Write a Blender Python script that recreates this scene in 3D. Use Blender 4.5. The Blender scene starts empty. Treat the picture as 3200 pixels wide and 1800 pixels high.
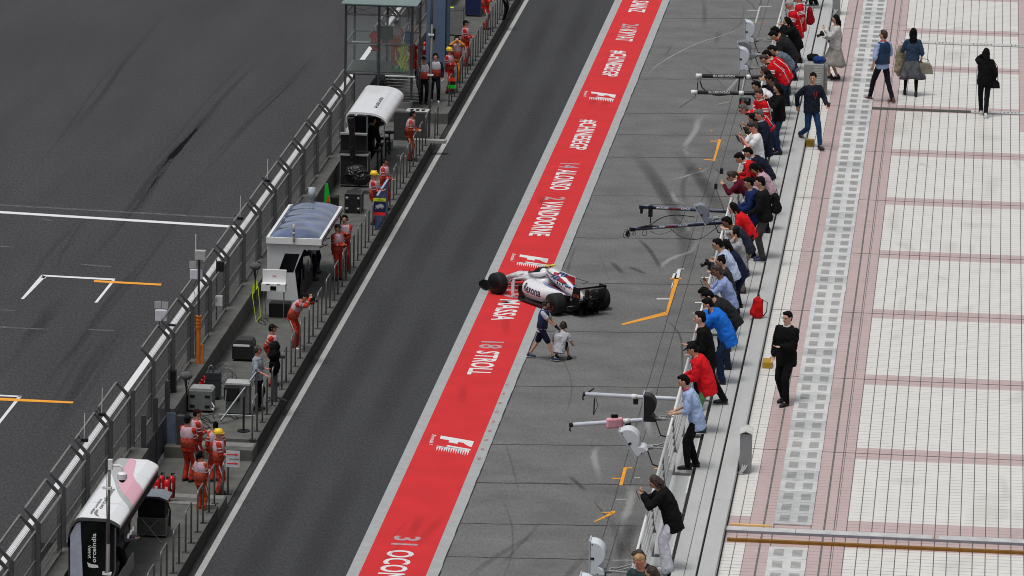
import bpy, bmesh, math, random
from mathutils import Vector, Matrix, Euler
random.seed(7)
S = bpy.context.scene
C = S.collection
R = math.radians
PI = math.pi

# ---------------------------------------------------------------- camera
CAMH = 34.6
TH, ROLL, PSI, FPX = R(12.9), .02, R(5.3), 15600.0
Fv = Vector((-math.sin(PSI)*math.cos(TH), math.cos(PSI)*math.cos(TH), -math.sin(TH)))
R0 = Fv.cross(Vector((0, 0, 1))).normalized(); U0 = R0.cross(Fv)
Rv = math.cos(ROLL)*R0 + math.sin(ROLL)*U0
Uv = math.cos(ROLL)*U0 - math.sin(ROLL)*R0
cam = bpy.data.cameras.new('camera'); co = bpy.data.objects.new('camera', cam); C.objects.link(co)
cam.sensor_width = 36; cam.lens = 36*FPX/3200; cam.clip_end = 2000; cam.clip_start = 1
mm = Matrix.Identity(4)
for i in range(3):
    mm[i][0] = Rv[i]; mm[i][1] = Uv[i]; mm[i][2] = -Fv[i]
mm[2][3] = CAMH
co.matrix_world = mm
S.camera = co
S.render.resolution_x = 1024; S.render.resolution_y = 576
S.cycles.filter_width = 1.0

# ---------------------------------------------------------------- light
w = bpy.data.worlds.new('World'); S.world = w; w.use_nodes = True
nt = w.node_tree
SEL, SAZ = R(74), R(215)
sky = nt.nodes.new('ShaderNodeTexSky'); sky.sky_type = 'NISHITA'; sky.sun_disc = False
sky.sun_elevation = SEL; sky.sun_rotation = SAZ; sky.air_density = 1.0; sky.dust_density = 4
hs = nt.nodes.new('ShaderNodeHueSaturation'); hs.inputs['Saturation'].default_value = .22
nt.links.new(sky.outputs[0], hs.inputs['Color'])
nt.links.new(hs.outputs[0], nt.nodes['Background'].inputs[0])
nt.nodes['Background'].inputs[1].default_value = .105
sl = bpy.data.lights.new('sun', 'SUN'); sl.energy = 1.5; sl.angle = R(17); sl.color = (1, .97, .93)
so = bpy.data.objects.new('sun', sl); C.objects.link(so)
sd = Vector((math.sin(SAZ)*math.cos(SEL), math.cos(SAZ)*math.cos(SEL), math.sin(SEL)))
so.rotation_euler = (-sd).to_track_quat('-Z', 'Y').to_euler()
S.view_settings.view_transform = 'Standard'; S.view_settings.look = 'None'
S.view_settings.exposure = 0.0; S.view_settings.gamma = 1

def P(px, py, z=0.0):
    'photo pixel (3200x1800) to the world point at height z'
    d = Fv*FPX + Rv*(px-1600) - Uv*(py-900)
    t = (z-CAMH)/d.z
    return Vector((d.x*t, d.y*t, z))

# ---------------------------------------------------------------- materials
def lin(c):
    return tuple(((v/255)/12.92 if v/255 <= .04045 else ((v/255+.055)/1.055)**2.4) for v in c)
MC = {}
def mat(name, c, rough=.7, metal=0, n=.12, sc=6, bump=0, spec=.4, grain=0, gsc=60, stretch=None, alpha=None, coat=0):
    'plain procedural material: base colour broken up by two noises'
    if name in MC: return MC[name]
    m = bpy.data.materials.new(name); m.use_nodes = True; t = m.node_tree; N = t.nodes; L = t.links
    b = N['Principled BSDF']; b.inputs['Roughness'].default_value = rough; b.inputs['Metallic'].default_value = metal
    b.inputs['Specular IOR Level'].default_value = spec
    if coat: b.inputs['Coat Weight'].default_value = coat
    col = lin(c)
    tc = N.new('ShaderNodeTexCoord'); vec = tc.outputs['Object']
    if stretch:
        mp = N.new('ShaderNodeMapping'); mp.inputs['Scale'].default_value = stretch; L.new(vec, mp.inputs[0]); vec = mp.outputs[0]
    nz = N.new('ShaderNodeTexNoise'); nz.inputs['Scale'].default_value = sc; nz.inputs['Detail'].default_value = 5
    L.new(vec, nz.inputs['Vector'])
    mr = N.new('ShaderNodeMapRange'); mr.inputs[1].default_value = .3; mr.inputs[2].default_value = .7
    mr.inputs[3].default_value = 1-n; mr.inputs[4].default_value = 1+n
    L.new(nz.outputs['Fac'], mr.inputs[0]); f = mr.outputs[0]
    if grain:
        n2 = N.new('ShaderNodeTexNoise'); n2.inputs['Scale'].default_value = gsc; n2.inputs['Detail'].default_value = 5; n2.inputs['Roughness'].default_value = .8
        mp2 = N.new('ShaderNodeMapping'); mp2.inputs['Scale'].default_value = (1.5, .45, 1) if stretch else (1, 1, 1); L.new(tc.outputs['Object'], mp2.inputs[0]); L.new(mp2.outputs[0], n2.inputs['Vector'])
        m2 = N.new('ShaderNodeMapRange'); m2.inputs[1].default_value = .3; m2.inputs[2].default_value = .7
        m2.inputs[3].default_value = 1-grain; m2.inputs[4].default_value = 1+grain
        L.new(n2.outputs['Fac'], m2.inputs[0])
        mu = N.new('ShaderNodeMath'); mu.operation = 'MULTIPLY'; L.new(f, mu.inputs[0]); L.new(m2.outputs[0], mu.inputs[1]); f = mu.outputs[0]
    vm = N.new('ShaderNodeVectorMath'); vm.operation = 'SCALE'; vm.inputs[0].default_value = col
    L.new(f, vm.inputs['Scale']); L.new(vm.outputs[0], b.inputs['Base Color'])
    if bump:
        bp = N.new('ShaderNodeBump'); bp.inputs['Strength'].default_value = bump; bp.inputs['Distance'].default_value = .02
        L.new(nz.outputs['Fac'], bp.inputs['Height']); L.new(bp.outputs[0], b.inputs['Normal'])
    if alpha is not None:
        if isinstance(alpha, float):
            b.inputs['Alpha'].default_value = alpha
        else:
            lo, hi, asc, amax = alpha
            n3 = N.new('ShaderNodeTexNoise'); n3.inputs['Scale'].default_value = asc; n3.inputs['Detail'].default_value = 6
            n3.inputs['Roughness'].default_value = .7
            L.new(tc.outputs['Object'], n3.inputs['Vector'])
            m3 = N.new('ShaderNodeMapRange'); m3.inputs[1].default_value = lo; m3.inputs[2].default_value = hi
            m3.inputs[3].default_value = 0; m3.inputs[4].default_value = amax
            L.new(n3.outputs['Fac'], m3.inputs[0]); L.new(m3.outputs[0], b.inputs['Alpha'])
    MC[name] = m
    return m
def fab(c, name=None):
    return mat(name or 'fabric_%d_%d_%d' % tuple(c), tuple(v*.93 for v in c), rough=.9, n=.2, sc=9, bump=.8, spec=.12)
def paint(c, rough=.35):
    return mat('paint_%d_%d_%d_%d' % (*c, rough*100), c, rough=rough, n=.05, sc=4, spec=.5)
STEEL = mat('galvanised_steel', (118, 120, 122), rough=.45, metal=.5, n=.15, sc=8)
DARKST = mat('dark_steel', (72, 74, 76), rough=.5, metal=.4, n=.18, sc=6)
BLK = mat('black_plastic', (22, 22, 24), rough=.5, n=.2)
RUB = mat('tyre_rubber', (24, 24, 26), rough=.75, n=.15, sc=10)
WHT = mat('white_paint', (228, 229, 230), rough=.35, n=.04, sc=3)
GLS = mat('dark_glass', (14, 16, 18), rough=.12, n=.05)
CABLE = mat('cable_black', (14, 14, 15), rough=.6)

# ---------------------------------------------------------------- mesh helper
class G:
    def __init__(s): s.v = []; s.f = []; s.m = []
    def add(s, vs, fs, mi=0):
        o = len(s.v); s.v += [tuple(p) for p in vs]
        s.f += [tuple(i+o for i in f) for f in fs]; s.m += [mi]*len(fs)
        return s
    def box(s, c, d, rz=0, mi=0, rot=None, taper=1.0):
        hx, hy, hz = d[0]/2, d[1]/2, d[2]/2
        M_ = rot if rot is not None else Matrix.Rotation(rz, 3, 'Z')
        vs = []
        for z in (-1, 1):
            k = taper if z > 0 else 1
            for x, y in ((-1, -1), (1, -1), (1, 1), (-1, 1)):
                vs.append(Vector(c)+M_ @ Vector((x*hx*k, y*hy*k, z*hz)))
        return s.add(vs, [(3, 2, 1, 0), (4, 5, 6, 7), (0, 1, 5, 4), (1, 2, 6, 5), (2, 3, 7, 6), (3, 0, 4, 7)], mi)
    def b2(s, x0, x1, y0, y1, z0, z1, mi=0):
        return s.box(((x0+x1)/2, (y0+y1)/2, (z0+z1)/2), (abs(x1-x0), abs(y1-y0), abs(z1-z0)), mi=mi)
    def quad(s, a, b, c, d, mi=0): return s.add([a, b, c, d], [(0, 1, 2, 3)], mi)
    def loft(s, pts, rad, n=12, lat=None, mi=0, cap=True, mis=None):
        'tube through pts; rad = list of r or (rx, ry); lat = lateral axis for rx'
        pts = [Vector(p) for p in pts]; rings = []; prev = None
        for i, p in enumerate(pts):
            a = pts[max(i-1, 0)]; b = pts[min(i+1, len(pts)-1)]
            d = (b-a)
            d = d.normalized() if d.length > 1e-6 else Vector((0, 0, 1))
            u = Vector(lat) if lat is not None else (prev if prev is not None else (Vector((0, 0, 1)) if abs(d.z) < .9 else Vector((1, 0, 0))))
            u = u-d*u.dot(d)
            if u.length < 1e-4: u = d.orthogonal()
            u.normalize(); prev = u; v = d.cross(u)
            r = rad[i] if isinstance(rad, (list, tuple)) else rad
            rx, ry = r if isinstance(r, (list, tuple)) else (r, r)
            rings.append([p+u*rx*math.cos(2*PI*k/n)+v*ry*math.sin(2*PI*k/n) for k in range(n)])
        o = len(s.v)
        for rg in rings: s.v += [tuple(q) for q in rg]
        for i in range(len(rings)-1):
            mm_ = mis[i] if mis else mi
            for k in range(n):
                s.f.append((o+i*n+k, o+i*n+(k+1) % n, o+(i+1)*n+(k+1) % n, o+(i+1)*n+k)); s.m.append(mm_)
        if cap:
            s.f.append(tuple(o+k for k in range(n))[::-1]); s.m.append(mis[0] if mis else mi)
            s.f.append(tuple(o+(len(rings)-1)*n+k for k in range(n))); s.m.append(mis[-1] if mis else mi)
        return s
    def ball(s, c, r, M_=None, nu=12, nv=8, mi=0, zmin=-1.0):
        'ellipsoid; zmin clips the lower part of the unit sphere'
        if not isinstance(r, (list, tuple)): r = (r, r, r)
        c = Vector(c); o = len(s.v); vs = []
        a0 = math.acos(max(-1, min(1, zmin)))
        for j in range(1, nv):
            a = a0*j/nv if zmin > -1 else PI*j/nv
            for k in range(nu):
                b = 2*PI*k/nu
                q = Vector((r[0]*math.sin(a)*math.cos(b), r[1]*math.sin(a)*math.sin(b), r[2]*math.cos(a)))
                vs.append(c+(M_ @ q if M_ is not None else q))
        e = Vector((0, 0, r[2])); f = Vector((0, 0, r[2]*(math.cos(a0) if zmin > -1 else -1)))
        vs.append(c+(M_ @ e if M_ is not None else e)); vs.append(c+(M_ @ f if M_ is not None else f))
        s.v += [tuple(p) for p in vs]; t = o+len(vs)-2; bt = t+1
        for j in range(nv-2):
            for k in range(nu):
                s.f.append((o+j*nu+k, o+(j+1)*nu+k, o+(j+1)*nu+(k+1) % nu, o+j*nu+(k+1) % nu)); s.m.append(mi)
        for k in range(nu):
            s.f.append((t, o+k, o+(k+1) % nu)); s.m.append(mi)
            s.f.append((bt, o+(nv-2)*nu+(k+1) % nu, o+(nv-2)*nu+k)); s.m.append(mi)
        return s
    def cap(s, a, b, ra, rb, n=10, mi=0):
        'round cone between a and b'
        a = Vector(a); b = Vector(b); d = (b-a)
        if d.length < 1e-5: return s.ball(a, ra, mi=mi)
        d.normalize()
        pts = [a-d*ra*.96, a-d*ra*.6, a]+[b, b+d*rb*.6, b+d*rb*.96]
        return s.loft(pts, [ra*.28, ra*.8, ra, rb, rb*.8, rb*.28], n=n, mi=mi)
    def prism(s, poly, z0, z1, f=None, mi=0):
        'extruded outline; f maps (x, y, z) to world'
        f = f or (lambda x, y, z: (x, y, z)); n = len(poly)
        vs = [f(x, y, z0) for x, y in poly]+[f(x, y, z1) for x, y in poly]
        fs = [tuple(range(n))[::-1], tuple(range(n, 2*n))]+[(i, (i+1) % n, n+(i+1) % n, n+i) for i in range(n)]
        return s.add(vs, fs, mi)
    def ribbon(s, pts, wd, z, mi=0):
        'flat strip on the ground along pts (Vectors); wd = width or list'
        L_ = []
        for i, p in enumerate(pts):
            a = pts[max(i-1, 0)]; b = pts[min(i+1, len(pts)-1)]
            d = (b-a); d.z = 0; d.normalize(); nn = Vector((-d.y, d.x, 0))
            ww = (wd[i] if isinstance(wd, list) else wd)/2
            L_.append(((p+nn*ww), (p-nn*ww)))
        for (a, b), (c, d) in zip(L_, L_[1:]):
            s.quad((a.x, a.y, z), (b.x, b.y, z), (d.x, d.y, z), (c.x, c.y, z), mi)
        return s
    def build(s, name, mats, parent=None, smooth=False, loc=None, rz=0):
        me = bpy.data.meshes.new(name); me.from_pydata(s.v, [], s.f)
        if not isinstance(mats, (list, tuple)): mats = [mats]
        for m in mats: me.materials.append(m)
        me.polygons.foreach_set('material_index', s.m)
        if smooth: me.polygons.foreach_set('use_smooth', [True]*len(me.polygons))
        me.update()
        o = bpy.data.objects.new(name, me); C.objects.link(o)
        if loc is not None: o.location = loc
        if rz: o.rotation_euler = (0, 0, rz)
        if parent is not None: o.parent = parent
        return o
def soft_ribbon(g, pts, wd, z, fade):
    'five columns wide; fade = list that collects one 0..1 value per vertex'
    o = len(g.v); n = len(pts)
    for i, p in enumerate(pts):
        a = pts[max(i-1, 0)]; b = pts[min(i+1, n-1)]
        d = (b-a); d.z = 0; d.normalize(); nn = Vector((-d.y, d.x, 0))
        ww = (wd[i] if isinstance(wd, list) else wd)*.8
        e = min(1, 3.2*i/(n-1), 3.2*(n-1-i)/(n-1))
        for k, f in ((-1, 0), (-.45, .8), (0, 1), (.45, .8), (1, 0)):
            q = p+nn*ww*k; g.v.append((q.x, q.y, z)); fade.append(f*e)
    for i in range(n-1):
        for k in range(4): g.f.append((o+i*5+k, o+i*5+k+1, o+(i+1)*5+k+1, o+(i+1)*5+k)); g.m.append(0)
def set_fade(ob, fade):
    at = ob.data.attributes.new('fade', 'FLOAT', 'POINT'); at.data.foreach_set('value', fade)
def soft_mat(name, c, sc, stretch, amax, lo=.2, hi=.7):
    m = bpy.data.materials.new(name); m.use_nodes = True; t = m.node_tree; N = t.nodes; L = t.links; b = N['Principled BSDF']
    b.inputs['Base Color'].default_value = (*lin(c), 1); b.inputs['Roughness'].default_value = .9; b.inputs['Specular IOR Level'].default_value = .2
    tc = N.new('ShaderNodeTexCoord'); mp = N.new('ShaderNodeMapping'); mp.inputs['Scale'].default_value = stretch; L.new(tc.outputs['Object'], mp.inputs[0])
    nz = N.new('ShaderNodeTexNoise'); nz.inputs['Scale'].default_value = sc; nz.inputs['Detail'].default_value = 8; nz.inputs['Roughness'].default_value = .75; L.new(mp.outputs[0], nz.inputs['Vector'])
    mr = N.new('ShaderNodeMapRange'); mr.inputs[1].default_value = lo; mr.inputs[2].default_value = hi; mr.inputs[3].default_value = .15; mr.inputs[4].default_value = amax; L.new(nz.outputs['Fac'], mr.inputs[0])
    at = N.new('ShaderNodeAttribute'); at.attribute_name = 'fade'
    mu = N.new('ShaderNodeMath'); mu.operation = 'MULTIPLY'; L.new(mr.outputs[0], mu.inputs[0]); L.new(at.outputs['Fac'], mu.inputs[1]); L.new(mu.outputs[0], b.inputs['Alpha'])
    return m
def parts(name, m, parent, gs, smooth=False):
    for g_ in gs: g_.build(name, m, parent, smooth=smooth)
def bevel(o, w_=.01, seg=2):
    m = o.modifiers.new('bevel', 'BEVEL'); m.width = w_; m.segments = seg; m.limit_method = 'ANGLE'
    return o
def tag(o, label, cat, group=None, kind=None):
    o['label'] = label; o['category'] = cat
    if group: o['group'] = group
    if kind: o['kind'] = kind
    return o
def empty(name, loc, rz, label, cat, group=None):
    o = bpy.data.objects.new(name, None); C.objects.link(o); o.empty_display_size = .2
    o.location = loc; o.rotation_euler = (0, 0, rz)
    return tag(o, label, cat, group)
def struct(o): o['kind'] = 'structure'; return o
CH = {}
def copy_tree(o, parent=None):
    c = o.copy(); C.objects.link(c); c.parent = parent
    for k in [x for x in bpy.data.objects if x.parent is o]: copy_tree(k, c)
    return c

# ---------------------------------------------------------------- lettering
TXC = {}
def text2d(s, bold=.012):
    k = (s, bold)
    if k in TXC: return TXC[k]
    cu = bpy.data.curves.new('lettering', 'FONT'); cu.body = s; cu.resolution_u = 3; cu.offset = bold; cu.space_character = 1.05
    ob = bpy.data.objects.new('lettering', cu); C.objects.link(ob)
    dg = bpy.context.evaluated_depsgraph_get(); me = ob.evaluated_get(dg).to_mesh()
    vs = [(v.co.x, v.co.y) for v in me.vertices]; fs = [tuple(p.vertices) for p in me.polygons]
    ob.evaluated_get(dg).to_mesh_clear()
    bpy.data.objects.remove(ob); bpy.data.curves.remove(cu)
    x0 = min(v[0] for v in vs); x1 = max(v[0] for v in vs); y0 = min(v[1] for v in vs); y1 = max(v[1] for v in vs)
    vs = [((x-x0)/(x1-x0), (y-y0)/(y1-y0)) for x, y in vs]
    bm = bmesh.new(); bv = [bm.verts.new((x, y, 0)) for x, y in vs]
    for f in fs:
        try: bm.faces.new([bv[i] for i in f])
        except ValueError: pass
    for v in (.2, .4, .6, .8): bmesh.ops.bisect_plane(bm, geom=bm.verts[:]+bm.edges[:]+bm.faces[:], plane_co=(0, v, 0), plane_no=(0, 1, 0))
    n = max(2, len(s)*2)
    for i in range(1, n): bmesh.ops.bisect_plane(bm, geom=bm.verts[:]+bm.edges[:]+bm.faces[:], plane_co=(i/n, 0, 0), plane_no=(1, 0, 0))
    bm.verts.index_update(); vs = [(v.co.x, v.co.y) for v in bm.verts]; fs = [tuple(v.index for v in f.verts) for f in bm.faces]; bm.free()
    TXC[k] = (vs, fs); return TXC[k]
def text(g, s, f, mi=0, bold=.012):
    'f maps (u, v) in 0..1 to a 3D point'
    vs, fs = text2d(s, bold)
    return g.add([f(u, v) for u, v in vs], fs, mi)

# ================================================================ GROUND
def dense(pts, n=6):
    out = []
    for i in range(len(pts)-1):
        p0 = pts[max(i-1, 0)]; p1 = pts[i]; p2 = pts[i+1]; p3 = pts[min(i+2, len(pts)-1)]
        for k in range(n):
            t = k/n
            out.append(.5*((2*p1)+(p2-p0)*t+(2*p0-5*p1+4*p2-p3)*t*t+(3*p1-p0-3*p2+p3)*t**3))
    return out+[pts[-1]]
T = 11.7
def sheet(name, x0, x1, y0, y1, z, m, nx=1, ny=1):
    g = G()
    for i in range(nx):
        for j in range(ny):
            a = x0+(x1-x0)*i/nx; b = x0+(x1-x0)*(i+1)/nx; c = y0+(y1-y0)*j/ny; d = y0+(y1-y0)*(j+1)/ny
            g.quad((a, c, z), (b, c, z), (b, d, z), (a, d, z))
    return struct(g.build(name, m))
ASPH = mat('track_asphalt', (67, 67, 69), rough=.95, n=.10, sc=.35, grain=.62, gsc=11, spec=.12, stretch=(1.6, .25, 1), bump=.15)
ASPH2 = mat('lane_asphalt', (66, 67, 69), rough=.95, n=.06, sc=.6, grain=.42, gsc=11, spec=.12, stretch=(1.5, .3, 1), bump=.1)
sheet('ground', -400, 400, -100, 1500, -.06, mat('far_asphalt', (74, 74, 76), rough=.9, n=.1, sc=.2, grain=.3))
sheet('track', -60, -21.5, 60, 320, 0, ASPH)
sheet('pit_lane', -18.9, -14.92, 60, 320, 0, ASPH2)
CONC = mat('apron_concrete', (109, 109, 109), rough=.9, n=.15, sc=.8, grain=.24, gsc=9, spec=.15, stretch=(.8, .9, 1), bump=.1)
apron = sheet('apron', -12.66, -5.0, 60, 320, 0, CONC)
GREYP = mat('grey_border_paint', (163, 166, 167), rough=.7, n=.08, sc=3, grain=.1, gsc=30, spec=.3, alpha=None)
REDP = mat('red_strip_paint', (202, 46, 50), rough=.75, n=.07, sc=.9, grain=.05, gsc=20, spec=.2)
WHP = mat('road_white_paint', (218, 219, 221), rough=.65, n=.05, sc=8, grain=.08)
NUMP = mat('faded_grey_lettering', (176, 150, 156), rough=.65, n=.14, sc=6)
OLDP = mat('worn_line_paint', (122, 122, 123), rough=.7, n=.2, sc=8, alpha=(.3, .6, 5, .6))
YEL = mat('yellow_road_paint', (232, 158, 42), rough=.65, n=.08, sc=6, grain=.1)
strip = sheet('painted_strip', -14.92, -12.66, 60, 320, .004, GREYP)
g = G(); g.quad((-14.62, 60, .008), (-12.97, 60, .008), (-12.97, 320, .008), (-14.62, 320, .008))
g.build('red_band', REDP, strip)
# dark seam along the apron edge with ragged tar
g = G(); pts = [Vector((-12.655+random.uniform(-.008, .008), y*.5, 0)) for y in range(140, 560)]
g.ribbon(pts, [random.uniform(.015, .04) for _ in pts], .009)
struct(g.build('tar_seam', mat('tar', (38, 38, 39), rough=.8)))
# white lane edge line and rubbered gutter
g = G(); pts = [Vector((-18.53, y, 0)) for y in range(60, 320, 4)]
g.ribbon(pts, .165, .005); struct(g.build('lane_edge_line', mat('lane_line_paint', (168, 170, 168), rough=.7, n=.1, sc=6, grain=.14, gsc=22)))
g = G()
g.quad((-18.8, 60, .003), (-18.62, 60, .003), (-18.62, 320, .003), (-18.8, 320, .003))
struct(g.build('gutter', mat('gutter_rubber', (44, 44, 45), rough=.85, n=.45, sc=3, stretch=(14, .35, 1), grain=.2)))
g = G(); pts = [Vector((-23.5, y, 0)) for y in range(60, 320, 4)]
g.ribbon(pts, .2, .005); struct(g.build('track_edge_line', WHP))

def ground_mark(name, polys, m, z=.006):
    g = G()
    for poly in polys: g.add([(q.x, q.y, z) for q in poly], [tuple(range(len(poly)))])
    return struct(g.build(name, m))
def px_line(a, b, wd, z0=0):
    a = P(*a); b = P(*b); d = (b-a).normalized(); n = Vector((-d.y, d.x, 0))*wd/2
    return [a+n, a-n, b-n, b+n]
# start line, faint older line, grid boxes
ground_mark('start_line', [px_line((-20, 662), (735, 709), .33)], WHP)
ground_mark('worn_start_line', [px_line((-20, 640), (760, 684), .22)], OLDP)
q = lambda a, b: P(a/2.414, 600+b/2.414)
ground_mark('grid_box', [[q(313, 625), q(317, 637), q(862, 668), q(870, 655)], [q(313, 625), q(157, 808), q(180, 808), q(345, 640)],
                         [q(845, 668), q(712, 835), q(735, 835), q(868, 668)], [q(300, 642), q(340, 655), q(350, 640), q(345, 635)]], WHP)
ground_mark('grid_distance_line', [[q(712, 667), q(706, 681), q(1213, 708), q(1220, 694)]], YEL, .010)
q2 = lambda a, b: P(a/2.415, 1200+b/2.415)
ground_mark('grid_box', [[q2(-60, 79), q2(-60, 90), q2(150, 101), q2(168, 91)], [q2(135, 95), q2(-60, 345), q2(-36, 345), q2(166, 92)]], WHP)
ground_mark('grid_distance_line', [[q2(-60, 103), q2(-60, 124), q2(548, 149), q2(555, 135)]], YEL, .010)
ground_mark('worn_grid_box', [px_line(a, b, .16) for a, b in (((0, 770), (40, 773)), ((255, 826), (345, 835)), ((0, 967), (45, 972)), ((0, 1022), (140, 1030)),
                                                            ((275, 1030), (360, 1034)), ((130, 684), (160, 690)))], OLDP)
# skid marks on the track
SK = soft_mat('tyre_skid', (44, 44, 45), 3, (1.5, .3, 1), .13); fd_ = []
g = G()
random.seed(5)
for (a, b) in (((640, 560), (60, 1300)), ((300, 640), (20, 990)), ((560, 800), (120, 1420)), ((600, 400), (330, 800)), ((1040, 120), (500, 660)),
               ((520, 0), (20, 660)), ((900, 60), (330, 700)), ((700, 300), (260, 860)), ((250, 880), (-10, 1190)), ((420, 900), (60, 1420))):
    for q_ in range(3):
        o1 = random.uniform(-26, 26); t0 = random.uniform(0, .4); t1 = random.uniform(.6, 1)
        A = P(a[0]+o1, a[1]); B = P(b[0]+o1*1.1, b[1]); n = 14
        pts = [A.lerp(B, t0+(t1-t0)*i/n)+Vector((.05*math.sin(i*.7+q_), 0, 0)) for i in range(n+1)]
        soft_ribbon(g, dense(pts, 3), random.choice((.10, .16, .26)), .0045+random.random()*.001, fd_)
o = struct(g.build('track_skid_marks', SK)); set_fade(o, fd_)
# broad faint rubbered-in lanes of the pit lane
g = G(); fd_ = []
for x, wd in ((-17.3, .6), (-15.9, .6)):
    for y0 in range(72, 300, 19):
        pts = [Vector((x+.1*math.sin(y*.08), y, 0)) for y in range(y0, y0+24, 3)]
        soft_ribbon(g, pts, wd, .0035+.0002*(y0 % 3), fd_)
o = struct(g.build('lane_skid_marks', soft_mat('lane_rubber', (50, 50, 52), 1.2, (1, .12, 1), .2))); set_fade(o, fd_)

# apron joints
g = G()
JN = [((2069, 57), (2420, 58.5)), ((2020, 150), (2400, 151)), ((1995, 247), (2400, 248.5)), ((1946, 354), (2350, 356)), ((1921, 421), (2350, 423.5)),
      ((1893, 491), (2350, 494)), ((1846, 612), (2320, 614)), ((1795, 743), (2260, 747)), ((1735, 884), (2230, 890)), ((1680, 1036), (2180, 1040)),
      ((1612, 1207), (2150, 1211.5)), ((1542, 1388.5), (2080, 1395)), ((1494, 1508), (2060, 1516)), ((1445, 1636), (2040, 1645)), ((1405, 1740), (2020, 1752))]
for k, (a, b) in enumerate(JN):
    A = P(*a); B = P(*b); n = 30
    B = A+(B-A)*((-5.4-A.x)/(B.x-A.x)); A = A+(B-A)*((-12.66-A.x)/(B.x-A.x))
    pts = [A.lerp(B, i/n)+Vector((0, random.uniform(-.03, .03), 0)) for i in range(n+1)]
    g.ribbon(pts, [random.uniform(.035, .06)*(1.7 if k == 12 else 1) for _ in pts], .005)
for x in (-8.9, -8.59):
    pts = [Vector((x+random.uniform(-.008, .008), y, 0)) for y in range(70, 300, 2)]
    g.ribbon(pts, .018, .0055)
struct(g.build('expansion_joints', mat('joint_dirt', (62, 62, 62), rough=.9, n=.2, sc=5)))
# light patched cracks
def zb(a, b): return P(2100+a/4.025, 200+b/4.025)
def zc(a, b): return P(1920+a/3.623, 460+b/3.623)
def zf(a, b): return P(1780+a/4.026, 1440+b/4.026)
def zg(a, b): return P(1760+a/3.8125, 1180+b/3.8125)
PATCH = soft_mat('crack_filler', (166, 167, 167), 7, (1, .5, 1), .7, .1, .4)
g = G(); fd_ = []
for pts, wd in (([zb(440, 620), zb(340, 700), zb(300, 830), zb(240, 920), zb(160, 1040), zb(190, 1140)], .28),
                ([zb(900, 100), zb(760, 270), zb(620, 420)], .16), ([zb(770, 465), zb(520, 520)], .1),
                ([zc(785, -10), zc(800, 40), zc(830, 100)], .2), ([zc(1100, 215), zc(1000, 270), zc(880, 305), zc(740, 350), zc(560, 395)], .16),
                ([zc(650, 500), zc(670, 570), zc(715, 650)], .24), ([zc(650, 740), zc(760, 830), zc(830, 930), zc(760, 1020)], .22),
                ([zc(985, 1040), zc(900, 1120), zc(860, 1185), zc(700, 1240), zc(600, 1290), zc(530, 1370), zc(600, 1449)], .24),
                ([zg(430, 810), zg(380, 880), zg(370, 960), zg(400, 1080), zg(450, 1265)], .24),
                ([zg(1050, 120), zg(990, 220), zg(1010, 560), zg(1050, 740)], .2),
                ([zf(740, 305), zf(780, 380), zf(750, 560), zf(680, 730), zf(650, 815)], .3),
                ([P(2020, 245), P(2060, 200), P(2170, 140), P(2290, 100), P(2380, 55)], .1)):
    pts = dense(pts); soft_ribbon(g, pts, [wd*random.uniform(.6, .85) for _ in pts], .0065, fd_)
o = struct(g.build('filled_cracks', PATCH)); set_fade(o, fd_)
SK2 = soft_mat('apron_skid', (50, 50, 51), 9, (1, .5, 1), .5)
g = G(); fd_ = []
for pts, wd in (([zc(170, 0), zc(330, 190), zc(480, 400), zc(600, 600), zc(690, 760), zc(780, 980), zc(820, 1200), zc(835, 1460)], .42),
                ([zc(690, 20), zc(880, 250), zc(1000, 400), zc(1120, 600), zc(1210, 760)], .42),
                ([zc(270, 1040), zc(400, 1170), zc(560, 1440)], .14), ([zc(-40, 1290), zc(100, 1440)], .16),
                ([zc(160, 1350), zc(360, 1440)], .18), ([zf(800, 770), zf(730, 960), zf(640, 1240)], .3), ([zf(290, 490), zf(500, 760)], .04),
                ([zf(0, 190), zf(200, 380)], .12), ([P(2085, 1000), P(2128, 1060), P(2130, 1190)], .06)):
    pts = dense(pts); soft_ribbon(g, pts, wd*.95, .0075, fd_)
o = struct(g.build('apron_skid_marks', SK2)); set_fade(o, fd_)
g = G(); fd_ = []; rs = random.Random(21)
for k in range(46):
    y = rs.uniform(100, 205); x = rs.uniform(-12.4, -6.2); L_ = rs.uniform(1.5, 7); a = rs.uniform(-.35, .35); c = rs.uniform(-.06, .06)
    pts = [Vector((x+math.sin(a)*t+c*t*t, y+math.cos(a)*t*1.6, 0)) for t in [L_*i/8 for i in range(9)]]
    pts = [p for p in pts if -12.6 < p.x < -5.6]
    if len(pts) > 3: soft_ribbon(g, pts, rs.choice((.03, .04, .08, .16)), .0046+k*.00004, fd_)
o = struct(g.build('apron_scrub_marks', soft_mat('scrub_dark', (66, 66, 66), 5, (1, .4, 1), .26))); set_fade(o, fd_)
g = G(); fd_ = []
for k in range(40):
    y = rs.uniform(100, 205); x = rs.uniform(-12.2, -6.2); L_ = rs.uniform(.6, 2.5); a = rs.uniform(-1.4, 1.4)
    pts = [Vector((x+math.sin(a)*t+rs.uniform(-.05, .05), y+math.cos(a)*t*1.6, 0)) for t in [L_*i/6 for i in range(7)]]
    pts = [p for p in pts if -12.6 < p.x < -5.6]
    if len(pts) > 3: soft_ribbon(g, pts, rs.choice((.03, .06, .4, .7)), .0032+k*.00002, fd_)
o = struct(g.build('apron_pale_stains', soft_mat('stain_pale', (138, 138, 137), 4, (1, .5, 1), .3))); set_fade(o, fd_)
g = G(); fd_ = []
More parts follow.
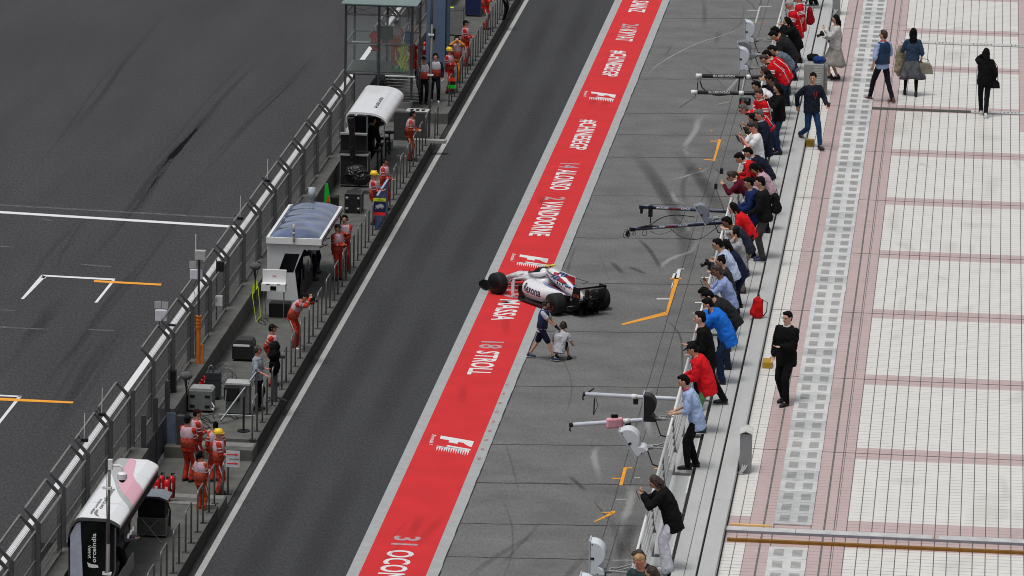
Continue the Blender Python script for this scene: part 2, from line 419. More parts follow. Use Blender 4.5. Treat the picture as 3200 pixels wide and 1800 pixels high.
for k in range(26):
    y = rs.uniform(100, 205); x = rs.uniform(-14.5, -13.1); L_ = rs.uniform(.2, 2.2); a = rs.uniform(-.25, .25)
    pts = [Vector((x+math.sin(a)*t, y+math.cos(a)*t*1.6, 0)) for t in [L_*i/5 for i in range(6)]]
    pts = [p for p in pts if -14.9 < p.x < -12.7]
    if len(pts) > 3: soft_ribbon(g, pts, rs.choice((.04, .08, .2)), .0130+k*.00002, fd_)
o = struct(g.build('band_scuffs', soft_mat('scuff_dark', (112, 48, 50), 6, (1, .5, 1), .14))); set_fade(o, fd_)
g = G()
for k in range(9):
    p = P(1578-11*k, 1205+29*k); g.quad((p.x, p.y, .014), (p.x+.09, p.y, .014), (p.x+.10, p.y+.22, .014), (p.x+.01, p.y+.22, .014))
struct(g.build('red_shoe_prints', mat('shoe_print_red', (190, 110, 112), rough=.8, alpha=(.35, .6, 20, .7))))
# orange and white box marks on the apron
def zbx(*p): return [zb(*a) for a in p]
def zcx(*p): return [zc(*a) for a in p]
def zfx(*p): return [zf(*a) for a in p]
ground_mark('orange_box_mark', [zbx((585, 945), (620, 955), (540, 1220), (515, 1220)), zbx((480, 968), (480, 978), (580, 976), (582, 966)),
    zbx((400, 1195), (400, 1205), (515, 1216), (520, 1206)), zbx((475, 840), (475, 848), (510, 848), (510, 840)), zbx((930, 888), (930, 896), (975, 896), (975, 888))], YEL)
ground_mark('orange_box_mark', [[P(2108, 868), P(2122, 872), P(2087, 982), P(2081, 977)], [P(2081, 974), P(2087, 984), P(1944, 1017), P(1943, 1012)],
    [P(2095, 869), P(2095, 872), P(2130, 872), P(2130, 869)], zcx((955, 240), (955, 246), (985, 246), (985, 240))], YEL)
ground_mark('orange_box_mark', [zfx((680, 85), (725, 85), (665, 308), (622, 308)), zfx((722, 85), (722, 98), (788, 98), (788, 85)),
    zfx((527, 216), (527, 228), (640, 230), (643, 217)), zfx((1065, 92), (1065, 104), (1125, 104), (1125, 92))], YEL)
ground_mark('orange_box_mark', [zfx((520, 632), (575, 632), (572, 660), (515, 668)), zfx((515, 655), (572, 660), (320, 773), (298, 768)), zfx((398, 645), (398, 656), (525, 657), (525, 645))], YEL)
ground_mark('white_box_mark', [[P(2118, 841), P(2128, 841), P(2122, 872), P(2106, 870)], [P(2104, 855), P(2116, 855), P(2112, 870), P(2099, 870)], [P(2120, 840), P(2120, 842), P(2138, 842), P(2138, 840)],
    [P(2100, 884), P(2106, 884), P(2102, 900), P(2098, 900)], [P(2052, 933), P(2052, 936), P(2092, 936), P(2092, 933)], [P(2193, 866), P(2193, 869), P(2220, 869), P(2220, 866)],
    [P(2172, 944), P(2172, 947), P(2194, 947), P(2194, 944)], [P(2164, 978), P(2164, 980), P(2172, 980), P(2172, 978)]], WHP)
def zt(a, b): return P(2120+a/4.26, b/4.26)
ground_mark('white_box_mark', [[zt(1075, 85), zt(1097, 85), zt(1035, 305), zt(1013, 305)], [zt(1095, 82), zt(1095, 90), zt(1240, 90), zt(1240, 82)], [zt(920, 136), zt(920, 144), zt(1062, 144), zt(1062, 136)],
    [zt(868, 322), zt(868, 328), zt(912, 328), zt(912, 322)], [P(1925, 1560), P(1925, 1562), P(1960, 1562), P(1960, 1560)], [P(1912, 1750), P(1912, 1752), P(1980, 1752), P(1980, 1750)],
    [P(1982, 1492), P(1982, 1494), P(2000, 1494), P(2000, 1492)]], mat('worn_white_paint', (176, 177, 176), rough=.7, n=.1, sc=8))
ground_mark('faded_orange_mark', [[zt(1040, 303), zt(1040, 314), zt(1180, 314), zt(1180, 303)], [zt(810, 552), zt(810, 563), zt(935, 563), zt(935, 552)], [zt(930, 560), zt(946, 560), zt(946, 600), zt(930, 600)]],
    mat('faded_orange_paint', (168, 120, 96), rough=.8, alpha=(.3, .6, 6, .7)))

# lettering of the red band: reads down the lane, letter tops towards the apron
XL, XH = -14.17, -13.48
def lane_text(s, p0, p1, m, xl=XL, xh=XH, name='lettering'):
    y0 = P(*p0).y; y1 = P(*p1).y
    g = G(); text(g, s, lambda u, v: (xl+(xh-xl)*v, y0+(y1-y0)*u, .012), bold=.022)
    g.build(name, m, strip)
lane_text('55', (2010, -28), (2003, 0), NUMP); lane_text('SAINZ', (2001, 3), (1984, 39), WHP)
lane_text('26', (1963, 75), (1954, 90), NUMP); lane_text('KVYAT', (1957, 93), (1945, 129), WHP)
lane_text('#CHINESEGP', (1929, 159), (1895, 239), WHP)
lane_text('#CHINESEGP', (1835, 375), (1800, 468), WHP)
lane_text('14', (1774, 511), (1772, 526), NUMP); lane_text('ALONSO', (1766, 531), (1737, 594), WHP)
lane_text('2', (1729, 616), (1725, 626), NUMP); lane_text('VANDOORNE', (1723, 630), (1682, 738), WHP)
lane_text('19', (1592, 905), (1587, 931), NUMP); lane_text('MASSA', (1584, 937), (1566, 1002), WHP)
lane_text('18', (1533, 1068), (1527, 1090), NUMP); lane_text('STROLL', (1521, 1098), (1491, 1172), WHP)
lane_text('31', (1276, 1677), (1269, 1705), NUMP); lane_text('OCON', (1257, 1721), (1210, 1812), WHP)
lane_text('11', (1170, 1850), (1150, 1880), NUMP)
# racing emblem: a broad F above a comb of flames
def emblem(px_, py_):
    d = P(px_, py_)-P(1377.7, 1362.2)
    w_ = lambda X, Y: tuple(P(1340+X/8.09, 1340+Y/8.09)+d+Vector((0, 0, .012)))
    g = G()
    F_ = [(305, 180), (1140, 325), (1085, 470), (1020, 455), (945, 420), (905, 390), (885, 365), (745, 345), (720, 390), (495, 350), (515, 300), (285, 260)]
    g.add([w_(*q) for q in F_], [tuple(range(len(F_)))])
    tips = [(190, 560), (250, 575), (312, 582), (375, 592), (432, 603), (487, 615), (548, 625), (608, 635), (668, 645), (728, 655), (790, 662), (848, 675), (905, 690), (968, 690)]
    g.add([w_(*q) for q in ((205, 435), (440, 475), (430, 500), (200, 462))], [(0, 1, 2, 3)])
    g.add([w_(*q) for q in ((460, 420), (1060, 525), (1045, 560), (440, 470))], [(0, 1, 2, 3)])
    for i, (a, b) in enumerate(tips):
        k = 60; top = b-110 if i < 4 else b-150
        g.add([w_(a+8, top), w_(a+8+k, top+10), w_(a, b)], [(0, 1, 2)])
    g.build('emblem', WHP, strip)
    g = G(); text(g, 'Formula 1', lambda u, v: w_(85-85*u+105*v, 150+250*u+22*v), bold=.02)
    g.build('lettering', WHP, strip)
emblem(1848, 287); emblem(1624.8, 796); emblem(1377.7, 1362.2)

# ================================================================ PIT WALL ISLAND
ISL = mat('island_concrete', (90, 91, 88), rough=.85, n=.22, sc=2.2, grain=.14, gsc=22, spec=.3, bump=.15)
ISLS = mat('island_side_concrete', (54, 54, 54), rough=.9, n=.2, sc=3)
g = G()
for a, b, z in ((60, 122.3, .42), (122.3, 123.8, .30), (123.8, 128.25, .04), (128.25, 129.1, .34), (129.1, 171.0, .42), (171.0, 172.2, .24), (172.2, 176.2, .05), (176.2, 320, .42)):
    g.b2(-21.2, -18.8, a, b, -.05, z)
isl = struct(g.build('pavement', ISL))
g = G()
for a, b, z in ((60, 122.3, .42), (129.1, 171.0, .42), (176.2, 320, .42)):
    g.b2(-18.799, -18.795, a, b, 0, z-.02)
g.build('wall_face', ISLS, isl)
g = G()
for y in (115.3, 119.2, 131.3, 134.9, 139.2, 143.6, 147.9, 152.3, 156.7, 161, 165.4, 180, 184.4, 188.8, 193.2, 197.6, 202):
    g.b2(-21.1, -18.81, y, y+.03, .415, .423)
g.build('joint', mat('joint_dirt', (56, 56, 56)), isl)
# patches of worn light cement near the step
g = G(); g.b2(-20.6, -18.85, 128.6, 129.0, .34, .345); g.b2(-20.7, -18.9, 122.35, 122.6, .30, .424); g.b2(-20.4, -18.85, 123.4, 123.75, .30, .305)
g.build('step_edge', mat('worn_cement', (120, 120, 118), rough=.8, n=.2, sc=5), isl)

WALLC = mat('barrier_concrete', (92, 92, 89), rough=.85, n=.2, sc=2.5, grain=.12, bump=.2)
for k, (a, b) in enumerate(((60, 125.2), (129.4, 172.5), (176.6, 320))):
    g = G()
    g.prism([(-21.95, 0), (-21.85, 1.1), (-21.10, 1.1), (-21.10, .95), (-21.16, .9), (-21.16, 0)], a, b, lambda x, z, y: (x, y, z))
    o = g.build('barrier_wall', WALLC)
    tag(o, ['low grey concrete wall carrying the fence, beside the pink and white shelter', 'low grey concrete wall carrying the fence, behind the blue roofed shelter',
            'low grey concrete wall carrying the fence, beyond the glass tower'][k], 'wall')
# fence modules
FEN = mat('fence_steel', (88, 90, 90), rough=.5, metal=.45, n=.22, sc=5)
WIRE = mat('fence_wire', (120, 121, 120), rough=.5, metal=.5, n=.1)
def fence_module(over=True):
    # local: y 0..2.7 along the wall, z from the wall top, x=0 the inner post line
    r = bpy.data.objects.new('fence', None); C.objects.link(r)
    for y in (0, 2.7):
        g = G(); g.b2(-.10, 0, y-.03, y+.03, 0, 1.5); g.b2(-.14, .04, y-.08, y+.08, 0, .012); g.build('post', FEN, r)
        if over:
            g = G(); g.prism([(0, 1.5), (-.36, 1.86), (-.40, 1.82), (-.1, 1.46)], y-.028, y+.028, lambda x, z, yy: (x, yy, z)); g.build('arm', FEN, r)
    g = G(); g.b2(-.035, .012, .03, 2.67, 1.44, 1.49); g.b2(-.035, .012, .03, 2.67, .05, .09); g.b2(-.035, 0, .03, 2.67, .74, .76)
    if over: g.b2(-.40, -.35, .03, 2.67, 1.83, 1.87)
    g.build('rail', mat('fence_rail', (132, 132, 128), rough=.5, metal=.4, n=.2), r)
    g = G()
    rnd = random.Random(3)
    for k in range(19):
        z = .1+k*.072
        pts = [(-.02, .03+2.64*i/12, z+.035*math.sin(i*1.7+k)*.5+.01*i*(k % 2)) for i in range(13)]
        g.loft(pts, .004, n=3, cap=False)
    for k in range(38):
        y = .06+k*.07; g.loft([(-.022, y, .08), (-.022, y, 1.46)], .0025, n=3, cap=False)
    g.build('wire_mesh', WIRE, r)
    if over:
        g = G()
        for k in range(30): y = .06+k*.09; g.loft([(-.03, y, 1.5), (-.38, y, 1.84)], .0035, n=3, cap=False)
        for k in range(3): t = .25+k*.25; g.loft([(-.03-.35*t, .03, 1.5+.34*t), (-.03-.35*t, 2.67, 1.5+.34*t)], .0045, n=3, cap=False)
        g.build('overhang_mesh', mat('thin_wire', (74, 75, 75), rough=.5, metal=.4), r)
    return r
fa = fence_module(True); fb = fence_module(False)
ys = [112.28+3.27*n for n in range(-3, 28)]
first = {0: True, 1: True}
for y in ys:
    flat = 125 < y < 127
    if 171 < y < 177.5: continue
    src = fb if flat else fa; key = 1 if flat else 0
    o = src if first[key] else copy_tree(src); first[key] = False
    o.location = (-21.5, y, 1.1)
    if flat: tag(o, 'fence panel without an overhang above the lower bay of marshals', 'fence panel')
    else: tag(o, 'grey steel mesh fence panel with its top bent over the track', 'fence panel', 'bent topped fence panels along the concrete wall')
# hoops at the island edge
def hoop():
    r = bpy.data.objects.new('guard_rail', None); C.objects.link(r)
    g = G(); rr = .024
    g.loft([(0, 0, 0), (0, 0, .98), (0, .02, 1.03), (0, .07, 1.06), (0, .80, 1.06), (0, .85, 1.03), (0, .87, .98), (0, .87, 0)], rr, n=8)
    g.build('hoop', STEEL, r, smooth=True)
    for y in (0, .87):
        g = G(); g.b2(-.08, .10, y-.05, y+.05, 0, .012)
        for dx in (-.06, .08): g.b2(dx-.01, dx+.01, y-.01, y+.01, .012, .03)
        g.build('base_plate', DARKST, r)
    return r
h0 = hoop(); fst = True
hy = [y for y in [116.02+1.87*k for k in range(-5, 46)] if not (122.6 < y < 127.6 or 170.6 < y < 176)]
for y in hy:
    o = h0 if fst else copy_tree(h0); fst = False
    o.location = (-18.93, y, .42)
    tag(o, 'grey tubular steel hoop bolted upright at the pit island edge', 'guard rail', 'steel hoops along the pit island edge')
for y, z, lb in ((123.95, .05, 'steel hoop beside the seated helmet marshal bay, holding the arrow board'), (173.2, .05, 'steel hoop standing in the dark low bay below the glass tower')):
    o = copy_tree(h0); o.location = (-18.93, y, z); tag(o, lb.replace('seated helmet marshal bay', 'yellow helmet marshal'), 'guard rail')

# ---------------------------------------------------------------- dark gates by the lower bay
gt = empty('gate', (-21.2, 125.3, .04), 0, 'open dark grey steel gate beside the group of marshals', 'gate')
parts('post', DARKST, gt, [G().b2(-.12, .0, y, y+.12, 0, 1.9) for y in (0, 1.9, 3.8)])
parts('leaf', mat('gate_blue_grey', (60, 66, 72), rough=.5, metal=.3, n=.3, sc=4), gt, [G().b2(-.07, -.03, y, y+1.78, .1, 1.0) for y in (.12, 2.02)])
g = G(); g.b2(.02, .26, 3.3, 3.36, 0, 1.15); g.build('door_panel', mat('gate_blue', (92, 104, 122), rough=.4, n=.3, sc=4), gt); G().b2(.3, .5, 3.2, 3.4, 0, 1.1).build('side_box', DARKST, gt)

# ================================================================ TERRACE
def tile_material():
    m = bpy.data.materials.new('terrace_tiles'); m.use_nodes = True; t = m.node_tree; N = t.nodes; L = t.links
    b = N['Principled BSDF']; b.inputs['Roughness'].default_value = .35; b.inputs['Specular IOR Level'].default_value = .4
    tc = N.new('ShaderNodeTexCoord'); sx = N.new('ShaderNodeSeparateXYZ'); L.new(tc.outputs['Object'], sx.inputs[0])
    def mth(op, a, b_=None, c=None):
        n = N.new('ShaderNodeMath'); n.operation = op
        for i, v in enumerate((a, b_, c)):
            if v is None: continue
            if isinstance(v, (int, float)): n.inputs[i].default_value = v
            else: L.new(v, n.inputs[i])
        return n.outputs[0]
    X, Y = sx.outputs[0], sx.outputs[1]
    px, py = .2146, .2
    u = mth('DIVIDE', mth('ADD', X, 1.82+.2146*40), px); v = mth('DIVIDE', mth('ADD', Y, .62), py)
    fu = mth('FRACT', u); fv = mth('FRACT', v); iu = mth('FLOOR', u); iv = mth('FLOOR', v)
    du = mth('MULTIPLY', mth('MINIMUM', fu, mth('SUBTRACT', 1, fu)), px); dv = mth('MULTIPLY', mth('MINIMUM', fv, mth('SUBTRACT', 1, fv)), py)
    cx = N.new('ShaderNodeCombineXYZ'); L.new(iu, cx.inputs[0]); L.new(iv, cx.inputs[1])
    wn = N.new('ShaderNodeTexWhiteNoise'); wn.noise_dimensions = '3D'; L.new(cx.outputs[0], wn.inputs[0])
    cy = N.new('ShaderNodeCombineXYZ'); L.new(iv, cy.inputs[1]); L.new(mth('FLOOR', mth('DIVIDE', u, 3)), cy.inputs[0])
    w2 = N.new('ShaderNodeTexWhiteNoise'); L.new(cy.outputs[0], w2.inputs[0])
    lu = mth('LESS_THAN', du, .0085); lv = mth('MULTIPLY', mth('LESS_THAN', dv, .009), mth('ADD', .22, mth('MULTIPLY', w2.outputs[0], .6)))
    line = mth('MAXIMUM', mth('MULTIPLY', mth('MULTIPLY', lu, mth('GREATER_THAN', X, -2.1)), .9), lv)
    # pink cross bands every 5.6 m, right of x=-1.82
    r = mth('ABSOLUTE', mth('SUBTRACT', mth('FRACT', mth('DIVIDE', mth('ADD', Y, -87.4+2.8+56), 5.6)), .5))
    band = mth('MULTIPLY', mth('LESS_THAN', mth('MULTIPLY', r, 5.6), .4), mth('GREATER_THAN', X, -1.82))
    s1 = mth('MULTIPLY', mth('GREATER_THAN', X, -3.48), mth('LESS_THAN', X, -1.82))
    b81 = mth('MULTIPLY', mth('LESS_THAN', Y, 82.81), mth('MULTIPLY', mth('GREATER_THAN', Y, 81.08), mth('GREATER_THAN', X, -3.9)))
    far = mth('MULTIPLY', mth('GREATER_THAN', X, 1.18), mth('MAXIMUM', mth('GREATER_THAN', Y, 118.5), mth('LESS_THAN', Y, 82)))
    pink = mth('MAXIMUM', mth('MAXIMUM', band, s1), mth('MAXIMUM', b81, far))
    nz = N.new('ShaderNodeTexNoise'); nz.inputs['Scale'].default_value = 1.3; nz.inputs['Detail'].default_value = 6; L.new(tc.outputs['Object'], nz.inputs['Vector'])
    var = mth('ADD', mth('ADD', .90, mth('MULTIPLY', wn.outputs[0], .05)), mth('MULTIPLY', nz.outputs['Fac'], .12))
    mx = N.new('ShaderNodeMix'); mx.data_type = 'RGBA'; L.new(pink, mx.inputs[0])
    mx.inputs[6].default_value = (*lin((219, 217, 212)), 1); mx.inputs[7].default_value = (*lin((190, 168, 166)), 1)
    sc_ = N.new('ShaderNodeVectorMath'); sc_.operation = 'SCALE'; L.new(mx.outputs[2], sc_.inputs[0]); L.new(var, sc_.inputs['Scale'])
    m2 = N.new('ShaderNodeMix'); m2.data_type = 'RGBA'; L.new(line, m2.inputs[0]); L.new(sc_.outputs[0], m2.inputs[6]); m2.inputs[7].default_value = (*lin((62, 60, 60)), 1)
    L.new(m2.outputs[2], b.inputs['Base Color'])
    return m
sheet('terrace_floor', -3.86, 12, 60, 200, T, tile_material())
LED = mat('ledge_concrete', (176, 178, 177), rough=.6, n=.07, sc=1.6, grain=.07, gsc=18, spec=.35, stretch=(2, .5, 1))
DSLOT = mat('slot_dark', (40, 40, 40), rough=.9)
# building below the terrace
g = G(); g.b2(-5.08, 12, 60, 200, 0, T-.02)
bd = tag(g.build('pit_building', mat('building_wall', (150, 152, 152), rough=.8, n=.1)), 'pit building whose pale roof terrace carries the crowd', 'building')
g = G()
for k in range(22):
    g.b2(-5.10, -5.08, 62+k*6, 66.6+k*6, .05, 3.4)
g.build('garage_door', mat('garage_dark', (40, 42, 46), rough=.6), bd)
g = G()
for k in range(22): g.b2(-5.10, -5.08, 61.5+k*6, 67+k*6, 5.2, 6.9); g.b2(-5.10, -5.08, 61.5+k*6, 67+k*6, 8, 9.9)
g.build('window', GLS, bd)
# ledges: long raised plates, one thing each
ZL = T+.12
def plates(name, x0, x1, z, cuts, label, m=LED, seam=None):
    r = empty(name, (0, 0, 0), 0, label, 'ledge')
    for a, b in zip(cuts, cuts[1:]):
        g = G(); dz = random.uniform(-.004, .004)
        if seam:
            g.b2(x0, seam-.004, a+.008, b-.008, T-.05, z+dz); g.b2(seam+.004, x1, a+.008, b-.008, T-.05, z+dz-.002)
        else: g.b2(x0, x1, a+.008, b-.008, T-.05, z+dz)
        bevel(g.build('plate', m, r), .006, 1)
    return r
g = G(); g.b2(-5.08, -3.84, 60, 200, T-.02, T+.02); struct(g.build('terrace_gutter', DSLOT))
plates('ledge', -4.585, -4.185, ZL, [60, 79, 85.35, 92.6, 99.8, 107, 114.2, 121.4, 128.6, 134.6, 142, 149, 156, 170, 200], 'pale grey ledge the spectators stand on', seam=-4.37)
plates('ledge', -4.14, -3.86, ZL+.05, [60, 83.2, 90.3, 97.5, 104.7, 111.9, 119.1, 126.3, 133.5, 141, 148, 155, 170, 200], 'pale grey upstand between the standing ledge and the tiled floor')
plates('ledge', -5.06, -4.66, T+.04, [60, 75.4, 79.3, 83.2, 86.9, 90.6, 94.3, 98, 107, 116, 125, 134, 143, 155, 170, 200], 'low pale ledge under the terrace railing')
# dark slot lines in the pink strips
g = G()
for x, wd in ((-3.235, .035), (-2.2, .035), (-3.06, .02), (-2.425, .015), (-3.655, .014), (-3.48, .01), (-2.0, .01)):
    pts = [Vector((x+random.uniform(-.003, .003), y, 0)) for y in range(60, 200, 2)]
    g.ribbon(pts, wd, T+.003)
rs = random.Random(8)
for k in range(-3, 10):
    y = 87.4+5.6*k; g.b2(-3.84, -3.07, y-.012, y+.012, T, T+.003); g.b2(-2.42, 4, y-.014, y+.014, T, T+.003)
struct(g.build('floor_joints', mat('floor_joint', (104, 103, 100), rough=.9, n=.25, sc=6)))
# footprints and grime on the tiles
g = G(); fd_ = []
for k in range(70):
    y = rs.uniform(76, 138); x = rs.uniform(-3.7, 2.0); L_ = rs.uniform(.3, 1.6); a = rs.uniform(-1.5, 1.5)
    pts = [Vector((x+math.sin(a)*t*.4, y+math.cos(a)*t*2, 0)) for t in [L_*i/6 for i in range(7)]]
    pts = [p for p in pts if p.x > -3.8 and not -3.1 < p.x < -2.4]
    if len(pts) > 3: soft_ribbon(g, pts, rs.choice((.12, .25, .5)), T+.0034+k*.00002, fd_)
o = struct(g.build('floor_grime', soft_mat('grime', (160, 158, 152), 2.5, (1, .5, 1), .08))); set_fade(o, fd_)
# vent panels
VM = [mat('vent_plate_a', (200, 202, 201), rough=.4, metal=.1, n=.10, sc=3), mat('vent_plate_b', (182, 184, 184), rough=.45, metal=.1, n=.14, sc=4), mat('vent_plate_c', (208, 209, 208), rough=.4, metal=.1, n=.07, sc=5)]
protos = []
for m in VM:
    g = G(); g.b2(-.325, .325, -.345, .345, 0, .03); p = g.build('floor_vent', m); bevel(p, .004, 1)
    for x in (-.15, .16):
        g = G()
        for k in range(8): y = -.19+k*.052; g.b2(x-.085, x+.085, y-.009, y+.009, .0302, .0325)
        g.build('grille', mat('slot_grey', (112, 112, 109), rough=.9), p)
    protos.append(p)
used = set(); y = 76.2; rv = random.Random(11)
while y < 141:
    k = rv.choice((0, 0, 1, 2, 2)); p = protos[k]
    if not (81.0 < y-.36 < 82.3 or 81.0 < y+.33 < 82.3):
        o = p if k not in used else copy_tree(p); used.add(k)
        o.location = (-2.745+rv.uniform(-.004, .004), y, T+.004); o.rotation_euler = (0, rv.uniform(-.006, .006), rv.uniform(-.006, .006))
        tag(o, 'pale metal floor panel with two slotted grilles in the pink tiled strip', 'floor panel', 'slotted metal panels running down the terrace')
    y += .72
# beam and ochre strip
bm_ = empty('floor_beam', (0, 0, T), 0, 'galvanised flat beam laid across the tiles by the ochre strip', 'beam')
g = G()
for a, b in ((-3.85, -2.68), (-2.66, -.36), (-.24, 2.2), (2.22, 6)): g.b2(a, b, 81.72, 81.96, 0, .05)
g.build('beam', mat('galvanised_beam', (205, 206, 205), rough=.4, metal=.25, n=.16, sc=5), bm_)
g = G()
g.b2(-3.85, 6, 81.712, 81.72, 0, .045); g.build('edge', mat('beam_edge', (128, 131, 138), rough=.5), bm_)
o = G().b2(-3.8, 6, 81.16, 81.24, T, T+.05).build('ochre_strip', mat('ochre', (128, 88, 22), rough=.6, n=.15, sc=8)); tag(o, 'long ochre brown rail lying across the tiles below the pale beam', 'rail')
o = G().b2(-3.8, -3.1, 82.16, 82.22, T, T+.03).build('yellow_trim', mat('yellow_trim_mat', (222, 182, 120), rough=.6, n=.1)); tag(o, 'short pale yellow trim against the upper side of the beam', 'trim')
# drains
def drain(y, x0, x1, label, covered):
    r = empty('drain', (0, 0, T), 0, label, 'drain')
    G().b2(x0, x1, y-.16, y+.16, .002, .006).build('channel', mat('drain_dark', (70, 70, 66), rough=.9, n=.3, sc=8), r)
    for a, b in covered:
        G().b2(a+.004, b-.004, y-.15, y+.15, .006, .02).build('cover', mat('drain_cover', (190, 191, 190), rough=.4, n=.08), r)
        g = G(); n = int((b-a)/.09)
        for k in range(n):
            if (k//5) % 2 == 0:
                x = a+.1+k*.09
                for dy in (-.04, .04): g.b2(x-.02, x+.02, y+dy-.02, y+dy+.02, .0201, .022)
        g.build('slot', DSLOT, r)
drain(P(2900, 345, T).y, -2.42, 4, 'long half open drain channel across the tiles under the black clad woman', [(.0, .72), (.72, 1.6), (1.6, 2.5)])
drain(P(2950, 136, T).y, -1.9, 4, 'covered drain channel with dotted slots behind the denim jacket woman', [(-1.9, -1), (-1, 0), (0, 1), (1, 2), (2, 3)])
# small dark specks right edge of the frame
# cabinets
def cabinet(px, py, label, h=.72):
    p = P(px, py, T)
    r = empty('electrical_cabinet', (p.x, p.y, T), 0, label, 'cabinet')
    bevel(G().b2(-.1, .1, 0, .42, 0, h).build('body', mat('cabinet_grey', (128, 130, 132), rough=.5, n=.06), r), .004, 1)
    g = G()
    g.prism([(-.115, h), (0, h+.05), (.115, h), (.115, h+.015), (0, h+.066), (-.115, h+.015)], -.03, .45, lambda x, z, y: (x, y, z)); g.build('roof', mat('cabinet_roof', (196, 197, 193), rough=.5), r)
    g = G()
    for i, x in enumerate((-.04, 0, .04)):
        g.loft([(x, -.01, .16), (x*.6-.02, -.08, .1), (x*.4-.07, -.1, .04), (-.16+x*.2, -.05, .03)], .014, n=6)
    g.build('conduit', mat('conduit_grey', (168, 170, 172), rough=.6), r, smooth=True)
cabinet(2327, 1480, 'narrow grey electrical cabinet with a pitched roof below the suited man')
cabinet(2612, 48, 'narrow grey electrical cabinet behind the woman in the long skirt', 1.0)
p = P(2544, 300, T)
r = empty('vent_box', (p.x, p.y, T), 0, 'grey metal box with louvred front on the ledge by the walking man', 'vent box')
bevel(G().b2(-.27, .22, 0, .8, 0, .8).build('body', mat('box_grey', (150, 151, 148), rough=.5, n=.08), r), .02, 2)
g = G()
for k in range(15): g.b2(-.02, .17, -.012, 0, .12+k*.042, .142+k*.042)
g.build('louvre', mat('louvre_pale', (190, 190, 186), rough=.5), r)
G().b2(.22, .30, .1, .6, .05, .7).build('side_box', mat('box_side', (120, 121, 120), rough=.5), r)
for px, py, lb in ((2398, 1152, 'mustard yellow step block beside the ledge near the suited man'), (2531, 458, 'mustard yellow step block under the foot of the walking man')):
    p = P(px, py, T); o = G().b2(p.x-.10, p.x+.09, p.y, p.y+.38, T, T+.12).build('step_block', mat('mustard', (168, 134, 38), rough=.7, n=.2, sc=8)); bevel(o, .01); tag(o, lb, 'step')

# ---------------------------------------------------------------- railing
RX = -4.97
RAILW = mat('rail_white', (214, 215, 213), rough=.35, n=.05)
BRK = mat('bracket_grey', (104, 105, 104), rough=.5, metal=.3, n=.2, sc=6)
for k in range(12):
    y0 = 60+k*8.0
    r = empty('railing', (RX, y0, T), 0, 'section of multi bar steel railing at the terrace edge', 'railing', 'railing sections along the terrace edge')
    G().loft([(.02, 0, .42), (.02, 7.98, .42)], .038, n=8, cap=True).build('lower_tube', RAILW, r, smooth=True)
    for i, (x, z) in enumerate(((-.01, .56), (-.02, .68), (-.03, .80), (-.04, .92), (-.05, 1.05))):
        G().loft([(x, 0, z), (x, 7.98, z)], .019 if i < 4 else .024, n=6).build('bar', RAILW, r, smooth=True)
    for i in range(3):
        y = 1.2+i*2.7
        g = G(); g.prism([(.02, 0), (.03, .38), (.05, .44), (.01, .60), (-.03, 1.06), (-.08, 1.06), (-.06, .68), (-.04, .5), (-.03, 0)], y-.02, y+.02, lambda x, z, yy: (x, yy, z)); g.prism([(.03, .02), (.30, .03), (.34, .06), (.03, .08)], y-.03, y+.03, lambda x, z, yy: (x, yy, z))
        g.build('bracket', BRK, r)
    G().loft([(.30, 0, .03), (.30, 7.98, .03)], .016, n=6).build('kick_tube', RAILW, r, smooth=True)

# ================================================================ PEOPLE
SKIN = {'e': mat('skin_light', (205, 160, 138), rough=.55, n=.06), 'a': mat('skin_medium', (190, 146, 118), rough=.55, n=.06), 'd': mat('skin_brown', (128, 88, 66), rough=.55, n=.06),
        'r': mat('skin_ruddy', (206, 136, 116), rough=.55, n=.06)}
HAIR = {'k': mat('hair_black', (13, 12, 12), rough=.75, n=.3, sc=30, bump=.8, spec=.12), 'b': mat('hair_brown', (52, 38, 32), rough=.6, n=.25, sc=30, bump=.6),
        'g': mat('hair_grey', (150, 148, 144), rough=.7, n=.2, sc=25, bump=.6), 's': mat('hair_salt', (84, 82, 80), rough=.7, n=.25, sc=25, bump=.6), 'y': mat('hair_blond', (170, 136, 96), rough=.7, n=.2, sc=25, bump=.6)}
EYE = mat('eye_dark', (24, 20, 20), rough=.3); LIP = mat('lip', (150, 88, 80), rough=.5)
BAND = mat('reflective_band', (150, 146, 148), rough=.4, n=.1)
def remesh(o, vs, sm=4, disp=0):
    m = o.modifiers.new('join', 'REMESH'); m.mode = 'VOXEL'; m.voxel_size = vs; m.use_smooth_shade = True
    s = o.modifiers.new('smooth', 'SMOOTH'); s.iterations = sm; s.factor = .5
    if disp:
        d = o.modifiers.new('folds', 'DISPLACE'); d.texture = FOLD; d.strength = disp; d.mid_level = .5; d.texture_coords = 'LOCAL'
    return o
FOLD = bpy.data.textures.new('folds', 'CLOUDS'); FOLD.noise_scale = .075; FOLD.noise_depth = 2
def ik(a, t, l1, l2, hint):
    a = Vector(a); t = Vector(t); d = t-a; L = d.length
    if L > (l1+l2)*.995: t = a+d*((l1+l2)*.995/L); d = t-a; L = d.length
    x = (l1*l1-l2*l2+L*L)/(2*L); h = math.sqrt(max(l1*l1-x*x, 0)); dn = d.normalized()
    hv = Vector(hint)-dn*Vector(hint).dot(dn)
    if hv.length < 1e-4: hv = dn.orthogonal()
    return a+dn*x+hv.normalized()*h, t

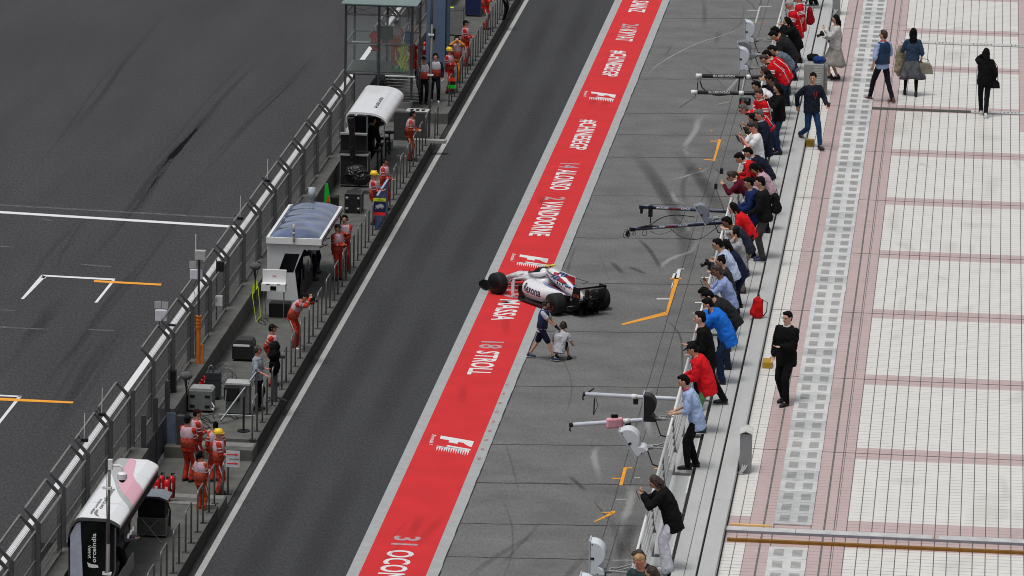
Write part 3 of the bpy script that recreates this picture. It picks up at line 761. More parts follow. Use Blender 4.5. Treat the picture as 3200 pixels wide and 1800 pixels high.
def person(label, at, head, H=1.72, z=None, anchor='head', lean=0, pitch=0, yaw=0, arms=('down', 'down'), top=(40, 40, 44), low=(30, 30, 36), shoe=(30, 30, 32),
           hair='short', hc='k', skin='a', sleeve='long', legs='long', fem=False, stance=(.1, 0, .1, 0), hips=None, crouch=0, loose=0, group=None, vest=None,
           trim=None, collar=None, hood=False, glasses=False, untuck=.1, skirt=None, headset=None, cap=None, suit=False, jacket=0, twist=0, lanyard=None, hold=None, gloves=False, name='person', bend=1.0):
    if z is None: z = ZL
    s = H/1.75; fat = loose
    hr = head
    L = R(lean)
    hipz = (.93-.03*abs(stance[1]-stance[3]) - crouch)*s
    if hips is None: hips = -.16*math.sin(L)
    pel = Vector((0, hips*s, hipz))
    def dirv(a): return Vector((0, math.sin(a), math.cos(a)))
    wst = pel+dirv(L*.75)*.2*s
    chs = wst+dirv(L*1.0)*.16*s
    sc = chs+dirv(L*1.18*bend)*.15*s
    nk = sc+dirv(L*1.1+.1)*.055*s
    hd = nk+dirv(L*.85+R(pitch)*.35)*.15*s
    sw = (.155 if fem else .185)*s
    tw = Matrix.Rotation(R(twist), 3, 'Z')
    lat = tw @ Vector((1, 0, 0))
    shL = sc-lat*sw-dirv(L)*.035*s; shR = sc+lat*sw-dirv(L)*.035*s
    hw = .09*s
    ankL = Vector((-stance[0], stance[1], .085+(stance[4] if len(stance) > 4 else 0)))*s; ankR = Vector((stance[2], stance[3], .085+(stance[5] if len(stance) > 5 else 0)))*s
    hpL = pel+Vector((-hw, 0, -.02*s)); hpR = pel+Vector((hw, 0, -.02*s))
    knL, ankL = ik(hpL, ankL, .43*s, .43*s, (-.1, 1, 0)); knR, ankR = ik(hpR, ankR, .43*s, .43*s, (.1, 1, 0))
    # head frame
    HM = Matrix.Rotation(R(yaw), 3, 'Z') @ Matrix.Rotation(-R(pitch)-L*.45, 3, 'X')
    htop = hd+Vector((0, 0, .125*s))
    rz = R(head)-PI/2
    if anchor == 'head':
        Wp = P(at[0], at[1], z+htop.z); off = Matrix.Rotation(rz, 3, 'Z') @ Vector((htop.x, htop.y, 0)); loc = Vector((Wp.x-off.x, Wp.y-off.y, z))
    elif anchor == 'xy': loc = Vector((at[0], at[1], z))
    else: loc = P(at[0], at[1], z)
    # hand targets
    tg = []
    for i, a in enumerate(arms):
        sg = -1 if i == 0 else 1; sh = shL if i == 0 else shR
        if isinstance(a, tuple): t = Vector(a)*s
        elif a == 'down': t = sh+Vector((sg*.07, .04+.1*math.sin(L), -.5))*s
        elif a == 'fwd': t = sh+Vector((sg*.05, .28, -.36))*s
        elif a == 'bk': t = sh+Vector((sg*.07, -.22, -.44))*s
        elif a in ('rail', 'lowrail'):
            rd_ = (loc.x+5.0 if z > 5 else .30)/max(.7, abs(math.cos(R(head)))); t = Vector((sg*(.10+.03*i)*s, min(max(rd_-.02, sh.y-.05), sh.y+.26), max((T+1.11-z) if z > 5 else 1.08, min(sh.z-.34, 1.02))))
        elif a == 'phone': t = sc+Vector((sg*.045, .30, -.06))*s
        elif a == 'eyecam': t = hd+Vector((sg*.06, .17, -.03))*s
        elif a == 'belly': t = sc+Vector((sg*.04, .25, -.30))*s
        elif a == 'face': t = hd+HM @ Vector((sg*.08, .09, -.09))*s
        elif a == 'back': t = pel+Vector((sg*.04, -.17, .08))*s
        elif a == 'pocket': t = pel+Vector((sg*.19, .06, -.02))*s
        elif a == 'cross': t = sc+Vector((-sg*.10, .20, -.22))*s
        elif a == 'head': t = hd+Vector((sg*.12, .02, .02))*s
        tg.append(t)
    hints = []
    for i, a in enumerate(arms):
        sg = -1 if i == 0 else 1
        hints.append({'back': (sg*.9, -.5, 0), 'face': (sg*.5, .3, -1), 'head': (sg*1, .2, -.3), 'eyecam': (sg*.8, .2, -.7), 'cross': (sg*.6, -.3, -.8)}.get(a if isinstance(a, str) else '', (sg*.7, -.8, -.5)))
    elL, wrL = ik(shL, tg[0], .285*s, .25*s, hints[0]); elR, wrR = ik(shR, tg[1], .285*s, .25*s, hints[1])
    root = empty(name, loc, rz, label, 'person', group)
    sk = SKIN[skin]
    # ---- body: one continuous surface
    g = G()
    g.ball(hd, (.074*s, .094*s, .112*s), HM); g.ball(hd+HM @ Vector((0, .03, -.05))*s, (.056*s, .062*s, .062*s), HM)
    g.cap(hd+HM @ Vector((0, .085, .005))*s, hd+HM @ Vector((0, .112, -.028))*s, .010*s, .016*s, 6)
    for sg in (-1, 1): g.ball(hd+HM @ Vector((sg*.076, -.005, -.005))*s, (.014*s, .022*s, .032*s), HM, 8, 6)
    g.cap(nk-dirv(L)*.05*s, hd-HM @ Vector((0, .02, .05))*s, .062*s, .057*s)
    g.loft([pel-dirv(L)*.06*s, pel, wst, chs, sc, nk], [(.13*s, .09*s), (.15*s, .10*s), (.13*s, .09*s), (.15*s, .10*s), (.13*s, .07*s), (.05*s, .05*s)], lat=lat)
    for sh, el, wr, sg in ((shL, elL, wrL, -1), (shR, elR, wrR, 1)):
        g.cap(sh, el, .046*s, .038*s); g.cap(el, wr, .037*s, .026*s)
        fd = (wr-el).normalized(); pn = Vector((0, 0, -1)); sd_ = fd.cross(pn)
        if sd_.length < .2: sd_ = Vector((1, 0, 0))
        sd_.normalize(); nn = fd.cross(sd_).normalized()
        if not gloves:
            g.loft([wr, wr+fd*.03*s, wr+fd*.09*s], [(.024*s, .018*s), (.038*s, .018*s), (.038*s, .015*s)], lat=sd_, n=8)
            for k, ln in enumerate((.068, .078, .074, .058)):
                b0 = wr+fd*.085*s+sd_*(-.03+.02*k)*s; mid = b0+fd*ln*.5*s+nn*.008*s; g.cap(b0, mid, .0095*s, .009*s, 6); g.cap(mid, mid+fd*ln*.4*s+nn*.022*s, .009*s, .008*s, 6)
            b0 = wr+fd*.03*s-sd_*sg*.03*s; m_ = b0-sd_*sg*.028*s+fd*.03*s; g.cap(b0, m_, .012*s, .011*s, 6); g.cap(m_, m_+fd*.032*s, .011*s, .009*s, 6)
    for hp, kn, an in ((hpL, knL, ankL), (hpR, knR, ankR)):
        g.cap(hp, kn, .074*s, .050*s); mid = kn.lerp(an, .3); g.cap(kn, mid, .048*s, .052*s); g.cap(mid, an, .050*s, .032*s)
        g.cap(an, an+Vector((0, .10, -.045))*s, .034*s, .026*s)
    remesh(g.build('body', sk, root), .0125*s, 2)
    # ---- face
    for sg in (-1, 1): G().ball(hd+HM @ Vector((sg*.030, .087, .012))*s, .0105*s, HM, 6, 5).build('eye', EYE, root, smooth=True)
    G().ball(hd+HM @ Vector((0, .094, -.056))*s, (.022*s, .008*s, .007*s), HM, 8, 5).build('mouth', LIP, root, smooth=True)
    if glasses:
        g = G()
        for sg in (-1, 1):
            pts = [hd+HM @ Vector((sg*.032+.024*math.cos(t), .104, .012+.018*math.sin(t)))*s for t in [2*PI*k/10 for k in range(11)]]
            g.loft(pts, .003*s, n=4, cap=False); g.loft([hd+HM @ Vector((sg*.055, .102, .014))*s, hd+HM @ Vector((sg*.08, .0, .012))*s], .003*s, n=4)
        g.build('glasses', BLK, root)
    # ---- hair or headgear
    hm = HAIR[hc]
    V_ = lambda x, y, z_: hd+HM @ Vector((x, y, z_))*s
    if hair != 'none':
        g = G()
        if hair == 'bald': g.ball(V_(0, -.028, .012), (.083*s, .090*s, .088*s), HM); g.ball(V_(0, .0, .05), (.072*s, .08*s, .074*s), HM)
        else:
            g.ball(V_(0, -.022, .030), (.086*s, .094*s, .098*s), HM); g.ball(V_(0, -.045, -.01), (.080*s, .07*s, .088*s), HM)
            if not cap and not fem: g.ball(V_(.01, .035, .09), (.06*s, .05*s, .035*s), HM)
        if hair in ('long', 'bob'):
            g.ball(V_(0, -.035, .01), (.092*s, .088*s, .105*s), HM)
            e = -.18 if hair == 'bob' else -.36
            dn = dirv(L*.6) if hair == 'long' else dirv(L*.3)
            g.loft([V_(0, -.05, 0), V_(0, -.075, -.09), V_(0, -.09, -.10)-dn*.10*s, V_(0, -.095, -.10)+dn*(e+.05)*s], [(.088*s, .06*s), (.095*s, .055*s), (.10*s, .04*s), (.06*s, .02*s)], lat=lat, n=10)
            for sg in (-1, 1): g.loft([V_(sg*.075, 0, .02), V_(sg*.082, .005, -.06), V_(sg*.08, .01, -.13)], [.026*s, .026*s, .016*s], n=6)
        if hair == 'bun': g.ball(V_(0, -.085, .085), .042*s)
        if hair == 'pony': g.ball(V_(0, -.10, .05), .035*s); g.loft([V_(0, -.11, .05), V_(0, -.15, -.02), V_(0, -.14, -.16)], [.03*s, .04*s, .015*s], n=8)
        remesh(g.build('hair', hm, root), .011*s, 1, .022 if hair != 'bald' else .004)
    if cap:
        kind, cc = cap
        cm = fab(cc) if kind == 'cap' else mat('helmet_yellow', cc, rough=.3, n=.05)
        g = G()
        if kind == 'cap':
            g.ball(V_(0, -.008, .035), (.088*s, .103*s, .092*s), HM, 14, 9, zmin=-.05); g.loft([V_(0, .08, .05), V_(0, .13, .05), V_(0, .165, .04)], [(.075*s, .012*s), (.07*s, .009*s), (.04*s, .005*s)], lat=HM @ Vector((1, 0, 0)), n=10)
        else:
            g.ball(V_(0, -.012, .03), (.112*s, .138*s, .118*s), HM, 16, 10, zmin=-.08); g.loft([V_(0, 0, .018), V_(0, 0, .028)], [(.128*s, .158*s), (.118*s, .148*s)], lat=HM @ Vector((1, 0, 0)), n=18); g.cap(V_(0, -.10, .135), V_(0, .08, .142), .012*s, .012*s, 6)
        g.build('cap' if kind == 'cap' else 'helmet', cm, root, smooth=True)
    if headset:
        hm2 = mat('headset', headset, rough=.4)
        g = G(); pts = [V_(.100*math.sin(t), -.01, .02+.118*math.cos(t)) for t in [-1.4+2.8*k/8 for k in range(9)]]; g.loft(pts, .010*s, n=5); g.loft([V_(.1, 0, -.03), V_(.09, .07, -.06), V_(.03, .11, -.065)], .006*s, n=5)
        g.build('headband', BLK, root, smooth=True)
        for sg in (-1, 1): G().ball(V_(sg*.095, -.005, -.005), (.028*s, .040*s, .048*s), HM, 10, 7).build('ear_cup', hm2, root, smooth=True)
    # ---- top
    k = 1.05+fat; j = .016+jacket
    tm = fab(top)
    g = G()
    R_ = lambda a, b: (a*k*s+j, b*k*s+j)
    bot = pel-dirv(L*.5)*untuck*s
    ring = [R_(.158, .112), R_(.160, .115), R_(.142 if fem else .152, .105), R_(.155 if fem else .172, .115), R_(.128 if fem else .145, .085), R_(.058, .056)]
    g.loft([bot, pel+dirv(L)*.04*s, wst, chs, sc, nk-dirv(L)*.01*s], ring, lat=lat, n=16)
    for sh, el, wr in ((shL, elL, wrL), (shR, elR, wrR)):
        r0, r1, r2 = .056*k*s+j*.6, .046*k*s+j*.6, .034*k*s+j*.6
        if sleeve == 'none': g.cap(sh, sh.lerp(el, .05), r0, r0*.95); continue
        if sleeve == 'short': g.cap(sh, sh.lerp(el, .62), r0, r0*1.0)
        elif sleeve == 'roll': g.cap(sh, el, r0, r1*1.05); g.cap(el, el.lerp(wr, .2), r1, r1)
        else: g.cap(sh, el, r0, r1); g.cap(el, el.lerp(wr, .93), r1, r2)
    if hood: g.ball(nk-Vector((0, .06*s, .0)), (.10*s, .07*s, .07*s))
    if suit:
        for hp, kn, an in ((hpL, knL, ankL), (hpR, knR, ankR)): g.cap(hp, kn, .098*s, .078*s); g.cap(kn, an, .076*s, .066*s)
    remesh(g.build('overalls' if suit else ('jacket' if jacket else 'shirt'), tm, root), .0155*s, 4, .034)
    if collar:
        pts = [nk+dirv(L)*.012*s+lat*.062*s*math.cos(t)+Vector((0, 1, 0))*.062*s*math.sin(t)-Vector((0, 0, .03*s*max(0, math.sin(t)))) for t in [2*PI*i/12 for i in range(13)]]
        G().loft(pts, .017*s, n=6).build('collar', fab(collar), root, smooth=True)
    if lanyard:
        fr = lat.cross(Vector((0, 0, 1))).normalized()*-1
        fr = Vector((0, 1, 0))
        g = G(); off = fr*(.112*k*s+j)
        for sg in (-1, 1): g.loft([nk+lat*sg*.06*s+fr*.03*s, chs+lat*sg*.03*s+off+Vector((0, .02, 0)), wst+off+Vector((0, .012, .04*s))], .0042*s, n=4)
        g.build('lanyard', fab(lanyard), root)
    if trim:
        g = G(); fr = dirv(L+PI/2)
        for sg in (-1, 1):
            a = chs+lat*sg*(.165*k*s+j); c = bot+lat*sg*(.10*k*s); bk = Vector((0, -math.cos(L), math.sin(L)))
            g.loft([sc+lat*sg*.10*s+bk*(.088*s+j), chs+lat*sg*.135*s+bk*(.094*s+j), wst+lat*sg*.10*s+bk*(.107*s+j), bot+lat*sg*.12*s+bk*(.10*s+j)], .009*s, n=5)
            g.loft([wst+lat*sg*.10*s+bk*(.107*s+j), wst+lat*sg*(.155*k*s+j)], .008*s, n=5)
        for sh, el in ((shL, elL), (shR, elR)):
            d = (el-sh).normalized()
            for t in (.30, .42, .54): c = sh.lerp(el, t); g.loft([c-d*.009*s, c+d*.009*s], .064*k*s+j*.6, n=10)
        g.build('piping', fab(trim), root, smooth=True)
    # ---- lower garment
    if not suit and not skirt:
        g = G(); lm = fab(low)
        g.loft([pel+dirv(L*.5)*.10*s, pel+Vector((0, 0, .02*s)), pel-Vector((0, 0, .07*s))], [(.150*s+.008, .105*s+.008), (.160*s+.008, .118*s+.008), (.155*s, .105*s)], lat=(1, 0, 0), n=14)
        kk = {'long': 1.12, 'flare': 1.0, 'slim': .98, 'short': 1.15}[legs]
        for hp, kn, an in ((hpL, knL, ankL), (hpR, knR, ankR)):
            if legs == 'short': g.cap(hp, hp.lerp(kn, .86), .092*kk*s, .078*kk*s)
            elif legs == 'flare': g.cap(hp, kn, .100*s, .090*s); g.cap(kn, an+Vector((0, 0, -.03*s)), .090*s, .118*s)
            else: g.cap(hp, kn, .090*kk*s, .070*kk*s); g.cap(kn, an, .068*kk*s, .056*kk*s)
        remesh(g.build('shorts' if legs == 'short' else 'trousers', lm, root), .0155*s, 3, .018)
    if skirt:
        cc, ln, fl = skirt; g = G(); n = 28
        c0 = pel+Vector((0, 0, .10*s)); rings = []
        for i in range(7):
            t = i/6; zz = c0.z-ln*s*t; r0 = .13*s+(fl-.13)*s*t
            rings.append([Vector((c0.x+(r0*(1+.12*t*math.sin(5*a+2*t)))*math.cos(a), c0.y+(r0*.85*(1+.12*t*math.cos(6*a)))*math.sin(a)+.03*t, zz+.02*t*math.sin(3*a))) for a in [2*PI*q_/n for q_ in range(n)]])
        vs = [v for r_ in rings for v in r_]
        g.add(vs, [(i*n+q_, i*n+(q_+1) % n, (i+1)*n+(q_+1) % n, (i+1)*n+q_) for i in range(6) for q_ in range(n)])
        so_ = g.build('skirt', fab(cc) if len(cc) == 3 else mat('skirt_print', cc[:3], rough=.9, n=.55, sc=7), root, smooth=True)
        sm_ = so_.modifiers.new('thick', 'SOLIDIFY'); sm_.thickness = .006
        if low is not None and low != 'skin':
            g = G()
            for hp, kn, an in ((hpL, knL, ankL), (hpR, knR, ankR)): g.cap(hp, kn, .076*s, .054*s); g.cap(kn, kn.lerp(an, .3), .053*s, .056*s); g.cap(kn.lerp(an, .3), an, .054*s, .036*s)
            remesh(g.build('tights', fab(low), root), .014*s, 3)
    # ---- vest / bib
    if vest:
        c1, c2 = vest
        g = G(); e = .016
        Rv_ = lambda a, b: (a*k*s+j+e, b*k*s+j+e)
        mid = wst.lerp(chs, .45)
        g.loft([pel+dirv(L)*.02*s, wst, mid, chs, sc-dirv(L)*.02*s, sc+dirv(L)*.035*s], [Rv_(.160, .115), Rv_(.153, .106), Rv_(.162, .108), Rv_(.170, .113), Rv_(.150, .092), Rv_(.085, .062)], lat=lat, n=18, mis=[1, 1, 0, 0, 0, 0])
        g.build('bib', [fab(c1), mat('bib_print_%d_%d_%d' % c2, c2, rough=.8, n=.45, sc=24)], root, smooth=True)
    if suit:
        g = G()
        segs = []
        for sh, el, wr in ((shL, elL, wrL), (shR, elR, wrR)):
            for t in (.42, .72): segs.append((sh.lerp(el, t), el-sh, .056*k*s+j*.6+.004))
            segs.append((el.lerp(wr, .45), wr-el, .044*k*s+j*.6+.002))
        for hp, kn, an, sg in ((hpL, knL, ankL, -1), (hpR, knR, ankR, 1)):
            g.loft([hp+Vector((sg*.095, 0, -.05))*s, kn+Vector((sg*.080, 0, 0))*s, an+Vector((sg*.067, 0, .02))*s], [(.006*s, .020*s), (.006*s, .02*s), (.006*s, .02*s)], lat=(1, 0, 0), n=8)
        for c, d, r_ in segs: d = d.normalized(); g.loft([c-d*.016*s, c+d*.016*s], r_, n=12)
        g.build('reflective_stripe', BAND, root, smooth=True)
    # ---- shoes, gloves
    smat = mat('shoe_%d_%d_%d' % tuple(shoe), shoe, rough=.6, n=.1); sole = mat('sole', (200, 200, 198), rough=.7) if sum(shoe) > 150 or shoe[2] > shoe[0]+20 else BLK
    for an, kn in ((ankL, knL), (ankR, knR)):
        tilt = an.z > .16*s and crouch < .2
        FM = Matrix.Rotation(-.7, 3, 'X') if tilt else Matrix.Identity(3)
        o_ = an-Vector((0, 0, .085*s)) if not tilt else an+FM @ Vector((0, 0, -.085*s))
        g = G(); A = lambda x, y, z_: o_+FM @ Vector((x, y, z_))*s
        g.loft([A(0, -.075, .045), A(0, -.04, .052), A(0, .06, .045), A(0, .14, .036), A(0, .185, .028)], [(.030*s, .038*s), (.038*s, .050*s), (.042*s, .040*s), (.044*s, .030*s), (.024*s, .018*s)], lat=(1, 0, 0), n=12, mi=0)
        g.cap(A(0, -.025, .06), A(0, -.015, .11 if shoe != 'boot' else .2), .042*s, .042*s, 8)
        g.loft([A(0, -.085, .008), A(0, .0, .008), A(0, .12, .008), A(0, .19, .008)], [(.030*s, .008*s), (.038*s, .008*s), (.046*s, .008*s), (.022*s, .008*s)], lat=(1, 0, 0), n=10, mi=1)
        g.build('shoe', [smat, sole], root, smooth=True)
    if gloves:
        for el, wr, sg in ((elL, wrL, -1), (elR, wrR, 1)):
            fd = (wr-el).normalized(); sd_ = fd.cross(Vector((0, 0, -1))); sd_ = sd_.normalized() if sd_.length > .2 else Vector((1, 0, 0)); nn = fd.cross(sd_)
            g = G(); g.cap(wr-fd*.03*s, wr+fd*.02*s, .034*s, .034*s, 8); g.loft([wr, wr+fd*.04*s, wr+fd*.09*s], [(.028*s, .024*s), (.046*s, .026*s), (.045*s, .022*s)], lat=sd_, n=10)
            for q_ in range(4): b0 = wr+fd*.085*s+sd_*(-.036+.024*q_)*s; g.cap(b0, b0+fd*.06*s+nn*.02*s, .0135*s, .012*s, 6)
            b0 = wr+fd*.03*s-sd_*sg*.035*s; g.cap(b0, b0+fd*.045*s-sd_*sg*.03*s, .015*s, .013*s, 6)
            remesh(g.build('glove', fab((24, 24, 26)), root), .008, 1)
    # things held: world position of the hands
    Mx = Matrix.Translation(loc) @ Matrix.Rotation(rz, 4, 'Z')
    inf = dict(root=root, loc=loc, rz=rz, wL=Mx @ wrL, wR=Mx @ wrR, head=Mx @ hd, sc=Mx @ sc, chs=Mx @ chs, pel=Mx @ pel, s=s, M=Mx, fwd=Matrix.Rotation(rz, 3, 'Z') @ Vector((0, 1, 0)))
    if hold:
        hn, hl = hold; c = (inf['wL']+inf['wR'])/2+inf['fwd']*.09
        if hn == 'phone1': c = inf['wL']+inf['fwd']*.09; hn = 'phone'
        o = bpy.data.objects.new('x', None); bpy.data.objects.remove(o)
        if hn == 'phone':
            q_ = G().box((0, 0, 0), (.078, .010, .15)).build('phone', GLS); bevel(q_, .004)
            G().box((0, -.0062, 0), (.07, .002, .135)).build('screen', mat('phone_screen', (60, 66, 74), rough=.1), q_)
        elif hn == 'wphone':
            q_ = G().box((0, 0, 0), (.078, .012, .15)).build('phone', mat('phone_white', (225, 226, 228), rough=.2)); bevel(q_, .004)
            G().box((0, -.0072, 0), (.07, .002, .135)).build('screen', mat('phone_screen', (60, 66, 74), rough=.1), q_)
        elif hn == 'tablet':
            q_ = G().box((0, 0, 0), (.24, .012, .17)).build('tablet', GLS); bevel(q_, .004)
            G().box((0, -.0072, 0), (.22, .002, .15)).build('screen', mat('phone_screen', (60, 66, 74), rough=.1), q_)
        else:
            q_ = G().box((0, 0, 0), (.14, .07, .10)).build('camera', BLK); bevel(q_, .01)
            G().loft([(0, .03, 0), (0, .10, 0), (0, .15, 0)], [.038, .036, .045], n=12).build('lens', GLS, q_, smooth=True)
            G().box((0, -.0, .06), (.06, .05, .03)).build('prism_hump', BLK, q_)
        q_.location = c; q_.rotation_euler = (-R(25), 0, rz)
        tag(q_, hl, {'wphone': 'phone'}.get(hn, hn))
    return inf
def backpack(loc, rz, label, col, h=.45, wd=.30, dp=.17, tilt=0, name='backpack'):
    r = empty(name, loc, rz, label, 'backpack' if name == 'backpack' else 'bag'); r.rotation_euler = (tilt, 0, rz)
    g = G(); g.loft([(0, 0, .01), (0, 0, .05), (0, 0, h*.5), (0, .01, h*.85), (0, .02, h)], [(wd*.42, dp*.42), (wd*.5, dp*.55), (wd*.5, dp*.5), (wd*.42, dp*.40), (wd*.2, dp*.18)], lat=(1, 0, 0), n=16)
    g.loft([(0, -dp*.5, h*.12), (0, -dp*.55, h*.3), (0, -dp*.45, h*.5)], [(wd*.36, .03), (wd*.38, .04), (wd*.3, .02)], lat=(1, 0, 0), n=10)
    remesh(g.build('pack', fab(col), r), .012, 3, .015)
    g = G()
    for sg in (-1, 1): g.loft([(sg*wd*.25, dp*.3, h*.92), (sg*wd*.32, dp*.85, h*.75), (sg*wd*.32, dp*.8, h*.3), (sg*wd*.3, dp*.4, h*.08)], [(.02, .006)]*4, lat=(1, 0, 0), n=6)
    g.loft([(-.04, .03, h), (0, .03, h+.05), (.04, .03, h)], .008, n=5)
    g.build('strap', fab((28, 28, 30)), r, smooth=True)
    return r

FR = (206, 22, 30); WT = (232, 232, 236); NV = (28, 34, 52); BK = (20, 20, 22); JN_ = (42, 60, 88)
GR = 'spectators along the terrace railing'
pp = person
# ---- railing line, from the far end to the near end
pp('white haired man in a red team shirt with white piping, farthest along the railing', (2468, 0), 188, 1.80, lean=16, pitch=30, arms=('lowrail', 'belly'), top=FR, low=BK, shoe=(92, 94, 92), hair='bald', hc='g', skin='r', sleeve='short', trim=WT, collar=WT, loose=.16, untuck=.16, group=GR)
a = pp('man in a red team shirt carrying a dark red backpack, behind the white haired man', (2496, -22), 186, 1.78, lean=6, pitch=10, arms=('pocket', 'down'), top=FR, low=BK, hair='short', skin='r', sleeve='short', trim=WT, collar=WT, loose=.1, untuck=.14, group=GR)
backpack(a['M'] @ Vector((0, -.24, .98)), a['rz'], 'dark red backpack worn by the farthest man in red', (150, 18, 34), h=.46)
pp('curly haired woman in black with a white sleeve, resting her face on her hand', (2459, 52), 192, 1.66, lean=26, pitch=15, arms=('face', 'face'), top=BK, low=BK, hair='bob', fem=True, hc='k', sleeve='long', jacket=.02, group=GR)
pp('dark haired man half hidden behind the black and red jacket', (2423, 82), 182, 1.74, lean=40, pitch=20, arms=('rail', 'rail'), top=(30, 30, 34), low=NV, group=GR)
pp('man in a black jacket with red inner panels and blue jeans bending over the rail', (2418, 94), 186, 1.80, lean=44, pitch=30, arms=('rail', 'rail'), top=(36, 37, 40), low=(62, 78, 98), hair='short', jacket=.02, hood=True, collar=(190, 24, 34), loose=.1, group=GR, shoe=(60, 60, 64))
pp('man in a slate blue sweater leaning low over the railing', (2414, 140), 184, 1.72, lean=50, pitch=20, arms=('rail', 'rail'), top=(98, 108, 124), low=NV, group=GR)
pp('man in a red team shirt leaning beside the slate blue sweater', (2398, 155), 184, 1.78, lean=46, pitch=20, arms=('rail', 'rail'), top=FR, low=(38, 58, 82), sleeve='short', trim=WT, collar=WT, loose=.1, group=GR)
pp('balding man in a red team shirt leaning, with a black and white collar', (2388, 168), 182, 1.78, lean=44, pitch=25, arms=('rail', 'rail'), top=(208, 24, 32), low=(38, 58, 82), sleeve='short', trim=WT, collar=(30, 30, 32), hair='bald', hc='b', loose=.05, group=GR)
pp('woman with long dark brown hair leaning over the rail in black', (2387, 206), 184, 1.62, lean=34, pitch=20, arms=('rail', 'rail'), top=BK, low=BK, fem=True, hair='long', hc='b', group=GR)
pp('dark haired woman in black beside the man with a purple lanyard', (2398, 219), 190, 1.62, lean=28, pitch=25, arms=('rail', 'rail'), top=(34, 30, 32), low=BK, fem=True, hair='bob', group=GR)
pp('man in navy with a purple lanyard looking down to the left', (2405, 232), 205, 1.70, lean=22, pitch=20, arms=('rail', 'rail'), top=(30, 30, 44), low=NV, lanyard=(120, 90, 190), skin='d', group=GR)
pp('man with glasses in a loose white shirt beside the man with the purple lanyard', (2364, 252), 188, 1.72, lean=42, pitch=10, arms=('rail', 'rail'), top=WT, low=(40, 44, 56), glasses=True, loose=.1, group=GR)
pp('young woman with long black hair looking at her phone in a black jacket and jeans', (2429, 260), 205, 1.66, lean=4, pitch=30, arms=('phone', 'phone'), top=BK, low=(40, 54, 80), shoe=(24, 22, 24), fem=True, hair='long', legs='slim', jacket=.015, hold=('phone', 'black phone held by the young woman with long black hair'), group=GR)
pp('man in a red team shirt with badges turning left, hand on the rail', (2372, 276), 215, 1.78, lean=14, pitch=15, yaw=10, arms=('rail', 'belly'), top=FR, low=(40, 48, 66), sleeve='short', trim=WT, collar=WT, hair='short', hc='b', skin='r', lanyard=(40, 40, 44), group=GR)
pp('grey haired man with glasses in red bending far over the rail', (2324, 324), 184, 1.78, lean=60, pitch=5, arms=('rail', 'rail'), top=FR, low=(40, 54, 80), hair='short', hc='s', skin='r', sleeve='short', trim=WT, collar=BK, glasses=True, group=GR)
pp('man in a navy blazer with a pink tie beside the man in the football shirt', (2373, 341), 192, 1.80, lean=12, pitch=20, arms=('down', 'down'), top=(28, 34, 50), low=(30, 36, 52), collar=(186, 196, 220), hair='short', hc='s', skin='r', jacket=.02, untuck=.22, lanyard=(200, 110, 120), group=GR)
pp('dark haired woman holding a small camera low beside the navy blazer', (2351, 353), 196, 1.62, lean=30, pitch=30, arms=('phone', 'phone'), top=(50, 44, 38), low=BK, fem=True, hair='bob', hold=('phone', 'small dark phone held out by the woman beside the navy blazer'), group=GR)
pp('man in a white football shirt with black side stripes looking down at a tablet', (2352, 378), 198, 1.78, lean=10, pitch=35, arms=('phone', 'phone'), top=(236, 236, 238), low=(30, 32, 38), sleeve='short', skin='r', hc='b', loose=.06, untuck=.16, hold=('tablet', 'black tablet held by the man in the white football shirt'), group=GR)
pp('man in navy with pale blue shoulders leaning over the rail', (2338, 459), 184, 1.74, lean=44, pitch=15, arms=('rail', 'rail'), top=(26, 32, 48), low=(26, 30, 42), collar=(160, 180, 222), jacket=.01, group=GR)
pp('man in a red and black printed jacket leaning with a compact camera on a grip', (2312, 476), 186, 1.74, lean=48, pitch=20, arms=('rail', 'rail'), top=(206, 30, 36), low=(34, 44, 62), collar=WT, group=GR)
pp('person in a black cap and dusty pink top looking down beside the red jacket', (2357, 508), 186, 1.64, lean=36, pitch=35, arms=('rail', 'rail'), top=(196, 166, 176), low=BK, fem=True, hair='long', cap=('cap', (22, 22, 24)), group=GR)
pp('woman with a ponytail in a maroon cardigan holding a white phone', (2284, 534), 184, 1.64, lean=44, pitch=20, arms=('phone', 'rail'), top=(92, 22, 38), low=BK, fem=True, hair='pony', hc='b', collar=WT, glasses=True, hold=('wphone', 'white phone held by the woman in the maroon cardigan'), group=GR)
pp('man with glasses in a bright blue rain jacket over a white t shirt', (2340, 553), 190, 1.72, lean=12, pitch=15, arms=('rail', 'rail'), top=(28, 48, 96), low=(28, 32, 42), glasses=True, lanyard=(226, 226, 230), jacket=.03, untuck=.18, group=GR)
a = pp('man in a black jacket with a black backpack and dark grey trousers', (2376, 551), 184, 1.80, lean=9, pitch=10, arms=('rail', 'pocket'), top=(26, 26, 28), low=(66, 64, 64), shoe=(32, 42, 74), jacket=.02, loose=.05, z=ZL, group=GR)
backpack(a['M'] @ Vector((0, -.25, 1.02)), a['rz'], 'black backpack worn by the man in dark grey trousers', (24, 24, 26), h=.44, wd=.28)
pp('woman in a bright red t shirt with long curly black hair', (2290, 632), 182, 1.66, lean=38, pitch=15, arms=('rail', 'rail'), top=(220, 30, 36), low=(26, 30, 46), fem=True, hair='bob', sleeve='short', skin='e', group=GR)
pp('man in a dark navy polo and khaki grey trousers leaning over the rail', (2272, 676), 184, 1.74, lean=42, pitch=10, arms=('rail', 'rail'), top=(40, 44, 56), low=(124, 116, 106), shoe=(34, 34, 36), sleeve='roll', skin='d', loose=.08, group=GR)
pp('woman in a pale grey hooded sweater with hands at her face', (2297, 714), 196, 1.62, lean=12, pitch=10, arms=('face', 'head'), top=(166, 168, 172), low=BK, fem=True, hair='bun', hood=True, glasses=True, loose=.08, group=GR)
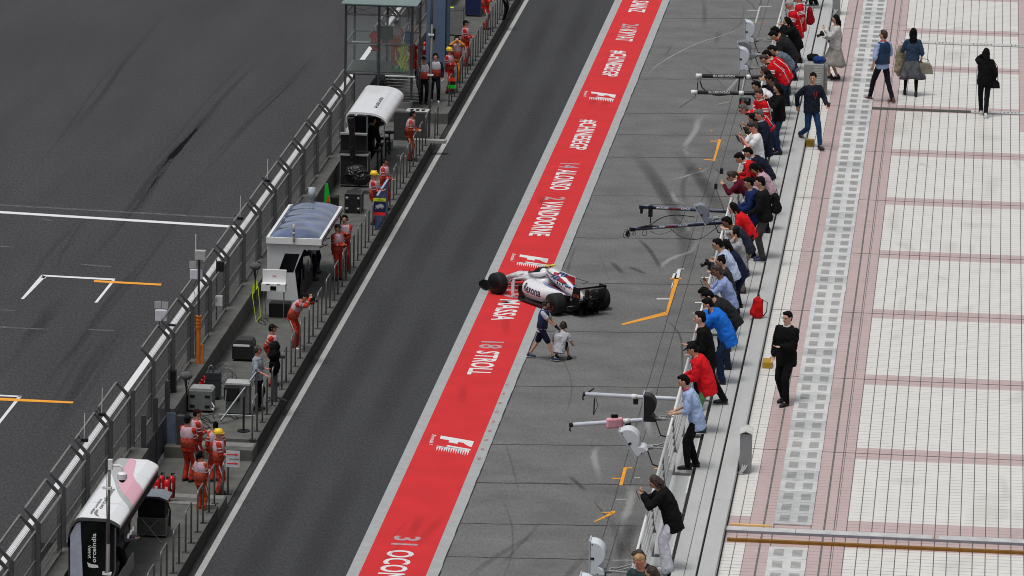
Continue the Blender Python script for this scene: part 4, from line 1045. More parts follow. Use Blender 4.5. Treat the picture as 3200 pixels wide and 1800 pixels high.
pp('man with glasses in a pale blue shirt leaning beside the long haired woman', (2243, 745), 184, 1.72, lean=30, pitch=5, arms=('lowrail', 'lowrail'), top=(188, 204, 232), low=(46, 60, 84), glasses=True, loose=.05, group=GR)
pp('woman with very long black hair in a navy top and navy trousers', (2267, 748), 186, 1.66, lean=32, pitch=15, arms=('rail', 'rail'), top=(28, 36, 62), low=(30, 40, 66), shoe=(210, 210, 212), fem=True, hair='long', group=GR)
pp('woman with a top bun pointing a camera over the rail', (2252, 798), 190, 1.64, lean=18, pitch=15, arms=('eyecam', 'eyecam'), top=(52, 52, 54), low=BK, fem=True, hair='bun', hold=('camera', 'black camera held by the woman with the top bun'), group=GR)
pp('man in a lilac blue shirt and maroon trousers looking at his phone', (2243, 828), 188, 1.74, lean=24, pitch=10, arms=('phone', 'phone'), top=(150, 168, 214), low=(58, 26, 38), hair='short', hc='b', skin='d', sleeve='roll', loose=.08, hold=('phone', 'dark phone held by the man in the lilac blue shirt'), group=GR)
pp('man in a black jacket leaning, partly behind another black jacket', (2202, 896), 184, 1.74, lean=46, pitch=25, arms=('rail', 'rail'), top=(26, 26, 28), low=(30, 34, 46), jacket=.01, group=GR)
pp('man in a charcoal jacket and dark jeans leaning low beside the blue hooded jacket', (2214, 905), 184, 1.76, lean=48, pitch=25, arms=('rail', 'rail'), top=(38, 38, 42), low=(36, 46, 64), jacket=.015, loose=.05, group=GR)
pp('man in a bright blue hooded jacket and blue jeans leaning on his elbows', (2212, 930), 184, 1.76, lean=34, pitch=15, arms=('face', 'rail'), top=(34, 116, 222), low=(30, 46, 74), shoe=(40, 44, 54), jacket=.025, hood=True, loose=.06, untuck=.2, group=GR)
pp('man all in black with one foot stretched back, beside the blue hooded jacket', (2188, 972), 186, 1.82, lean=14, pitch=0, arms=('rail', 'belly'), top=(18, 18, 19), low=(18, 18, 19), shoe=(24, 24, 25), skin='e', untuck=.2, jacket=.01, stance=(.1, .12, .1, -.34, 0, .02), group=GR)
pp('person in a bright red jacket, black and red cap and green trousers', (2164, 1070), 182, 1.72, lean=24, pitch=15, arms=('rail', 'rail'), top=(224, 30, 40), low=(98, 150, 90), shoe=(34, 44, 66), cap=('cap', (26, 24, 26)), jacket=.03, loose=.06, untuck=.2, legs='slim', group=GR)
pp('man in a light blue shirt and black trousers resting an arm on the railing', (2137, 1170), 184, 1.74, lean=20, pitch=15, arms=('lowrail', 'rail'), top=(168, 190, 230), low=(20, 20, 23), shoe=(22, 22, 23), sleeve='roll', collar=(214, 90, 130), loose=.1, untuck=.2, stance=(.1, .08, .1, -.06), group=GR)
pp('woman in a black jacket and wide white trousers holding a phone over the rail', (2046, 1484), 186, 1.66, lean=26, pitch=30, arms=('phone', 'phone'), top=(20, 20, 21), low=(216, 216, 228), shoe=(205, 200, 204), fem=True, hair='bob', hc='b', legs='flare', jacket=.03, untuck=.24, hold=('phone', 'small phone held by the woman in wide white trousers'), group=GR)
pp('person with short brown hair in a navy jacket, right behind the blond man', (1997, 1718), 188, 1.72, lean=24, pitch=20, arms=('rail', 'rail'), top=(24, 30, 50), low=BK, hair='short', hc='b', group=GR)
pp('blond man with a reddish face, turned to the camera at the near end', (1998, 1728), 235, 1.74, lean=10, pitch=20, arms=('rail', 'rail'), top=(54, 72, 74), low=BK, hair='bald', hc='y', skin='r', group=GR, z=ZL)
pp('dark red haired woman cut off by the bottom edge of the frame', (2035, 1768), 190, 1.66, lean=18, pitch=20, arms=('rail', 'rail'), top=(60, 30, 36), low=BK, fem=True, hair='long', hc='b', group=GR)
# ---- people on the tiles
a = pp('man in a navy sweater and blue jeans striding off the ledge with a phone', (2541, 226), 300, 1.80, z=T+.0, yaw=-35, pitch=6, arms=('fwd', 'bk'), top=(34, 38, 52), low=(36, 62, 100), shoe=(38, 36, 38), stance=(.06, .36, .06, -.36, 0, .17), lanyard=(214, 60, 50), loose=.12, hold=('phone1', 'phone carried by the striding man in the navy sweater'), legs='slim')
a = pp('woman in a long grey windblown skirt and pale jacket carrying a camera', (2612, 46), 196, 1.66, z=T, pitch=15, arms=('phone', 'belly'), top=(196, 196, 194), low='skin', shoe=(26, 24, 26), fem=True, hair='bob', hc='k', glasses=True, skirt=((150, 148, 143), .62, .36), stance=(.07, .14, .07, -.10, .05, 0), jacket=.02, hold=('camera', 'black camera with a long strap held by the woman in the grey skirt'))
g = G(); g.box((0, 0, 0), (.10, .36, .20)); o = bevel(g.build('handbag', fab((44, 30, 40)), loc=a['M'] @ Vector((.24, -.05, 1.0)), rz=a['rz']), .03, 3); tag(o, 'dark plum shoulder bag of the woman in the grey skirt', 'bag')
pp('bearded man in a blue waistcoat, pale blue sleeves and dark trousers walking away', (2761, 93), 130, 1.80, z=T, yaw=25, arms=('down', 'fwd'), top=(160, 178, 216), low=(28, 30, 40), shoe=(92, 60, 50), sleeve='roll', collar=(214, 70, 60), vest=((36, 62, 92), (34, 58, 88)), stance=(.12, .28, .12, -.30), legs='slim', hc='b')
a = pp('long haired woman in a denim jacket and grey print skirt carrying a coat', (2855, 86), 92, 1.70, z=T, arms=('fwd', 'down'), top=(50, 70, 94), low=(22, 22, 24), shoe=(24, 22, 24), fem=True, hair='long', skirt=((78, 80, 86, 1), .58, .33), stance=(.16, .10, .12, -.16), sleeve='roll')
g = G(); g.loft([(0, 0, .26), (0, .02, .1), (.03, .02, -.15), (-.04, .0, -.42), (-.05, 0, -.55)], [(.10, .05), (.15, .09), (.19, .11), (.15, .08), (.05, .03)], lat=(1, 0, 0), n=14); g.loft([(.1, 0, .12), (.12, 0, -.2), (.13, 0, -.5)], [(.07, .04), (.08, .05), (.09, .03)], n=10)
o = remesh(g.build('coat', fab((158, 146, 122)), loc=a['wL']+Vector((-.06, 0, -.05)), rz=.3), .014, 3, .05); tag(o, 'beige trench coat carried over the arm of the denim jacket woman', 'coat')
def handbag(loc, rz, label, col, wd, h, sl):
    r = empty('handbag', loc, rz, label, 'bag')
    g = G(); g.prism([(-wd/2, 0), (wd/2, 0), (wd*.42, h*.75), (wd*.2, h), (-wd*.2, h), (-wd*.42, h*.75)], -.06, .06, lambda x, z, y: (x, y, z)); bevel(g.build('pouch', fab(col), r), .02, 2)
    g = G(); g.loft([(-wd*.3, 0, h*.85), (-wd*.2, 0, h+sl*.8), (0, 0, h+sl), (wd*.2, 0, h+sl*.8), (wd*.3, 0, h*.85)], .009, n=6); g.build('strap', fab(tuple(int(c*.8) for c in col)), r, smooth=True)
handbag(a['wR']+Vector((.08, -.02, -.32)), .1, 'beige rounded handbag of the denim jacket woman', (140, 134, 118), .46, .28, .1)
a = pp('woman in a black jacket and leggings with white sneakers, far right', (3082, 149), 100, 1.70, z=T, arms=('face', 'down'), top=(18, 18, 20), low=(22, 22, 26), shoe=(206, 204, 200), fem=True, hair='long', legs='slim', jacket=.02, stance=(.02, .26, .0, -.28))
handbag(a['wR']+Vector((.03, -.03, -.16)), .2, 'small black handbag of the woman in white sneakers', (24, 24, 27), .26, .20, .42)
pp('young man with glasses in a black suit and white shirt standing alone on the tiles', (2461, 972), 238, 1.77, z=T, yaw=-4, pitch=4, arms=('belly', 'down'), top=(17, 17, 19), low=(16, 16, 18), shoe=(20, 20, 22), skin='e', hair='short', glasses=True, jacket=.025, untuck=.2, collar=(226, 226, 230), stance=(.12, .14, .10, -.10))
pp('person cut off by the top edge, only grey shoes and dark legs on the ledge', (2545, 20), 186, 1.72, z=ZL+.05, anchor='feet', top=(40, 44, 50), low=(26, 28, 34), shoe=(104, 110, 112), stance=(.05, .1, .05, -.05))
# ---- loose bags
p = P(2365, 1018, T)
backpack((p.x, p.y, ZL+.05), -R(60), 'bright red backpack standing alone on the pale upstand', (196, 24, 26), h=.42, wd=.30, dp=.2)
p = P(2544, 300, T)
for dx, cc, lb, dz in ((-.06, (26, 26, 28), 'black holdall lying on top of the louvred metal box', 0), (.10, (34, 66, 128), 'blue rolled jacket lying on the louvred metal box beside the black holdall', 0)):
    g = G(); y = .5 if dx < 0 else .18
    g.loft([(-.16, 0, .07), (-.1, 0, .09), (.05, .01, .10), (.15, 0, .06)], [(.06, .05), (.12, .09), (.12, .08), (.06, .05)], lat=(0, 1, 0), n=12)
    o = remesh(g.build('holdall' if dx < 0 else 'jacket_bundle', fab(cc), loc=(p.x+dx, p.y+y, T+.80)), .014, 2, .04); tag(o, lb, 'bag' if dx < 0 else 'jacket')

# ---- marshals and crews on the island
OR = (192, 58, 40); OR2 = (194, 78, 40); PK = (198, 170, 182); PR = (206, 84, 62); YH = (232, 196, 36)
I = .42
GM = 'orange suited marshals on the pit island'
def marshal(label, at, head, z=I, top=OR, **k):
    k.setdefault('hair', 'short'); k.setdefault('H', 1.74); k.setdefault('shoe', (26, 26, 28)); k.setdefault('vest', (PK, PR))
    return pp(label, at, head, z=z, suit=True, top=top, loose=.10, group=GM, **k)
marshal('marshal in orange beside the yellow helmet, hands held in front, in a dark red cap', (616, 1278), 20, z=.04, arms=('belly', 'belly'), cap=('cap', (60, 20, 26)), pitch=5)
marshal('marshal in orange at the back of the group of five, in a dark cap', (588, 1298), 60, z=.04, arms=('belly', 'belly'), cap=('cap', (28, 28, 30)), H=1.78)
marshal('woman marshal with a black bun behind the yellow helmet', (673, 1316), 110, z=.04, arms=('down', 'down'), fem=True, hair='bun', H=1.62)
marshal('marshal with a yellow helmet beside the arrow board', (684, 1341), 10, z=.04, arms=('belly', 'rail'), cap=('helmet', YH), hair='none')
marshal('marshal with a black ponytail at the edge of the island step', (628, 1408), 50, z=.3, arms=('down', 'belly'), top=OR2, fem=True, hair='pony', headset=(24, 24, 26), H=1.66)
marshal('marshal in a red peaked cap looking across the lane behind the television camera', (852, 1013), 0, arms=('back', 'back'), cap=('cap', (34, 24, 26)), headset=(26, 26, 28), H=1.76)
a = marshal('marshal bending over a hoop to take a photograph', (952, 914), -15, lean=32, pitch=5, arms=('eyecam', 'eyecam'), cap=('cap', (30, 24, 26)), shoe=(200, 198, 194), H=1.80, hold=('camera', 'small camera of the bending marshal'))
marshal('marshal with clipboard hands nearest the blue roofed shelter', (1055, 700), -40, arms=('belly', 'belly'), cap=('cap', (28, 28, 30)))
marshal('marshal facing the blue roofed shelter with folded arms', (1077, 672), -95, arms=('cross', 'cross'), headset=(26, 26, 28), H=1.76)
marshal('marshal with a yellow helmet behind the blue board', (1170, 535), -5, arms=('belly', 'belly'), cap=('helmet', YH), hair='none')
marshal('marshal in a headset holding the top of the blue board', (1203, 492), -10, arms=('back', 'rail'), headset=(26, 26, 28), cap=('cap', (26, 26, 28)))
marshal('marshal leaning forward with elbows on a hoop by the white shelter', (1290, 346), 0, top=OR2, lean=10, arms=('rail', 'rail'), headset=(24, 24, 26), hc='k')
marshal('marshal with a yellow helmet holding the red black and green board', (1405, 148), -25, arms=('belly', 'belly'), top=(206, 40, 38), cap=('helmet', YH), hair='none', H=1.7)
marshal('marshal in yellow orange photographing toward the camera', (1428, 113), -80, arms=('eyecam', 'eyecam'), top=(226, 140, 50), headset=(24, 24, 26))
marshal('marshal in red with a black cap beyond the yellow orange marshal', (1456, 63), -5, arms=('belly', 'belly'), top=(214, 44, 40), cap=('cap', (24, 24, 26)))
marshal('tall marshal in red cut off by the top edge', (1515, 92), 0, anchor='feet', arms=('belly', 'belly'), top=(222, 52, 40), H=1.8)
marshal('marshal standing inside the glass tower resting on the rail', (1238, 63), -80, z=1.72, pitch=15, arms=('belly', 'belly'), top=OR2, cap=('cap', (30, 26, 26)))
pp('man in a black and white jacket and printed bib by the staircase', (1325, 176), -70, z=I, arms=('down', 'down'), top=(30, 30, 36), low=(26, 28, 36), vest=((206, 206, 214), PR), cap=('cap', (28, 24, 26)), H=1.74, jacket=.01)
pp('man in a white sleeved jacket and printed bib in front of the blue column', (1361, 167), -80, z=I, arms=('down', 'down'), top=(38, 42, 60), low=(26, 30, 44), vest=((214, 214, 222), PR), headset=(26, 26, 28), skin='e', H=1.78, shoe=(206, 206, 206), jacket=.01, stance=(.12, .15, .12, -.12))
pp('figure in black with a white trimmed rucksack behind the yellow helmet', (1408, 140), 20, z=I, top=(22, 24, 28), low=(22, 22, 24), H=1.7, jacket=.02)
pp('person in black trousers at the hoops by the top edge', (1575, 62), 0, z=I, anchor='feet', top=BK, low=(20, 20, 24))
pp('cameraman in a grey shirt with bright green ear defenders', (806, 1080), -10, z=I, arms=('belly', 'fwd'), top=(150, 160, 172), low=(24, 24, 26), sleeve='roll', cap=('cap', (96, 92, 92)), headset=(150, 220, 40), skin='r', H=1.80, loose=.12, hair='short', hc='b')
# crews inside the shelters
for i, (x, y, lb) in enumerate(((-19.95, 148.6, 'crew member in a white shirt nearest the open side of the blue roofed shelter'), (-20.2, 147.4, 'crew member in navy and white seated in the blue roofed shelter'), (-20.0, 149.6, 'crew member in white at the far end of the blue roofed shelter'))):
    pp(lb, (x, y), 0, anchor='xy', z=I, H=1.70, lean=14, arms=('belly', 'belly'), top=((200, 204, 212), (30, 38, 66), (196, 200, 208))[i], low=(26, 30, 48), headset=(24, 24, 26))
for i, (x, y, lb) in enumerate(((-20.4, 166.4, 'crew member in black at the screens of the white shelter'), (-20.45, 168.4, 'crew member in black with a white shoulder at the far end of the white shelter'))):
    pp(lb, (x, y), 0, anchor='xy', z=I, H=1.68, lean=10, arms=('belly', 'belly'), top=((26, 26, 30), (60, 60, 66))[i], low=(26, 26, 30), headset=(24, 24, 26))
pp('crew member in a grey team top at the screens of the pink and white shelter', (-20.1, 115.2), 0, anchor='xy', z=I, H=1.70, lean=20, arms=('belly', 'belly'), top=(110, 112, 118), low=(30, 30, 34), headset=(190, 40, 40))
# ---- mechanics
pp('mechanic in a white and navy team shirt and shorts walking with gloved hands', (1707, 936), -8, z=0, H=1.82, lean=8, pitch=8, arms=((-.16, .38, .92), (.10, .44, .96)), top=(206, 208, 220), vest=((46, 56, 98), (34, 42, 80)), low=(24, 28, 52), legs='short', sleeve='short', shoe=(34, 46, 82), skin='a', gloves=True, headset=(30, 30, 32), collar=(40, 56, 110), stance=(.1, -.40, .12, .38), hc='b', loose=.04)
pp('mechanic in a white team shirt and black shorts crouching on the apron', (1761, 1006), 72, z=0, H=1.76, crouch=.60, hips=-.14, lean=28, pitch=-4, arms=('fwd', 'fwd'), top=(198, 200, 208), low=(24, 25, 30), legs='short', sleeve='short', shoe=(30, 30, 33), skin='a', headset=(40, 38, 36), hc='b', stance=(.14, .02, .22, .12), loose=.06)

# ================================================================ SHELTERS ON THE ISLAND
def arch(x0, x1, zb, z0, zt, z1, wa=.15, wb=.45, n=40):
    'profile: up the left side, over a rounded top, down to the right eave'
    pts = [(x0, zb), (x0, z0)]
    w_ = x1-x0
    for i in range(1, n):
        t = i/n
        if t < wa: a = t/wa*PI/2; pts.append((x0+wa*w_*(1-math.cos(a)), z0+(zt-z0)*math.sin(a)))
        elif t < 1-wb: pts.append((x0+w_*(wa+(t-wa)), zt-.015*(t-wa)))
        else: a = (t-1+wb)/wb*PI/2; pts.append((x0+w_*(1-wb+wb*math.sin(a)), z1+(zt-.01-z1)*(math.cos(a) if wb > .3 else 1-(t-1+wb)/wb)))
    pts.append((x1, z1)); return pts
def arched_shelter(y0, y1, x0, x1, label, paint_, rim, zt=2.64, z1=2.28, z0=2.44, wa=.14, wb=.5, zb=2.3):
    r = empty('pit_shelter', (0, 0, 0), 0, label, 'shelter')
    pr = arch(x0, x1, zb, z0, zt, z1, wa, wb)
    g = G(); th = .05
    inn = [(x+(.05 if i < 3 else 0), z-th) for i, (x, z) in enumerate(pr)]
    for i in range(len(pr)-1):
        a, b = pr[i], pr[i+1]; c, d = inn[i], inn[i+1]
        for k in range(4):
            ya = y0+(y1-y0)*k/4; yb = y0+(y1-y0)*(k+1)/4-(.012 if k < 3 else 0)
            g.quad((a[0], ya, a[1]), (a[0], yb, a[1]), (b[0], yb, b[1]), (b[0], ya, b[1]))
        g.quad((c[0], y0, c[1]), (d[0], y0, d[1]), (d[0], y1, d[1]), (c[0], y1, c[1]))
        g.quad((a[0], y0, a[1]), (b[0], y0, b[1]), (d[0], y0, d[1]), (c[0], y0, c[1])); g.quad((a[0], y1, a[1]), (c[0], y1, c[1]), (d[0], y1, d[1]), (b[0], y1, b[1]))
    a, c = pr[-1], inn[-1]; g.quad((a[0], y0, a[1]), (a[0], y1, a[1]), (c[0], y1, c[1]), (c[0], y0, c[1]))
    g.build('roof', paint_, r, smooth=False)
    for y in (y0-.03, y1):
        g = G()
        for i in range(len(pr)-1):
            a, b = pr[i], pr[i+1]
            g.prism([(a[0], a[1]+.004), (b[0], b[1]+.004), (b[0], b[1]-.07), (a[0], a[1]-.07)], y, y+.028, lambda x, z, yy: (x, yy, z))
        g.build('roof_rim', rim, r)
    return r, pr
GLOSSW = mat('gloss_white', (236, 238, 241), rough=.22, n=.02, coat=.5)
IN_ = mat('interior_black', (16, 16, 18), rough=.7)
# white shelter (far)
Y0, Y1, X0, X1 = 164.5, 169.4, -21.02, -19.62
r, pr = arched_shelter(Y0, Y1, X0, X1, 'curved white roofed pit shelter below the glass tower', GLOSSW, GLOSSW)
g = G(); g.b2(X0, X0+.04, Y0, Y1, I, 2.0); g.b2(X0, X0+.14, Y0-.02, Y0+.02, I, 2.05); g.build('back_wall', WHT, r)
parts('post', STEEL, r, [G().b2(-20.32, -20.26, Y0, Y0+.03, I, 2.6), G().b2(-19.72, -19.68, Y0, Y0+.03, I+.3, 2.3)])
G().b2(-20.90, -20.33, Y0+.04, Y0+.06, I, 2.5).build('side_panel', GLS, r)
G().b2(-20.97, -20.6, Y0+.1, Y1-.1, I, 1.5).build('desk', IN_, r)
parts('screen', GLS, r, [G().box((-20.62, Y0+.6+k*.85, 1.85), (.05, .6, .4)) for k in range(5)])
parts('stool', IN_, r, [G().loft([(-20.0, y, I+.74), (-20.0, y, I+.80)], .17, n=14).loft([(-20, y, I), (-20, y, I+.75)], .03, n=8) for y in [Y0+.7+k*1.1 for k in range(4)]])
g = G(); g.prism([(Y0-.5, I), (Y0-.5, I+.42), (Y1-1, I+.42), (Y1-1, I)], -20.24, -20.19, lambda y, z, x: (x, y, z)); g.build('foot_board', mat('board_grey', (150, 152, 153), rough=.5), r)
g = G(); g.loft([(-19.9, Y1-1, I+.01), (-20.2, Y1-1, I+.42)], .012, n=5); g.build('brace', STEEL, r)
g = G(); text(g, 'McLAREN HONDA', lambda u, v: (-20.02-.17*v, Y0+1.0+1.9*u, 2.638-.07*(1-v)**1.3+.012), bold=.02)
g.build('lettering', mat('letter_black', (34, 34, 36), rough=.5), r)
g = G(); g.prism([(x+.03, z-.06) for x, z in pr[1:24]]+[(x+.03, z-.075) for x, z in pr[1:24]][::-1], Y0+.03, Y0+.05, lambda x, z, y: (x, y, z)); g.build('orange_trim', mat('trim_orange', (196, 74, 30), rough=.5), r)

# blue roofed shelter (middle)
Y0, Y1, X0, X1 = 145.75, 150.5, -20.98, -19.3
r = empty('pit_shelter', (0, 0, 0), 0, 'white pit shelter with a shiny blue translucent roof and open side', 'shelter')
g = G()
g.prism([(X0+.02, I), (-20.0, I), (-20.12, 1.35), (-19.85, 2.0), (-19.38, 2.0), (-19.38, 2.16), (X0+.02, 2.16)], Y0, Y0+.06, lambda x, z, y: (x, y, z))
g.b2(X0+.02, X0+.08, Y0+.06, Y1, I, 2.1); g.build('wall', mat('cabin_white', (204, 206, 208), rough=.4, n=.04), r)
g = G(); g.prism([(-20.62, 1.28), (-20.16, 1.28), (-19.97, 1.86), (-20.42, 1.86)], Y0-.006, Y0, lambda x, z, y: (x, y, z)); bevel(g.build('window', GLS, r), .05, 3)
g = G()
for a, b, c, d in ((X0, X1, Y0-.10, Y0-.02), (X0, X1, Y1-.08, Y1), (X0, X0+.08, Y0-.02, Y1-.08), (X1-.08, X1, Y0-.02, Y1-.08)): g.b2(a, b, c, d, 2.17, 2.36)
g.build('roof_frame', WHT, r)
BLUF = mat('blue_film', (84, 100, 134), rough=.14, n=.5, sc=1.6, spec=.7, coat=.6)  # strong colour noise paints navy to pale reflections into the film
g = G(); nx, ny = 16, 24
vs = []
for j in range(ny+1):
    for i in range(nx+1):
        u = i/nx; v = j/ny; sg = math.sin(PI*u)**.6
        rib = abs(math.sin(PI*v*5)); z = 2.33+.17*sg*math.sin(PI*min(1, v*6+.15)/2)**1+.045*rib*sg+.006*math.sin(40*v)*(1-sg)
        vs.append((X0+.08+(X1-X0-.16)*u, Y0+(Y1-.08-Y0)*v, z))
g.add(vs, [(j*(nx+1)+i, j*(nx+1)+i+1, (j+1)*(nx+1)+i+1, (j+1)*(nx+1)+i) for j in range(ny) for i in range(nx)])
g.build('roof_film', BLUF, r, smooth=True)
g = G(); g.b2(X1+.001, X1+.01, Y0-.08, Y1, 2.20, 2.26); g.build('blue_stripe', mat('stripe_blue', (44, 62, 92), rough=.4), r)
g = G(); text(g, 'WILLIAMS', lambda u, v: (X1+.008, Y0+.15+1.6*u, 2.275+.06*v)); text(g, 'RACING', lambda u, v: (X1+.008, Y0+2.0+1.2*u, 2.275+.06*v)); g.build('lettering', mat('letter_navy', (60, 66, 110), rough=.5), r)
g = G(); g.loft([(-20.14, Y0-.12, 2.26), (-20.14, Y0-.13, 2.46)], .03, n=10); g.loft([(-20.14, Y0-.13, 2.46), (-20.14, Y0-.13, 2.56)], .052, n=10); g.loft([(-20.14, Y0-.13, 2.56), (-20.14, Y0-.13, 2.80)], .038, n=10); g.build('antenna_mast', mat('mast_grey', (170, 172, 172), rough=.4, n=.1), r, smooth=True)
g = G(); g.loft([(-20.3, Y1+.3, 2.1), (-20.3, Y1+.3, 2.78)], .035, n=8); g.loft([(-20.3, Y1+.3, 2.5), (-20.3, Y1+.3, 2.86)], .11, n=14); g.build('antenna_drum', mat('drum_grey', (168, 176, 186), rough=.4), r, smooth=True)
G().b2(X0+.1, -20.5, Y0+.1, Y1-.1, I, 1.45).build('desk', IN_, r)
parts('screen', GLS, r, [G().box((-20.5, Y0+.7+k*.85, 1.75), (.05, .55, .36)) for k in range(5)])
G().prism([(Y0+.3, I), (Y0+.3, I+.46), (Y1-.5, I+.46), (Y1-.5, I)], -19.98, -19.92, lambda y, z, x: (x, y, z)).build('foot_board', mat('board_dark', (58, 58, 58), rough=.6), r)
parts('grab_rail', STEEL, r, [G().loft([(-19.97, Y0+.5+k*.7, I), (-19.97, Y0+.5+k*.7, I+.85)], .018, n=6) for k in range(6)])
g = G(); g.b2(X1-.06, X1-.02, Y1-.12, Y1-.08, I, 2.2); g.build('post', STEEL, r)

# pink and white shelter (near)
Y0, Y1, X0, X1 = 113.25, 118.8, -21.02, -19.76
r, pr = arched_shelter(Y0, Y1, X0, X1, 'white pit shelter with a pink and grey swoosh on its curved roof', GLOSSW, mat('rim_grey', (96, 97, 98), rough=.4, metal=.3), zt=2.52, z1=2.33, z0=1.95, wa=.26, wb=.22, zb=1.8)
def rp(u, v, off=.006):
    'point on the roof: u across (0 left eave .. 1 right eave), v along'
    t = max(0, min(.9999, u))*(len(pr)-2); i = int(t)+1; f = t-int(t)
    a, b = pr[i], pr[min(i+1, len(pr)-1)]
    nx_, nz = -(b[1]-a[1]), (b[0]-a[0]); l = math.hypot(nx_, nz) or 1
    return (a[0]+(b[0]-a[0])*f+nx_/l*off, Y0+(Y1-Y0)*v, a[1]+(b[1]-a[1])*f+nz/l*off)
def roof_band(c, mt, nm, off):
    g = G(); n = 44
    def cur(t):
        t *= len(c)-1; i = min(int(t), len(c)-2); f = t-i; f = f*f*(3-2*f)*.5+f*.5
        return c[i][0]+(c[i+1][0]-c[i][0])*f, c[i][1]+(c[i+1][1]-c[i][1])*f, c[i][2]+(c[i+1][2]-c[i][2])*f
    for k in range(n):
        u0, a0, b0 = cur(k/n); u1, a1, b1 = cur((k+1)/n)
        g.quad(rp(u0, a0, off), rp(u1, a1, off), rp(u1, b1, off), rp(u0, b0, off))
    g.build(nm, mt, r)
roof_band([(.10, .92, 1.0), (.25, .74, 1.0), (.40, .62, .995), (.50, .53, .99), (.60, .44, .72), (.72, .36, .60), (.85, .29, .52), (1, .22, .46)], mat('swoosh_grey', (176, 178, 178), rough=.25, n=.02, coat=.4), 'grey_swoosh', .005)
roof_band([(.42, .74, 1.0), (.50, .60, 1.0), (.58, .52, .96), (.68, .45, .74), (.80, .38, .64), (1, .30, .56)], mat('swoosh_pink', (228, 168, 186), rough=.25, n=.02, coat=.4), 'pink_swoosh', .009)
g = G(); LG = mat('logo_grey', (120, 121, 120), rough=.4)
text(g, 'SAHARA', lambda u, v: rp(.42-.05*v, .16+.15*u, .011), bold=.02); text(g, 'orceIndia', lambda u, v: rp(.53-.09*v, .15+.33*u, .011), bold=.02)
g.add([rp(*q_, .011) for q_ in ((.37, .15), (.36, .09), (.38, .06), (.41, .06), (.40, .09), (.41, .14))], [(0, 1, 2, 3, 4, 5)]); g.add([rp(*q_, .011) for q_ in ((.44, .13), (.43, .08), (.47, .05), (.58, .02), (.50, .07), (.48, .13))], [(0, 1, 2, 3, 4, 5)])
g.build('lettering', LG, r)
g = G(); g.prism([(X0+.03, 1.6), (X0+.36, 1.6), (X0+.36, 2.44), (X0+.2, 2.36), (X0+.06, 2.1)], Y0+.0, Y0+.03, lambda x, z, y: (x, y, z)); g.b2(X0+.03, X0+.36, Y0, Y0+.03, I, 1.6); g.build('end_panel', mat('panel_pale', (176, 182, 198), rough=.3), r)
g = G(); g.prism([(X0+.36, .95), (X0+.92, 1.02), (X0+.92, 2.45), (X0+.3, 2.42)], Y0-.006, Y0+.02, lambda x, z, y: (x, y, z)); g.prism([(X0+.96, .8), (X1-.12, .85), (X1-.10, 2.27), (X0+.96, 2.45)], Y0+.03, Y0+.05, lambda x, z, y: (x, y, z)); g.build('window', GLS, r)
g = G(); g.prism([(X0+.50, I), (X0+.66, I), (X0+.80, .98), (X0+.66, .94)], Y0-.002, Y0+.03, lambda x, z, y: (x, y, z)); g.build('pink_panel', mat('panel_pink', (196, 120, 158), rough=.3), r)
g = G(); text(g, 'SAHARA', lambda u, v: (X0+.55-.07*v, Y0-.012, 1.52+.32*u), bold=.02); text(g, 'orceIndia', lambda u, v: (X0+.68-.11*v, Y0-.012, 1.42+.72*u), bold=.02)
g.add([(X0+x, Y0-.012, z) for x, z in ((.50, 1.30), (.46, 1.42), (.56, 1.38), (.72, 1.36), (.74, 1.30), (.62, 1.28))], [(0, 1, 2, 3, 4, 5)]); g.build('lettering', WHT, r)
parts('post', STEEL, r, [G().b2(X0+.92, X0+.97, Y0-.02, Y0+.03, I, 2.46)]); g = G(); g.loft([(X1-.12, Y0, 2.3), (X1-.12, Y0, 1.25), (X1-.2, Y0, 1.0), (X0+.97, Y0, .86)], .018, n=6); g.build('side_tube', STEEL, r)
G().b2(X0, X0+.05, Y0, Y1, I, 2.1).build('back_wall', mat('wall_dark_grey', (70, 72, 74), rough=.5), r)
G().b2(X0+.1, -20.45, Y0+.1, Y1-.1, I, 1.5).build('desk', IN_, r)
parts('screen', GLS, r, [G().box((-20.42, Y0+.8+k*1.0, 1.8), (.05, .6, .36)) for k in range(5)])
parts('headphone_hook', WHT, r, [G().box((-19.72, Y0+.9+k*.32, 1.85), (.05, .16, .02), rot=Matrix.Rotation(.5, 3, 'X')) for k in range(3)])
G().prism([(Y0-1.2, I+.02), (Y0-1.2, I+.42), (Y0+3.0, I+.42), (Y0+3.0, I+.02)], -19.98, -19.94, lambda y, z, x: (x, y, z)).build('foot_board', mat('board_pale', (150, 151, 150), rough=.5), r)
G().b2(X1-.04, X1-.02, Y0+.05, Y1, 2.05, 2.29).build('fascia', IN_, r)

# ================================================================ GLASS TOWER
FZ, RZ, TX0, TX1, TY0, TY1 = 1.7, 4.25, -22.62, -20.2, 176.75, 179.3
r = empty('marshal_tower', (0, 0, 0), 0, 'steel and glass marshal tower with a staircase at the top of the island', 'tower')
parts('post', DARKST, r, [G().b2(x-.04, x+.04, y-.04, y+.04, .05, RZ) for x in (TX0, (TX0+TX1)/2, TX1) for y in (TY0, TY1)])
g = G()
for z in (FZ+1.1, FZ+2.15, RZ-.06, FZ):
    for y in (TY0, TY1): g.b2(TX0, TX1, y-.025, y+.025, z-.025, z+.025)
    for x in (TX0, TX1): g.b2(x-.025, x+.025, TY0, TY1, z-.025, z+.025)
g.build('rail', STEEL, r)
g = G()
for xa, xb in ((TX0, (TX0+TX1)/2), ((TX0+TX1)/2, TX1)):
    g.loft([(xa, TY0, FZ+2.15), (xb, TY0, RZ-.06)], .006, n=4); g.loft([(xb, TY0, FZ+2.15), (xa, TY0, RZ-.06)], .006, n=4)
g.build('tie_rod', STEEL, r)
m = bpy.data.materials.new('clear_glass'); m.use_nodes = True; b_ = m.node_tree.nodes['Principled BSDF']
